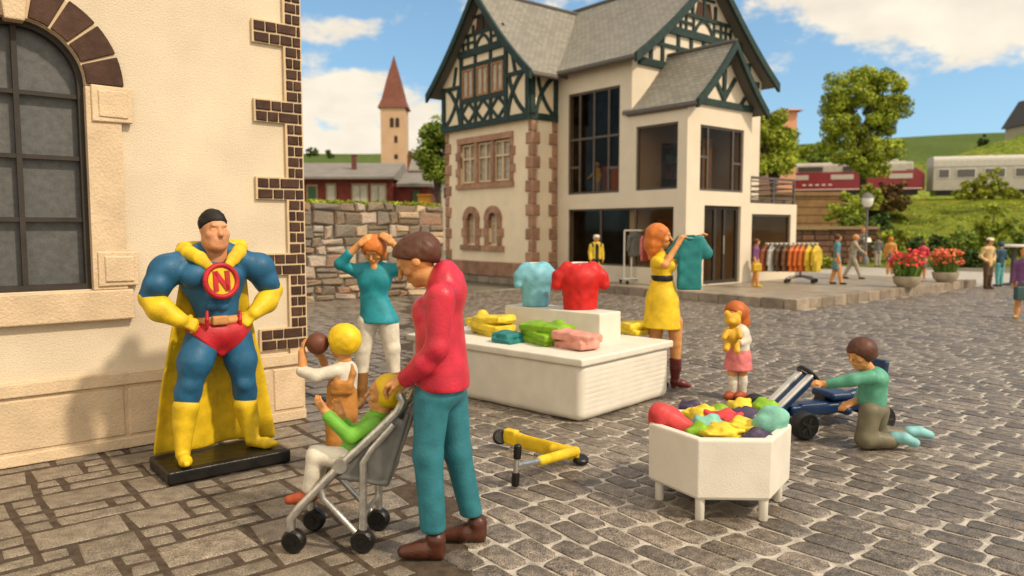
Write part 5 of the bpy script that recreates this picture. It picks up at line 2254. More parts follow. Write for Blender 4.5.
# ================================================================== pedal kart
KO = V3((2.31, 6.40, 0))
kart = empty('pedal_kart', KO, math.radians(16.9), 'dark blue pedal kart with white striped nose and black wheels', 'pedal kart')
KBLUE = paint('kart_blue', (0.010, 0.030, 0.085), rough=0.3)
TYRE = M('black_rubber', (0.010, 0.009, 0.008), rough=0.6, var=0.3, scale=20)
KW = .34
for (x, y) in ((0, -KW), (0, KW), (.78, -KW), (.78, KW)):
    wb = MB()
    wb.lathe([(.07, -.05), (.100, -.055), (.116, -.035), (.118, 0), (.116, .035), (.100, .055), (.07, .05)], (x, y, .118), (0, 1, 0), 28)
    wo = wb.build('wheel', TYRE, kart, smooth=True)
    rm = MB()
    sg = -1 if y < 0 else 1
    rm.lathe([(0, .0), (.022, .0), (.022, .018), (0, .018)], (x, y + sg * .052, .118), (0, sg, 0), 12, cap=False)
    for k in range(5):
        a = k * 2 * math.pi / 5
        rm.beam((x, y + sg * .054, .118), (x + .075 * math.cos(a), y + sg * .054, .118 + .075 * math.sin(a)), .022, .012, up=(0, 1, 0))
    rm.build('rim', M('dark_rim', (0.03, 0.028, 0.026), rough=.4), wo)
cb = MB()
cb.tube([(0, -KW + .03, .118), (0, KW - .03, .118)], .018, 8)
cb.tube([(.78, -KW + .03, .118), (.78, KW - .03, .118)], .018, 8)
cb.build('axle', BLK, kart, smooth=True)
ch = Clay(.015)
ch.box((.36, 0, .165), (.30, .10, .045), rd=.02)
ch.box((.30, -.07, .19), (.14, .03, .035), rd=.015)
ch.cone((.05, 0, .15), (.30, 0, .17), .035)
ch.cone((.60, -.14, .15), (.60, .14, .15), .04)
ch.box((.72, 0, .18), (.16, .13, .04), rd=.02)
ch.build('chassis', KBLUE, kart, .010)
hd = Clay(.012)
R_ = np.array(Matrix.Rotation(-math.radians(39), 3, 'Y'))
hd.box((.10, 0, .295), (.235, .105, .028), rd=.015, R=R_)
hd.box((-.06, 0, .16), (.075, .10, .05), rd=.02)
hd.build('nose', KBLUE, kart, .009)
sp = Clay(.008)
for y in (-.078, .070):
    sp.box(V3((.10, y, .295)) + V3((-.022, 0, .030)), (.235, .034, .012), rd=.006, R=R_)
sp.build('stripe', M('white_silver_paint', (.68, .66, .62), rough=.35, metal=.3, bump=.3, bscale=120), kart, .006)
sw = MB()
ca = V3((.295, 0, .455))
ax = V3((.72, 0, .70)).normalized()
e1, e2 = V3((0, 1, 0)), ax.cross(V3((0, 1, 0)))
sw.tube([ca + (e1 * math.cos(a) + e2 * math.sin(a)) * .095 for a in np.linspace(0, 2 * math.pi, 25)], .018, 8, cap=False)
for a in (0.3, 2.4, 4.5):
    sw.tube([ca, ca + (e1 * math.cos(a) + e2 * math.sin(a)) * .095], .012, 6)
sw.tube([ca, ca - ax * .1], .014, 6)
sw.build('steering_wheel', BLK, kart, smooth=True)
se = Clay(.02)
se.box((.60, .06, .26), (.11, .15, .035), rd=.03)
se.box((1.02, .03, .41), (.030, .15, .155), rd=.025, R=np.array(Matrix.Rotation(math.radians(8), 3, 'Y')))
se.cone((.70, .05, .22), (1.0, .03, .28), .045)
se.build('seat', KBLUE, kart, .010)

# ================================================================== scooter lying on the setts
F0, R0, G0 = V3((.455, 5.42, 0)), V3((-.075, 5.84, 0)), V3((.03, 4.90, 0))
sc = empty('scooter', F0, 0, 'yellow kick scooter lying on its side on the setts', 'scooter')
dk = Clay(.012)
a_, c_ = (R0 - F0) + V3((.05, -.03, .085)), V3((-.05, .02, .08))
dvec = (c_ - a_).normalized()
nrm_ = dvec.cross(V3((0, 0, 1))).normalized()
dk.cone(a_, a_.lerp(c_, .85), .060, .058, sq=(nrm_, 2.6))
dk.cone(a_.lerp(c_, .8), c_ + V3((.02, 0, .02)), .045, .035)
dk.box(a_ + V3((.02, .0, .012)), (.06, .035, .058), rd=.015, R=rmat(dvec, nrm_, V3((0, 0, 1))))
dk.build('deck', YEL, sc, .0075)
sm = Clay(.01)
tip = (G0 - F0) + V3((0, 0, .155))
root_ = V3((0, 0, .075))
sm.chain([root_ + V3((.01, .0, .02)), root_.lerp(tip, .60)], [.038, .034])
sm.box(root_ + V3((-.005, .01, .0)), (.045, .035, .045), rd=.015)
sm.build('steering_tube', YEL, sc, .0075)
sv_ = MB()
sv_.tube([root_.lerp(tip, .58), tip], .021, 10)
sv_.tube([tip + V3((.008, 0, .135)), tip + V3((-.012, 0, -.145))], .019, 10)
sv_.build('handlebar', SILVER, sc, smooth=True)
for s_ in (1, -1):
    gr = MB()
    u_ = V3((.010, 0, .14)).normalized()
    gr.lathe([(.018, .045), (.026, .05), (.028, .10), (.026, .135), (.016, .145)], tip, u_ * s_, 14)
    gr.build('grip', BLK, sc, smooth=True)
for c, av in ((V3((.05, .0, .035)), V3((.1, -.2, 1))), ((R0 - F0) + V3((-.02, .0, .085)), V3((.3, -.85, .35)))):
    wb = MB()
    wb.lathe([(.02, -.022), (.050, -.022), (.060, -.012), (.060, .012), (.050, .022), (.02, .022)], c, av, 20)
    wb.build('wheel', BLK, sc, smooth=True)

# ================================================================== white sales stall
SP = gp(581, 424)
SROT = math.radians(47.5)
stall = empty('display_stall', SP, SROT, 'large white display stall with a raised step for clothes', 'stall')
c = Clay(.01)
LX, LY = 1.50, 2.35
SMI = Matrix.Rotation(-SROT, 3, 'Z')
c.box((LX / 2, LY / 2, .27), (LX / 2, LY / 2, .27), rd=.075)
for k in range(10):
    z = .06 + k * .047
    c.cone((.03, -.003, z), (LX - .03, -.003, z), .0055, .0055, k=.003, sub=True)
c.noise = (.004, 6, .4)
c.build('counter', WHITEPL, stall, .0095)
c = Clay(.01)
c.box((LX / 2, LY / 2, .550), (LX / 2 + .03, LY / 2 + .03, .036), rd=.014)
c.noise = (.002, 9, 1.2)
c.build('counter_top', WHITEPL, stall, .0105)
ZS = .87
q0, q1, q2 = (SMI @ (gp(x, y, ZS) - SP) for x, y in ((600, 314), (505, 305), (618, 311)))
c = Clay(.01)
sx0, sy0, sy1 = q0.x, q0.y, q1.y
c.box((sx0 + .19, (sy0 + sy1) / 2, (ZS + .57) / 2), (.19, abs(sy1 - sy0) / 2, (ZS - .57) / 2), rd=.012)
c.noise = (.002, 9, .2)
c.build('step', WHITEPL, stall, .010)


def on_stall(px, py, z):
    return gp(px, py, z)


def cloth_pile(name, label, loc, wx, wy, h, layers, mat, rz=ANG, seed=0, cat='clothes', group='folded clothes on the white stall'):
    r = random.Random(seed)
    c = Clay(.012)
    for i in range(layers):
        z = (i + .5) * h / layers
        a = r.uniform(-.2, .2)
        R_ = np.array(Matrix.Rotation(a, 3, 'Z') @ Matrix.Rotation(r.uniform(-.10, .10), 3, 'X'))
        c.box((r.uniform(-.02, .02), r.uniform(-.03, .03), z), (wx / 2 * r.uniform(.85, 1.05), wy / 2 * r.uniform(.85, 1.05), h / layers * .54), rd=h / layers * .30, R=R_, k=.008)
    for _ in range(2):
        c.ell((r.uniform(-.25, .25) * wx, r.uniform(-.35, .35) * wy, h * .93), (wx * .34, wy * .28, h * .18), k=.05)
    c.ell((r.uniform(-.1, .1) * wx, wy * r.choice((-.36, .36)), h * 1.02), (wx * .2, wy * .14, h * .30), k=.04)
    c.noise = (.006, 19, seed * 1.3)
    o = c.build(name, mat, None, .0085)
    o.location = loc
    o.rotation_euler = (0, 0, rz)
    return tag(o, label, cat, group)


GLIME = paint('lime_paint', (0.19, 0.36, 0.012))
SALM = paint('salmon_pink_paint', (0.62, 0.27, 0.21))
YEL2 = paint('lemon_paint', (0.68, 0.50, 0.03))
TEALD = paint('dark_teal_paint', (0.018, 0.17, 0.17))
ZT = .585
cloth_pile('folded_clothes', 'yellow folded clothes at the left end of the stall', gp(491, 334, ZT), .30, .52, .19, 3, YEL2, seed=1)
cloth_pile('folded_clothes', 'dark teal folded cloth between yellow and green piles', gp(508, 342, ZT), .24, .26, .085, 2, TEALD, seed=2)
cloth_pile('folded_clothes', 'lime green folded clothes in the middle of the stall', gp(545, 343, ZT), .30, .52, .19, 3, GLIME, seed=3)
cloth_pile('folded_clothes', 'salmon pink folded cloth at the front stall edge', gp(575, 348, ZT), .28, .47, .15, 2, SALM, seed=4)
cloth_pile('folded_clothes', 'yellow folded cloth on the right end of the stall', gp(635, 333, ZT), .36, .34, .11, 2, YEL2, seed=5)
LBL = paint('light_blue_shirt', (0.17, 0.42, 0.50))
REDS = paint('red_shirt', (0.50, 0.010, 0.008))
ps = gp(535.5, 306, ZS)
tshirt('shirt', 'light blue t-shirt standing on the step of the stall', ps, .50, .51, LBL, rz=ANG * .55, fill=True, dome=True, collar=WHITE)
ps = gp(580, 309, ZS)
tshirt('shirt', 'bright red t-shirt with white collar on the stall step', ps, .60, .53, REDS, rz=ANG * .2, fill=True, collar=WHITE)

# ================================================================== hexagonal bargain bin
BC = V3((1.305, 4.68, 0))
BC.x += .015
binn = empty('bargain_bin', BC, math.radians(-2), 'white hexagonal bin on short legs full of clothes', 'bin')
RB = .425
hexp = lambda r, z: [(r * math.cos(a) * (1.05 if abs(math.sin(a)) < .1 else 1.0), r * math.sin(a), z) for a in [math.radians(60 * k) for k in range(6)]]
b = MB()
vs = hexp(RB - .012, .13) + hexp(RB, .15) + hexp(RB + .004, .488) + hexp(RB - .004, .50) + hexp(RB - .055, .50) + hexp(RB - .06, .30)
fs = [tuple(range(6))[::-1]]
for r_ in range(5):
    for k in range(6):
        k2 = (k + 1) % 6
        fs.append((r_ * 6 + k, r_ * 6 + k2, r_ * 6 + 6 + k2, r_ * 6 + 6 + k))
fs.append(tuple(range(30, 36)))
b.add(vs, fs)
b.build('tub', WHITEPL, binn, bevel=.008)
for k in range(6):
    a = math.radians(60 * k)
    lg = MB()
    c = V3((math.cos(a) * (RB - .05), math.sin(a) * (RB - .05), 0))
    lg.lathe([(.024, 0), (.027, .004), (.029, .15), (.03, .2)], c, (0, 0, 1), 12)
    lg.build('leg', WHITEPL, binn, smooth=True)
PURP = paint('dark_purple_paint', (0.055, 0.035, 0.07))
CORAL = paint('coral_red_paint', (0.55, 0.045, 0.045))
MINT = paint('mint_paint', (0.19, 0.45, 0.36))
items = [  # px, py, half width px, half height px, material, label
    (690, 409, 10, 8, PURP, 'dark purple cloth at the back left of the bin'),
    (700, 415, 13, 10, YEL2, 'yellow cloth behind the teal one in the bin'),
    (716, 412, 9, 7, GLIME, 'small lime cloth at the back rim of the bin'),
    (741, 408, 11, 10, YEL2, 'peaked yellow cloth at the back of the bin'),
    (745, 417, 13, 9, PURP, 'dark purple cloth in the middle of the bin'),
    (724, 419, 15, 9, CORAL, 'coral red cloth in the middle of the bin'),
    (708, 424, 12, 8, MINT, 'small mint cloth at the bin centre left'),
    (697, 431, 11, 8, GLIME, 'lime cloth near the front left bin rim'),
    (741, 426, 16, 10, YEL2, 'crumpled yellow cloth right of the bin centre'),
    (755, 437, 13, 7, PURP, 'dark purple cloth at the front bin rim'),
    (720, 433, 18, 8, YEL2, 'broad yellow cloth at the front of the bin'),
    (762, 409, 12, 12, GLIME, 'tall lime cloth at the back right of the bin'),
]
for i, (px, py, hw_, hh_, mt, lab) in enumerate(items):
    zc = .47 + .0
    p = gp(px, py, .475)
    k_ = p.y / F_PX
    r = random.Random(40 + i)
    c = Clay(.02)
    sx = hw_ * k_ * 1.22
    sz = hh_ * k_ * .92
    for q in range(4):
        R_ = np.array(Matrix.Rotation(r.uniform(0, 3), 3, 'Z') @ Matrix.Rotation(r.uniform(-.45, .45), 3, 'X') @ Matrix.Rotation(r.uniform(-.4, .4), 3, 'Y'))
        c.box((r.uniform(-.35, .35) * sx, r.uniform(-.35, .35) * sx, r.uniform(-.1, .15) * sz), (sx * .72, sx * .62, sz * .30), rd=.012, R=R_, k=.022)
    c.cone((0, 0, 0), (r.uniform(-.4, .4) * sx, r.uniform(-.2, .2) * sx, sz * .75), sx * .5, .03, k=.05)
    for q in range(2):
        a_ = r.uniform(0, 6.28)
        c.cone((0, 0, 0), (math.cos(a_) * sx * .75, math.sin(a_) * sx * .5, sz * r.uniform(.1, .9)), sx * .36, .010, k=.035)
    c.noise = (.007, 30, i * .7)
    o = c.build('garment', mt, None, .007)
    o.location = p
    tag(o, lab, 'clothes', 'clothes thrown into the hexagonal bin')
# the two bunched up pieces hanging over the rim
for (px, py, dd, mt, lab, parts) in (
        (668, 418, 4.72, CORAL, 'coral red garment bunched over the left bin rim', [(0, 0, 0, .085), (-.05, 0, .03, .075), (.06, -.02, -.05, .075), (.13, -.02, -.055, .055), (.17, -.02, -.075, .035), (-.06, .02, -.04, .06)]),
        (771, 420, 4.62, MINT, 'mint garment bunched over the right bin rim', [(0, 0, 0, .085), (.04, -.02, .03, .06), (-.05, 0, -.03, .07), (.05, .02, -.04, .06), (-.02, 0, .06, .045), (.02, -.03, -.07, .05)])):
    c = Clay(.035)
    for (x, y, z, r_) in parts:
        c.ell((x, y, z), (r_, r_ * .9, r_ * .9))
    c.noise = (.012, 24, px * .1)
    o = c.build('garment', mt, None, .0075)
    o.location = at(px, py, dd)
    tag(o, lab, 'clothes', 'clothes thrown into the hexagonal bin')
# ================================================================== people in the background
def bg_person(label, px, py, top_py, top, bottom, hair, z0=KZ, yaw=0.0, stride=0.0, arms=('down', 'down'), skirt=None, hat=None, bare=None,
              shoe=None, coat=None, lean=0.0, group=None, d=None, sleeve=True):
    o = gp(px, py, z0) if d is None else V3((at(px, py, d).x, d, z0))
    h = (py - top_py) * o.y / F_PX
    root = empty('person', o, math.radians(yaw), label, 'person', group)
    f = Figure()
    f.skin.k = .012 * h
    tp = f.layer('top', True, .03 * h)
    P_ = lambda x, y, z: V3((x * h + lean * (z - .5) * h * 0, y * h - lean * max(0, z - .5) * h, z * h))
    HH = .145 * h
    c_, ff, uu, rr, RR = f.head(P_(0, -.012, .925), (0, -1, -.08), (0, 0, 1), HH)
    f.skin.cone(P_(0, 0, .88), P_(0, .005, .81), .030 * h, .036 * h)
    hr = f.layer('hair', False, .01)
    hr.ell(c_ - ff * .10 * HH + uu * .12 * HH, (.45 * HH, .48 * HH, .44 * HH), RR)
    hr.ell(c_ + ff * .46 * HH - uu * .20 * HH, (.5 * HH, .38 * HH, .45 * HH), RR, sub=True)
    tp.cone(P_(0, 0, .77), P_(0, 0, .60), .098 * h, .078 * h, sq=((0, 1, 0), 1.45))
    tp.cone(P_(0, 0, .60), P_(0, 0, .50), .078 * h, .095 * h, sq=((0, 1, 0), 1.3))
    tp.cone(P_(-.085, 0, .79), P_(.085, 0, .79), .042 * h)
    ARM = {'down': ((.125, .01, .64), (.125, -.03, .50)), 'bent': ((.13, .02, .63), (.09, -.14, .61)), 'hip': ((.17, .03, .64), (.10, -.04, .56)),
           'fwd': ((.12, -.10, .66), (.10, -.20, .60)), 'swing': ((.125, .07, .64), (.12, .02, .51)), 'read': ((.125, -.06, .65), (.05, -.16, .68))}
    for s_, a in zip((-1, 1), arms):
        e, w_ = ARM[a]
        A_ = tp if sleeve else f.skin
        A_.chain([P_(s_ * .105, 0, .785), P_(s_ * e[0], e[1], e[2])], [.036 * h, .030 * h])
        if sleeve != 'short':
            A_.chain([P_(s_ * e[0], e[1], e[2]), P_(s_ * w_[0], w_[1], w_[2])], [.030 * h, .024 * h])
        else:
            f.skin.chain([P_(s_ * e[0], e[1], e[2]), P_(s_ * w_[0], w_[1], w_[2])], [.026 * h, .020 * h])
        dr_ = (V3(w_) - V3(e)).normalized()
        f.hand(P_(s_ * w_[0], w_[1], w_[2]), (dr_.x * s_, dr_.y, dr_.z), (-s_, 0.01, 0.02), curl=.45, L=.105 * h, flip=s_)
    mats = dict(top=top, hair=hair)
    legc = f.layer('trousers', True, .02 * h) if bottom and not skirt else f.skin
    for s_ in (-1, 1):
        y = s_ * stride
        legc.chain([P_(s_ * .045, 0, .49), P_(s_ * .048, y * .35 - .01, .28), P_(s_ * .05, y * .8, .06)], [.062 * h, .046 * h, .034 * h])
        S = Clay(.01)
        q = P_(s_ * .05, y * .8, .026)
        S.chain([q + V3((0, .01 * h, .005 * h)), q + V3((s_ * .006 * h, -.085 * h, -.004 * h))], [.027 * h, .021 * h])
        S.cut((0, 0, .001), (0, 0, -1))
        f.layers['shoe%d' % (1 if s_ < 0 else 2)] = S
        mats['shoe%d' % (1 if s_ < 0 else 2)] = shoe or BROWNSHOE
    if bottom and not skirt:
        legc.ell(P_(0, 0, .49), (.088 * h, .068 * h, .05 * h))
        mats['trousers'] = bottom
    if skirt:
        sk = f.layer('skirt', False, .02)
        sk.chain([P_(0, 0, .56), P_(0, 0, .45), P_(0, 0, skirt - .02)], [.080 * h, .098 * h, .115 * h], sq=((0, 1, 0), 1.2))
        sk.cut(P_(0, 0, skirt), (0, 0, -1))
        mats['skirt'] = bottom
    if coat:
        ct = f.layer('coat', False, .02)
        ct.chain([P_(0, .012, .78), P_(0, .012, .55), P_(0, .02, .22)], [.105 * h, .10 * h, .125 * h], sq=((0, 1, 0), 1.25))
        for s_ in (-1, 1):
            ct.chain([P_(s_ * .105, 0, .785), P_(s_ * .13, .01, .64), P_(s_ * .13, -.03, .51)], [.045 * h, .038 * h, .032 * h])
        ct.box(P_(0, -.10, .5), (.032 * h, .1 * h, .32 * h), rd=.005, sub=True)
        ct.cut(P_(0, 0, .24), (0, 0, -1))
        mats['coat'] = coat
    if hat:
        ht = f.layer('hat', False, .01)
        ht.ell(c_ + uu * .36 * HH, (.46 * HH, .48 * HH, .22 * HH), RR)
        ht.ell(c_ + uu * .26 * HH + ff * .34 * HH, (.36 * HH, .30 * HH, .06 * HH), RR)
        mats['hat'] = hat
    f.build('person', root, mats, res=max(.012, h / 95), body_res=max(.0105, h / 120), skin_mat=SKIN, under=.006 * h)
    return root, o, h


COATY = paint('yellow_coat_paint', (0.58, 0.40, 0.03))
PURPLE = paint('purple_top_paint', (0.16, 0.055, 0.15))
SKIRTO = paint('orange_skirt_paint', (0.55, 0.30, 0.07))
DENIM = paint('denim_blue_paint', (0.075, 0.20, 0.26))
GREYS = paint('grey_suit_paint', (0.33, 0.29, 0.22))
GREYD = paint('dark_grey_paint', (0.11, 0.105, 0.09))
KHAKI = paint('khaki_shirt_paint', (0.52, 0.36, 0.17))
DKBR = paint('dark_brown_paint', (0.075, 0.040, 0.018))
NAVY = paint('navy_jacket_paint', (0.018, 0.055, 0.085))
AQUA = paint('aqua_trousers_paint', (0.10, 0.33, 0.33))
FLOR = paint('orange_floral_paint', (0.55, 0.25, 0.06))

bg_person('person in open yellow coat and white cap before the shop window', 596, 284, 235, BLK, BLK, WHITE, yaw=8, coat=COATY, hat=WHITE)
bg_person('orange haired person standing behind the white garment rail', 636, 282, 222, GREYD, GREYD, ORHAIR, yaw=-20, d=21.6)
r_, o_, h_ = bg_person('woman in purple top and orange skirt carrying a yellow bag', 755, 287, 238.5, PURPLE, SKIRTO, BROWNHAIR, yaw=60, stride=.07, skirt=.30,
                       arms=('down', 'swing'), shoe=COATY, sleeve='short')
bag = Clay(.01)
bag.box((0, 0, -.11), (.11, .05, .10), rd=.03)
bag.chain([(-.07, 0, -.02), (-.04, 0, .06), (.04, 0, .06), (.07, 0, -.02)], [.012] * 4)
bo_ = bag.build('handbag', paint('bag_yellow', (0.55, 0.34, 0.02)), None, .012)
bo_.location = o_ + V3((-.03, -.22, .50 * h_))
tag(bo_, 'yellow handbag carried by the woman in purple', 'bag')
bg_person('person in denim blue overall walking past the garment carousel', 836, 284.5, 234, DENIM, DENIM, BROWNHAIR, yaw=70, stride=.11, skirt=.30, arms=('down', 'down'), shoe=BLK, sleeve='short')
bg_person('man in pale grey suit striding across the pavement', 852, 279, 234.5, GREYS, GREYS, SKIN, yaw=75, stride=.20, arms=('fwd', 'swing'), shoe=BLK, lean=.12)
r_, o_, h_ = bg_person('woman reading a white sheet under the street lamp', 862, 264, 228, GREYD, GREYD, ORHAIR, yaw=10, arms=('read', 'read'), skirt=.22)
sh_ = MB()
sh_.box(-.16, .16, -.012, .012, -.11, .11)
sx_ = sh_.build('sheet', WHITE, None)
sx_.location = o_ + V3((.02, -.24 * h_, .67 * h_))
sx_.rotation_euler = (math.radians(-35), 0, .1)
tag(sx_, 'white sheet of paper held by the reading woman', 'paper')
bg_person('man in grey suit seen from behind near the lamp', 877.5, 267, 236, GREYD, GREYS, BROWNHAIR, yaw=170, shoe=BLK)
bg_person('woman in orange floral top and dark skirt behind the planter', 889.5, 275, 237, FLOR, GREYD, ORHAIR, yaw=150, skirt=.36, arms=('bent', 'down'), shoe=SKIN)
bg_person('woman in dark skirt between the two flower planters', 922, 278.5, 241, CRIM, GREYD, MAROON, yaw=160, skirt=.30, arms=('bent', 'down'), shoe=SKIN, sleeve='short')
bg_person('stout man in khaki shirt and white peaked cap', 987, 289, 238, KHAKI, DKBR, DKBR, z0=0, yaw=15, arms=('hip', 'hip'), hat=WHITE)
bg_person('man in navy jacket and aqua trousers beside the white table', 999, 286.5, 241.5, NAVY, AQUA, NAVY, z0=0, yaw=190, arms=('bent', 'bent'))
r_, o_, h_ = bg_person('woman with orange hair and purple dress at the right edge', 1022, 318, 248, PURPLE, PURPLE, ORHAIR, z0=0, yaw=-50, stride=.08, skirt=.34, shoe=SKIRTO)
bag = Clay(.01)
bag.box((0, 0, -.14), (.17, .06, .13), rd=.02)
bag.chain([(-.08, 0, -.02), (-.06, 0, .08), (.06, 0, .08), (.08, 0, -.02)], [.013] * 4)
bo_ = bag.build('handbag', paint('bag_teal', (0.03, 0.075, 0.075)), None, .012)
bo_.location = o_ + V3((-.10, -.16, .47 * h_))
tag(bo_, 'dark teal bag carried at the right edge of the square', 'bag')
# figures inside the shop
p = l2w(16.75, 15.35, 2.60)
q = on_x(597, 193, 16.45)
p = l2w(16.45, q.y, 2.60)
bg = bg_person('figure in yellow top and white cap behind the tall shop window', 597, 193, 156, COATY, GREYS, WHITE, z0=2.60, yaw=-60, hat=WHITE, d=p.y, arms=('fwd', 'down'))
q = on_y(705, 190, 13.0)
p = l2w(q.x, 13.0, 2.60)
bg_person('yellow clad mannequin behind the porch window', 705, 190, 160, COATY, COATY, ORHAIR, z0=2.60, yaw=-30, d=p.y)

# furniture inside the shop, seen through the glass
qc = on_x(615, 185, 16.9)
cab = empty('cabinet', l2w(16.95, qc.y, 2.60), ANG, 'orange cabinet behind the tall shop window', 'cabinet')
b = MB()
b.box(-.25, .25, -.35, .35, .06, 1.0)
b.build('carcass', M('orange_lacquer', (.55, .16, .03), rough=.4), cab)
b = MB()
for k in (-1, 1):
    b.box(-.27, -.25, -.33 if k < 0 else .01, -.01 if k < 0 else .33, .1, .96)
    b.box(-.285, -.27, k * .05 - .01, k * .05 + .01, .5, .6)
b.build('door', M('orange_lacquer_dark', (.45, .12, .025), rough=.4), cab)
for (X, Y, Z, lab, cols) in ((17.9, 15.2, KZ, 'dark clothes shelf far inside the ground floor shop', ((.30, .26, .2), (.25, .08, .05), (.12, .2, .25))),
                             (17.4, 13.4, 2.60, 'shelf with folded goods behind the square upper window', ((.35, .1, .08), (.36, .33, .28), (.2, .26, .1)))):
    sf = empty('shop_shelf', l2w(X, Y, Z), ANG, lab, 'shelf')
    b = MB()
    for k in range(4):
        b.box(-.2, .2, -.7, .7, .1 + k * .45, .14 + k * .45)
    b.box(.2, .23, -.72, .72, 0, 1.6)
    for y in (-.72, .70):
        b.box(-.2, .2, y, y + .02, 0, 1.6)
    b.build('rack', M('shelf_wood', (.22, .13, .07), rough=.6), sf)
    for k in range(3):
        for j in range(4):
            g_ = MB()
            y = -.6 + j * .32
            g_.box(-.16, .12, y, y + .24, .142 + k * .45, .25 + k * .45 + .05 * ((j + k) % 3))
            g_.build('folded_goods', M('goods_%d' % k, cols[k], rough=.8, var=.2), sf, bevel=.02)

# ================================================================== clothes rails and garments
WHT = M('white_metal', (0.66, 0.62, 0.54), rough=0.4, var=0.08)
def hanging(name, label, c, wdt, hgt, thick, mat, rz, group, sleeves=True):
    """garment on a hanger; c is the hook point"""
    g_ = Clay(.02)
    g_.cone((0, 0, -hgt * .9), (0, 0, -hgt * .18), wdt * .47, wdt * .40, sq=((0, 1, 0), wdt * .45 / thick))
    g_.cone((-wdt * .30, 0, -hgt * .16), (wdt * .30, 0, -hgt * .16), thick * 1.05)
    if sleeves:
        for s_ in (-1, 1):
            g_.cone((s_ * wdt * .40, 0, -hgt * .18), (s_ * wdt * .50, 0, -hgt * .72), thick * .95, thick * .8)
    g_.cut((0, 0, -hgt), (0, 0, -1))
    g_.noise = (.008, 14, c[0])
    o = empty(name, c, rz, label, 'garment', group)
    g_.build('fabric', mat, o, .018)
    hk = MB()
    hk.tube([(0, 0, -hgt * .12), (0, 0, .0), (.02, 0, .03), (.0, 0, .055), (-.02, 0, .04)], .008, 6)
    hk.build('hanger', WHT, o)
    return o


# white wheeled rail before the shop window
GO = gp(640, 283.5, KZ)
rail = empty('garment_rail', GO, math.radians(12), 'white wheeled garment rail standing before the shop window', 'garment rail')
kr = GO.y / F_PX
hw_, hr_ = 17 * kr, 53 * kr
b = MB()
for x in (-hw_, hw_):
    b.tube([(x, 0, .12), (x, 0, hr_)], .025, 8)
    b.tube([(x, -.28, .12), (x, .28, .12)], .025, 8)
b.tube([(-hw_, 0, hr_), (hw_, 0, hr_)], .025, 8)
b.tube([(-hw_, 0, .14), (hw_, 0, .14)], .025, 8)
b.tube([(-hw_ * .55, 0, .14), (-hw_ * .55, 0, hr_ * .55)], .02, 8)
b.build('frame', WHT, rail, smooth=True)
for x in (-hw_, hw_):
    for y in (-.26, .26):
        wb = MB()
        wb.lathe([(.02, -.025), (.055, -.025), (.06, 0), (.055, .025), (.02, .025)], (x, y, .06), (1, 0, 0), 12)
        wb.build('wheel', BLK, rail)
RG = Matrix.Rotation(math.radians(12), 3, 'Z')
hanging('hanging_coat', 'dark grey coat hanging on the white garment rail', GO + RG @ V3((-.17, 0, hr_ - .06)), .42, .66, .07, GREYD, math.radians(20), 'clothes on the white rail')
hanging('hanging_dress', 'pink dress hanging on the white garment rail', GO + RG @ V3((.17, 0, hr_ - .06)), .36, .80, .06, PINK, math.radians(14), 'clothes on the white rail')

# carousel rail with nine jackets
CO = gp(800, 283, KZ)
kc = CO.y / F_PX
car = empty('garment_carousel', CO, 0, 'grey garment stand with a long top rail on a wheeled foot', 'garment stand')
b = MB()
zt = 37 * kc
b.tube([(0, 0, .15), (0, 0, zt)], .03, 8)
b.tube([(-.98, .12, zt), (.42, -.05, zt)], .028, 8)
for a in (0.3, 2.0, 3.6, 5.2):
    b.tube([(0, 0, .2), (.5 * math.cos(a), .35 * math.sin(a), .13)], .035, 8)
b.build('frame', M('grey_metal', (.16, .15, .14), rough=.5, metal=.4), car, smooth=True)
for a in (0.3, 2.0, 3.6, 5.2):
    wb = MB()
    wb.lathe([(.02, -.03), (.06, -.03), (.065, 0), (.06, .03), (.02, .03)], (.5 * math.cos(a), .35 * math.sin(a), .065), (0, 1, 0), 12)
    wb.build('wheel', BLK, car)
hb_ = MB()
for x in np.linspace(-.95, .42, 12):
    hb_.tube([(x, -.10, zt + .07), (x, .10, zt + .07)], .028, 6)
hb_.build('hanger_row', WHT, car)
JK = [(-.95, M('rust_cloth', (.22, .06, .02), var=.2), 'rust coloured jacket at the left end of the stand'), (-.76, M('light_grey_cloth', (.38, .36, .33), var=.15), 'light grey jacket on the garment stand'),
      (-.56, DKBR, 'dark brown jacket next to the light grey one'), (-.38, M('mid_brown_cloth', (.13, .055, .025), var=.2), 'mid brown jacket next to the orange ones'),
      (-.20, M('orange_cloth', (.50, .12, .02), var=.15), 'orange jacket next to the brown ones'), (-.06, MATS['orange_cloth'], 'orange jacket between two orange jackets'),
      (.07, MATS['orange_cloth'], 'orange jacket next to the yellow ones'), (.24, COATY, 'yellow jacket next to the orange ones'), (.42, COATY, 'yellow jacket at the right end of the stand')]
for x, m_, lab in JK:
    t = (x + .98) / 1.4
    hanging('hanging_jacket', lab, CO + V3((x, .12 - .17 * t, zt - .02)), .46, 25 * kc, .055, m_, math.radians(38), 'jackets on the garment stand')

# ================================================================== planters, lamp, table
STONEP = M('planter_stone', (0.34, 0.28, 0.20), rough=0.85, var=0.15, scale=6, bump=.4, bscale=25)
PETAL = M('red_petal', (0.55, 0.025, 0.02), rough=.6, attr=.4)
PETAL2 = M('orange_red_petal', (0.58, 0.10, 0.03), rough=.6, attr=.4)
STALK = leafmat('flower_stalk_green', (0.07, 0.15, 0.02), (0.15, 0.24, 0.04))


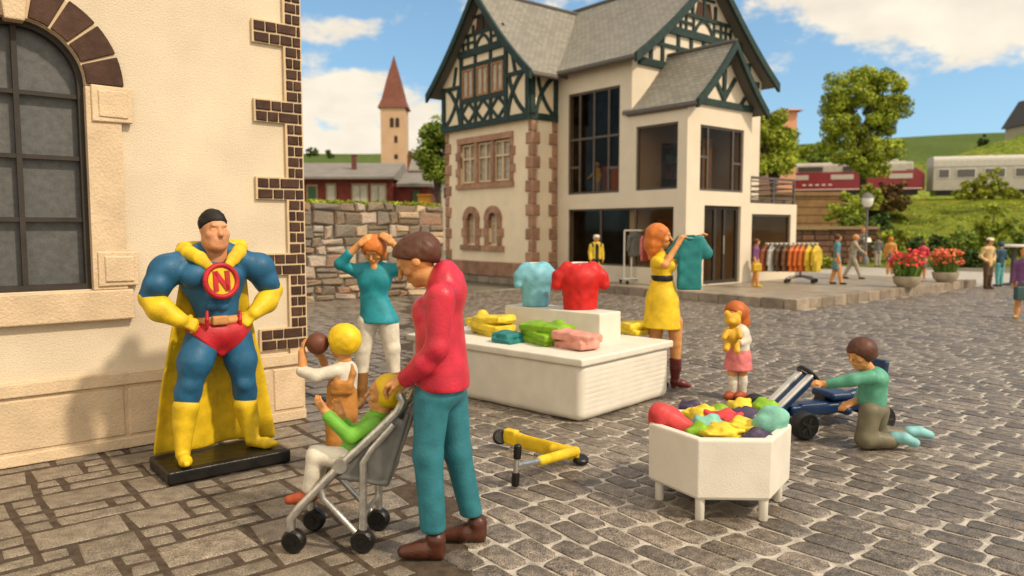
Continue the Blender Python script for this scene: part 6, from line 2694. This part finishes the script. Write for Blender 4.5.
def planter(label, px, py, wpx, hpx, pet, seed):
    o = gp(px, py, KZ)
    k = o.y / F_PX
    R_ = wpx * k / 2
    root = empty('flower_planter', o, 0, label, 'planter')
    b = MB()
    b.lathe([(R_ * .60, 0), (R_ * .90, R_ * .30), (R_, R_ * .65), (R_ * 1.02, R_ * .82), (R_ * .92, R_ * .84), (R_ * .86, R_ * .72)], (0, 0, 0), (0, 0, 1), 28)
    b.build('bowl', STONEP, root, smooth=True)
    r = random.Random(seed)
    st_, V_, Q_, rn = MB(), [], [], []
    fl_ = MB()
    hh_ = hpx * k
    for i in range(95):
        a, rad = r.uniform(0, 6.28), R_ * .8 * math.sqrt(r.random())
        x, y = rad * math.cos(a), rad * math.sin(a)
        t = V3((x * 1.35 + r.uniform(-.06, .06), y * 1.35, R_ * .7 + hh_ * r.uniform(.35, .85)))
        st_.beam((x, y, R_ * .7), t, .018, .012)
        lp = V3((x * 1.5 + r.uniform(-.1, .1), y * 1.4, R_ * .7 + hh_ * r.uniform(.2, .55)))
        st_.beam((x, y, R_ * .7), lp, .035, .006)
        if r.random() < .8:
            for _ in range(5):
                c = t + V3((r.gauss(0, .045), r.gauss(0, .045), r.gauss(0, .04)))
                d_ = V3((r.gauss(0, 1), r.gauss(0, 1), r.gauss(0, .7))).normalized() * .055
                e_ = d_.orthogonal().normalized() * .04
                fl_.add([c - d_, c - e_, c + d_, c + e_], [(0, 1, 2, 3)])
    st_.build('stalks', STALK, root)
    fl_.build('blossoms', pet, root)


planter('round stone planter with bright red flowers', 906.5, 287, 26, 31, PETAL, 3)
planter('round stone planter with orange-red flowers further right', 945, 282, 24, 28, PETAL2, 5)

LO = V3((at(866.5, 229, 32.0).x, 32.0, KZ))
kl = LO.y / F_PX
lamp = empty('street_lamp', LO, 0, 'slim grey street lamp with a round white lantern', 'street lamp')
b = MB()
hl = (HC + 36 * kl) - KZ
LM = M('lamp_grey', (.13, .125, .11), rough=.5, metal=.2)
b.lathe([(.16, 0), (.15, .25), (.07, .35), (.055, .5), (.045, hl * .76), (.08, hl * .77), (.12, hl * .80)], (0, 0, 0), (0, 0, 1), 14)
b.build('pole', LM, lamp, smooth=True)
b = MB()
b.lathe([(.12, hl * .80), (.22, hl * .84), (.24, hl * .92), (.14, hl * .97)], (0, 0, 0), (0, 0, 1), 16)
b.build('lantern', M('milk_glass', (.62, .60, .54), rough=.25), lamp, smooth=True)
b = MB()
b.lathe([(.27, hl * .935), (.16, hl * .98), (.03, hl * 1.0), (.02, hl * 1.02)], (0, 0, 0), (0, 0, 1), 16)
b.build('cap', LM, lamp, smooth=True)

TBO2 = gp(1012, 285, 0)
tab = empty('standing_table', TBO2, 0, 'white topped standing table with a dark post', 'table')
kt = TBO2.y / F_PX
b = MB()
b.lathe([(.40, 38 * kt), (.42, 38 * kt + .02), (.42, 38 * kt + .06), (.40, 38 * kt + .08)], (0, 0, 0), (0, 0, 1), 24)
b.build('tabletop', WHT, tab, smooth=True)
b = MB()
b.lathe([(.30, 0), (.28, .04), (.07, .08), (.06, 38 * kt)], (0, 0, 0), (0, 0, 1), 16)
b.build('post', M('dark_metal', (.05, .045, .04), rough=.5), tab, smooth=True)

# ================================================================== behind the rubble wall: brick depot, church, van
BRK = M('red_brick', (0.155, 0.030, 0.020), rough=0.85, var=0.25, scale=3, bump=.3, bscale=20)
GROOF = M('grey_roof_felt', (0.20, 0.18, 0.155), rough=0.85, var=0.12, scale=2)
BD = 36.0
pA, pB, pC = at(270, 229, BD), at(396, 229, BD), at(427, 229, BD)
kb_ = BD / F_PX
dep = empty('brick_depot', (pA.x, BD, 0), 0, 'long red brick depot with grey roof and pale windows', 'building')
DO = (pA.x, BD, 0)
zf = lambda py: HC + (229 - py) * kb_
FD = lambda u, v, out: (u, BD - out, v)
b = MB(DO)
b.box(pA.x, pB.x - .15, BD, BD + 6, 0, zf(179))
b.box(pB.x - .15, pC.x, BD + .5, BD + 5, 0, zf(183))
b.build('wall', BRK, dep)
b = MB(DO)
b.prism([(BD - .5, zf(178)), (BD + 3, zf(163.5) + .25), (BD + 6.5, zf(178)), (BD + 6.5, zf(178) - .10), (BD - .5, zf(178) - .10)], lambda u, v, out: (out, u, v), pA.x - .4, pB.x + .0)
b.prism([(BD + .1, zf(184)), (BD + 2.7, zf(173.5) + .2), (BD + 5.4, zf(184)), (BD + 5.4, zf(184) - .12), (BD + .1, zf(184) - .14)], lambda u, v, out: (out, u, v), pB.x + .02, pC.x + .3)
b.build('roof', GROOF, dep)
b = MB(DO)
cx_ = at(349.5, 229, BD).x
b.box(cx_ - .11, cx_ + .11, BD + 1.2, BD + 1.42, zf(175), zf(154))
b.box(cx_ - .14, cx_ + .14, BD + 1.17, BD + 1.45, zf(154), zf(153))
b.build('chimney', M('chimney_brick', (.13, .05, .035), rough=.9), dep)
PW = M('pale_pane', (0.42, 0.40, 0.31), rough=.5, var=.15, scale=5)
GRD = M('green_door', (0.03, 0.085, 0.03), rough=.6)
TANF = M('tan_frame', (.30, .22, .13), rough=.8)
for (x0, x1, y0, y1, door) in ((309, 317, 187, 202, 1), (328.5, 335.5, 186, 202, 0), (354, 367.5, 186, 202, 0), (372.5, 385.5, 186, 202, 0)):
    a, c = at(x0, 229, BD).x, at(x1, 229, BD).x
    b = MB(DO)
    b.prism([(a - .08, zf(y1) - .06), (c + .08, zf(y1) - .06), (c + .08, zf(y0) + .1), (a - .08, zf(y0) + .1)], FD, -.02, .05)
    wn = b.build('door' if door else 'window', TANF, dep)
    b = MB(DO)
    m_ = (a + c) / 2
    for q0, q1 in (((a, m_ - .03), (m_ + .03, c)) if x1 - x0 > 10 else ((a, c),)):
        b.prism([(q0, zf(y1)), (q1, zf(y1)), (q1, zf(y0)), (q0, zf(y0))], FD, -.01, .065)
    b.build('pane' if not door else 'leaf', GRD if door else PW, wn)
a, c = at(412, 229, BD).x, at(419, 229, BD).x
b = MB(DO)
b.box(a, c, BD + .42, BD + .52, 0, zf(190))
b.build('door', GRD, dep)

# church
CD = 105.0
kq = CD / F_PX
zq = lambda py: HC + (229 - py) * kq
xq = lambda px: at(px, 229, CD).x
CHO = (xq(394), CD, 0)
church = empty('church', CHO, 0, 'sandy church tower with a pointed red-brown spire', 'church')
SANDY = M('sandy_render', (0.50, 0.33, 0.20), rough=.85, var=.08, scale=.6)
SPIRE = M('red_brown_tiles', (0.16, 0.055, 0.035), rough=.8, var=.15, scale=2)
b = MB(CHO)
b.box(xq(382), xq(406), CD, CD + 3.6, 0, zq(110))
b.build('tower', SANDY, church)
b = MB(CHO)
xc, yc = xq(394), CD + 1.8
rings = [(2.05, zq(109.8)), (1.55, zq(101)), (.95, zq(82)), (.03, zq(57))]
vs, fs = [], []
for hw_, z in rings:
    vs += [(xc - hw_, yc - hw_, z), (xc + hw_, yc - hw_, z), (xc + hw_, yc + hw_, z), (xc - hw_, yc + hw_, z)]
for i in range(3):
    for k in range(4):
        fs.append((i * 4 + k, i * 4 + (k + 1) % 4, i * 4 + 4 + (k + 1) % 4, i * 4 + 4 + k))
fs.append((0, 3, 2, 1))
b.add(vs, fs)
b.build('spire', SPIRE, church)
dkw = M('belfry_dark', (.04, .025, .018), rough=.9)
for (px, y0, y1, w2_) in ((393.2, 119.5, 129, 1.9), (398.6, 119.5, 129, 1.9), (397, 137, 144, 1.6), (397, 155, 160, 1.8)):
    b = MB(CHO)
    an = np.linspace(0, math.pi, 7)
    x, r_ = xq(px), w2_ * kq
    b.prism([(x - r_, zq(y1)), (x + r_, zq(y1))] + [(x + r_ * math.cos(t), zq(y0 + w2_) + r_ * math.sin(t)) for t in an], lambda u, v, out: (u, CD - out, v), -.05, .04)
    b.build('window', dkw, church)
b = MB(CHO)
b.prism([(xq(404), 0), (xq(416), 0), (xq(416), zq(166)), (xq(409), zq(150)), (xq(404), zq(158))], lambda u, v, out: (u, CD + 2 - out, v), -6, 0)
b.build('nave', SPIRE, church)

hd_ = 60.0
for (px0, px1, py0, col, lab, nm) in ((413, 428, 163, (.5, .36, .24), 'small beige house right of the church tower', 'house'), (426, 452, 174, (.42, .36, .28), 'pale low house with dark roof behind the tree', 'house')):
    xa, xb_ = at(px0, 229, hd_).x, at(px1, 229, hd_).x
    z1 = HC + (229 - py0 - 8) * hd_ / F_PX
    h_ = empty(nm, ((xa + xb_) / 2, hd_, 0), 0, lab, 'house')
    b = MB(((xa + xb_) / 2, hd_, 0))
    b.box(xa, xb_, hd_, hd_ + 4, 0, z1)
    b.build('wall', M('wall_' + lab[:5], col, rough=.85), h_)
    b = MB(((xa + xb_) / 2, hd_, 0))
    b.prism([(hd_ - .3, z1), (hd_ + 2, z1 + 1.1), (hd_ + 4.3, z1), (hd_ + 4.3, z1 - .1), (hd_ - .3, z1 - .1)], lambda u, v, out: (out, u, v), xa - .3, xb_ + .3)
    b.build('roof', GROOF, h_)
    for j in range(3):
        x = xa + (xb_ - xa) * (.2 + .3 * j)
        b = MB(((xa + xb_) / 2, hd_, 0))
        b.box(x - .2, x + .2, hd_ - .03, hd_ + .02, z1 - 1.3, z1 - .5)
        b.build('window', dkw, h_)
# small orange cart roof showing above the wall
oc = at(424, 203, 30)
o = empty('market_booth', (oc.x, 30, 0), 0, 'small orange booth peeking over the rubble wall', 'booth')
b = MB((oc.x, 30, 0))
kk = 30 / F_PX
b.box(oc.x - 6 * kk, oc.x + 6.5 * kk, 30, 30.8, 0, HC + (229 - 196) * kk)
b.build('cabin', M('booth_orange', (.62, .28, .02), rough=.6), o)
b = MB((oc.x, 30, 0))
b.box(oc.x - 7 * kk, oc.x + 7.5 * kk, 29.9, 30.9, HC + (229 - 196) * kk, HC + (229 - 195) * kk + .02)
b.build('roof', M('booth_orange_roof', (.55, .22, .02), rough=.6), o)

# ================================================================== far terrain
def terrain(name, xs, ys, zf_, mat):
    V = np.array([[x, y, zf_(x, y)] for y in ys for x in xs])
    nx_ = len(xs)
    q = np.array([[j * nx_ + i, j * nx_ + i + 1, (j + 1) * nx_ + i + 1, (j + 1) * nx_ + i] for j in range(len(ys) - 1) for i in range(nx_ - 1)])
    o = np_mesh(name, V, q, None, mat, None, True)
    tag(o, kind='structure')
    return o


def sm(t):
    t = min(1, max(0, t))
    return t * t * (3 - 2 * t)


GRASS = M('meadow_grass', (0.085, 0.125, 0.012), rough=.9, scale=1.1, col2=(0.20, 0.21, 0.022), speck=.45, sscale=9, bump=1.0, bscale=5, bdist=.2, spec=.1)
HILLG = M('far_field', (0.060, 0.092, 0.022), rough=.95, scale=.03, col2=(0.095, 0.125, 0.03), speck=.15, sscale=.6, spec=.05)
HILLY = M('near_hill_grass', (0.10, 0.15, 0.018), rough=.95, scale=.25, col2=(0.20, 0.22, 0.035), speck=.35, sscale=2, spec=.05, bump=1, bscale=1, bdist=.5)
KS = 70.0
ZR = HC + 31.5 * KS / F_PX        # rail level


def wav(x, y, s=1.0):
    return math.sin(x * .9 * s + 1.1 * math.sin(y * .5 * s)) * math.sin(y * .8 * s + x * .31 * s)


def slope(x, y):
    tr_ = 73 - (x - 23.3) * .30          # line of the track on plan
    t = (y - 35.5) / max(5, tr_ - 3 - 35.5)
    side_ = sm((x - 15.2 - (y - 36) * .12) / 3.0)
    z = (ZR - .85) * sm(t * .92 + .04) * side_
    if y > tr_ - 4:
        z = (ZR - .85 + .6 * sm((y - tr_ + 4) / 2.5))
    return z + .16 * wav(x, y, 1.3) * side_ * (1 if 36 < y < tr_ - 4 else 0) - .02


terrain('grass_bank', np.linspace(10, 75, 150), np.linspace(35, 80, 90), slope, GRASS)
hillp = lambda px: 150 - 13 * sm((px - 700) / 330) + 9 * sm((560 - px) / 200)


def hillz(x, y):
    px = CX + x / y * F_PX
    zr = HC + (229 - hillp(px)) * 330 / F_PX
    return zr * sm((y - 130) / 200) + .8 * wav(x * .02, y * .02)


terrain('far_hill', np.linspace(-330, 330, 120), np.linspace(125, 345, 30), hillz, HILLG)


def nearz(x, y):
    px = CX + x / y * F_PX
    rp = 166 - 14 * sm((px - 915) / 60) - 17 * sm((px - 965) / 70) - 10 * sm((870 - px) / 60)
    zr = HC + (229 - rp) * 108 / F_PX
    return (zr + .35 * wav(x * .5, y * .3) + .25 * math.sin(x * .9)) * sm((y - 78) / 28) * sm((x - 14) / 12)


terrain('near_hill', np.linspace(18, 100, 110), np.linspace(82, 118, 24), nearz, HILLY)

# retaining walls beside the shop
RBR = M('retaining_brick', (0.125, 0.062, 0.035), rough=.85, var=.2, scale=4, bump=.4, bscale=12, attr=.3)
a_, c_ = at(740, 229, 37), at(872, 229, 37)
o = empty('retaining_wall', ((a_.x + c_.x) / 2, 37, 0), 0, 'low brown stone retaining wall beyond the garment stand', 'wall')
b = MB(((a_.x + c_.x) / 2, 37, 0))
FQ = lambda u, v, out: (u, 37 - out, v)
z = 0
while z < 1.6:
    x = a_.x
    while x < c_.x:
        l_ = random.uniform(.55, .9)
        b.stone(FQ, x + .02, x + l_ - .02, z + .02, z + .27, -.3, random.uniform(.02, .06), ch=.03, j=.015)
        x += l_
    z += .285
b.box(a_.x, c_.x, 37.02, 37.5, 0, 1.62)
b.build('block', RBR, o)
b = MB(((a_.x + c_.x) / 2, 37, 0))
b.box(a_.x - .1, c_.x + .3, 36.85, 37.6, 1.72, 1.86)
b.build('coping', M('coping_stone', (.24, .17, .10), rough=.85), o)
a_, c_ = at(745, 229, 52), at(842, 229, 52)
o = empty('retaining_wall', ((a_.x + c_.x) / 2, 52, 0), 0, 'tall ochre brown wall carrying the railway line', 'wall')
b = MB(((a_.x + c_.x) / 2, 52, 0))
b.box(a_.x, c_.x, 52, 53, 0, HC + 33 * 52 / F_PX)
for k in range(7):
    b.box(a_.x, c_.x, 51.93, 52, .5 + k * .55, .5 + k * .55 + .48)
b.build('wall', M('ochre_wall', (.26, .145, .06), rough=.85, var=.2, scale=2), o)
b = MB(((a_.x + c_.x) / 2, 52, 0))
b.box(a_.x - .1, c_.x + .2, 51.85, 53.1, HC + 33 * 52 / F_PX, HC + 34 * 52 / F_PX)
b.build('coping', MATS['coping_stone'], o)
# track bed up to the ochre wall
tb_ = MB()
tb_.add([(5, 80, ZR - .12), (5, 53.1, ZR - .12 - 1.0), (30, 53.1, ZR - 1.2), (30, 80, ZR - .12)], [(0, 1, 2, 3)])
tag(tb_.build('track_bed', M('ballast', (.15, .12, .09), rough=.95, var=.3, scale=3)), kind='structure')

# ================================================================== trains
TDIR = V3((13.2, -4.0, 0)).normalized()
TANG = math.atan2(TDIR.y, TDIR.x)
TB = V3((23.3, 72.0, ZR))                 # track point seen at px 755
TH = 3.1
LRED = M('loco_red', (0.21, 0.008, 0.014), rough=.35, var=.12, scale=2, coat=.2)
LGREY = M('loco_light_grey', (0.42, 0.39, 0.33), rough=.5, var=.1, scale=2)
DKG = M('grille_dark', (.06, .055, .05), rough=.7)
COACHM = M('coach_silver', (0.40, 0.37, 0.32), rough=.45, var=.06, scale=2)
COACHR = M('coach_roof', (0.50, 0.47, 0.42), rough=.5, var=.1)
GLD = M('train_glass', (.07, .065, .055), rough=.15, spec=.6)


def vehicle_profile(y0, y1, z0, z1, r):
    """body cross-section (y across, z up) with rounded shoulders"""
    P = [(y0, z0), (y1, z0)]
    for a in np.linspace(0, math.pi / 2, 5):
        P.append((y1 - r + r * math.cos(a), z1 - r + r * math.sin(a)))
    for a in np.linspace(math.pi / 2, math.pi, 5):
        P.append((y0 + r + r * math.cos(a), z1 - r + r * math.sin(a)))
    return P


s0, s1 = -9.0, 14.2
loco = empty('diesel_locomotive', TB, TANG, 'red and light grey diesel locomotive on the railway bank', 'locomotive')
mpx = lambda u, v, out: (out, u, v)
b = MB()
b.prism(vehicle_profile(-1.3, 1.3, .55, TH * .72, .1), mpx, s0, s1 - .8)
# rounded nose
for i in range(6):
    t0, t1 = i / 6, (i + 1) / 6
    w0 = 1.3 * math.sqrt(1 - t1 ** 2 * .62)
    b.prism(vehicle_profile(-w0, w0, .55, TH * .72 + .35 - t1 * .55, .25), mpx, s1 - .8 + .8 * t0, s1 - .8 + .8 * t1)
b.build('body', LRED, loco, smooth=False)
b = MB()
b.prism(vehicle_profile(-1.27, 1.27, TH * .72 + .003, TH, .35), mpx, s0, s1 - 1.6)
b.build('roof', LGREY, loco)
for x in (-3, .3, 3.6, 7.4):
    b = MB()
    b.box(x, x + 2.1, -1.33, -1.25, TH * .74, TH * .88)
    for k in range(7):
        b.box(x + .1 + k * .28, x + .2 + k * .28, -1.36, -1.33, TH * .75, TH * .87)
    b.build('grille', DKG, loco)
for x in (-1.4, 2.6, 6.4, 11.2):
    b = MB()
    b.box(x, x + 1.9, -1.335, -1.28, TH * .50, TH * .64)
    b.build('window', M('loco_band', (.45, .42, .36), rough=.4), loco)
b = MB()
b.box(s0, s1 - .3, -1.325, -1.29, .62, .70)
for k in range(9):
    b.box(1.0 + k * .55 + (.8 if k > 3 else 0), 1.3 + k * .55 + (.8 if k > 3 else 0), -1.325, -1.29, 1.02, 1.14)
b.build('white_trim', WHT, loco)
b = MB()
b.box(s1 - 3.2, s1 - 2.2, -1.1, 1.1, TH * .80, TH + .18)
b.box(s1 - 1.9, s1 - 1.0, -1.15, 1.15, TH * .72, TH * .98)
b.build('cab_hood', LGREY, loco, bevel=.15)
b = MB()
b.box(s0, s1 - .6, -1.1, 1.1, .12, .54)
b.build('underframe', BLK, loco)
coach = empty('passenger_coach', TB + TDIR * 14.75, TANG, 'silver grey passenger coach behind the red locomotive', 'railway coach')
b = MB()
b.prism(vehicle_profile(-1.35, 1.35, .45, TH * .80, .06), mpx, 0, 20)
b.build('body', COACHM, coach)
b = MB()
b.prism(vehicle_profile(-1.37, 1.37, TH * .80 + .003, TH * 1.10, .42), mpx, -.02, 20)
b.build('roof', COACHR, coach)
for k, x in enumerate((.35, 1.75, 3.9, 6.2, 8.2, 8.95, 10.0, 12.2, 14.5, 16.8)):
    wd = (.9, 1.5, 1.6, 1.7, .32, .32, 1.6, 1.7, 1.7, 1.7)[k]
    b = MB()
    b.box(x, x + wd, -1.385, -1.33, TH * .48, TH * .74)
    f_ = b.build('window', WHT, coach)
    b = MB()
    b.box(x + .06, x + wd - .06, -1.40, -1.35, TH * .50, TH * .72)
    b.build('pane', GLD, f_)
b = MB()
b.box(.3, 20, -1.1, 1.1, .05, .44)
b.build('underframe', BLK, coach)

# ================================================================== far buildings
def far_house(label, px0, px1, py_e, py_r, d, wallc, roofc, zb):
    k = d / F_PX
    xa, xb_ = at(px0, 229, d).x, at(px1, 229, d).x
    ze, zr = HC + (229 - py_e) * k, HC + (229 - py_r) * k
    O_ = ((xa + xb_) / 2, d, zb)
    o = empty('hillside_house', O_, 0, label, 'house')
    b = MB(O_)
    b.box(xa, xb_, d, d + 7, zb, ze)
    b.build('wall', wallc, o)
    b = MB(O_)
    i = (zr - ze) * .28
    P0_ = [(xa - .4, d - .4, ze), (xb_ + .4, d - .4, ze), (xb_ + .4, d + 7.4, ze), (xa - .4, d + 7.4, ze)]
    P1_ = [(xa + i, d + i, zr), (xb_ - i, d + i, zr), (xb_ - i, d + 7 - i, zr), (xa + i, d + 7 - i, zr)]
    b.add(P0_ + P1_, [(3, 2, 1, 0), (4, 5, 6, 7), (0, 1, 5, 4), (1, 2, 6, 5), (2, 3, 7, 6), (3, 0, 4, 7)])
    b.build('roof', roofc, o)
    n_ = int((xb_ - xa) / 1.6) if xb_ - xa > 4 else 0
    for j in range(n_):
        x = xa + (xb_ - xa) * (j + .5) / n_
        b = MB(O_)
        an = np.linspace(0, math.pi, 7)
        r_ = .45
        zb_ = ze - 1.75
        b.prism([(x - r_, zb_), (x + r_, zb_)] + [(x + r_ * math.cos(t), zb_ + 1.0 + r_ * math.sin(t)) for t in an], lambda u, v, out: (u, d - out, v), -.05, .04)
        b.build('window', dkw, o)
    return o


far_house('beige house with grey mansard roof on the right hill', 1033, 1092, 124, 97, 104, M('beige_wall', (.42, .34, .24), rough=.85), M('mansard_grey', (.075, .065, .06), rough=.8, var=.15), 12.0)
far_house('salmon coloured house top showing above the small tree', 777, 794, 113, 111, 62, M('salmon_wall', (.62, .30, .17), rough=.85), M('salmon_roof', (.50, .22, .13), rough=.8), 3.0)

# ================================================================== shrubs on the bank
def shrub(label, px, py, wpx, hpx, d, mat, n=40, zb=None, group='shrubs on the railway bank'):
    p = at(px, py, d)
    k = d / F_PX
    zb = p.z - hpx * k * .5 if zb is None else zb
    return plant('shrub', label, 'shrub', (p.x, d, zb), [(p.x, d, p.z, wpx * k / 2, wpx * k * .4, hpx * k / 2), (p.x - wpx * k * .2, d, p.z - hpx * k * .15, wpx * k * .3, wpx * k * .3, hpx * k * .35),
                                                          (p.x + wpx * k * .22, d - .1, p.z - hpx * k * .18, wpx * k * .3, wpx * k * .3, hpx * k * .3)],
                 n, .055 * wpx * k + .10, 48, .0018 * d + .02, mat, None, group)


LEAF_R = leafmat('reddish_leaf', (0.11, 0.055, 0.018), (0.16, 0.12, 0.025))
LEAF_L = leafmat('lime_leaf', (0.17, 0.22, 0.016), (0.33, 0.33, 0.04))
shrub('bright green bush left of the street lamp', 846, 214, 36, 46, 39, LEAF_Y, 60)
shrub('green bush leaning over the brown wall', 858, 232, 34, 36, 38, LEAF_G, 50)
shrub('yellow-green bush top beside the red locomotive', 868, 198, 26, 26, 44, LEAF_L, 40)
shrub('reddish brown bush beside the locomotive nose', 893, 196, 34, 30, 46, LEAF_R, 50)
shrub('lime bush behind the right of the street lamp', 893, 238, 26, 26, 36.5, LEAF_L, 40)
shrub('dark bush behind the lamp post foot', 880, 226, 26, 34, 38, LEAF_D, 40)
shrub('lime bush in front of the silver coach', 968, 190, 34, 18, 58, LEAF_L, 40)
shrub('tall lime bush right in front of the coach windows', 990, 182, 28, 30, 58, LEAF_L, 40)
shrub('low lime tuft at the right end of the bank', 1010, 193, 24, 10, 58, LEAF_L, 24)
shrub('dark green hedge bush behind the first planter', 925, 247, 40, 22, 35.5, LEAF_D, 45)
shrub('green hedge bush behind the second planter', 958, 244, 42, 26, 35.2, LEAF_G, 45)
shrub('tall light green bush behind the white capped man', 992, 228, 34, 48, 36, LEAF_Y, 55)
shrub('green bush at the right edge behind the table', 1020, 238, 34, 40, 36, LEAF_G, 50)
shrub('dark low bush between the planters and the table', 965, 258, 44, 18, 34.6, LEAF_D, 45)
shrub('bright green bush right of the garment stand', 824, 262, 26, 18, 33, LEAF_L, 36)
shrub('round dark bush on the far hill', 984, 141, 10, 14, 104, LEAF_D, 20)
shrub('grey green bush left below the tall tree', 818, 158, 22, 16, 90, LEAF_G, 24)
shrub('light green bushes above the locomotive roof', 815, 150, 40, 14, 100, LEAF_Y, 30)
for i, (px, py, lab) in enumerate(((312, 151, 'dark far tree at the left end of the hill'), (330, 154, 'small dark far tree left of the chimney'))):
    shrub(lab, px, py, 14 if i == 0 else 8, 9, 200, LEAF_D, 20, group='far trees on the hill')
# moss and grass along the top of the rubble wall: nobody could count it
mc = [(*(l2w(6.1 + 5.3 * random.random(), RY + random.uniform(0, .4), 2.38)), random.uniform(.04, .11)) for _ in range(160)]
mo = leaf_mesh('wall_top_grass', mc, 16, .03, LEAF_Y, None)
tag(mo, 'grass and moss growing on the rubble wall top', 'grass', kind='stuff')
# grass tussocks on the bank
gc = []
for _ in range(900):
    x, y = random.uniform(16, 62), random.uniform(37, 64)
    z = slope(x, y)
    if z > .3:
        gc.append((x, y, z + .05, random.uniform(.15, .45)))
go = leaf_mesh('bank_grass', gc, 26, .075, LEAF_Y, None)
tag(go, 'tufts of yellow-green grass on the railway bank', 'grass', kind='stuff')
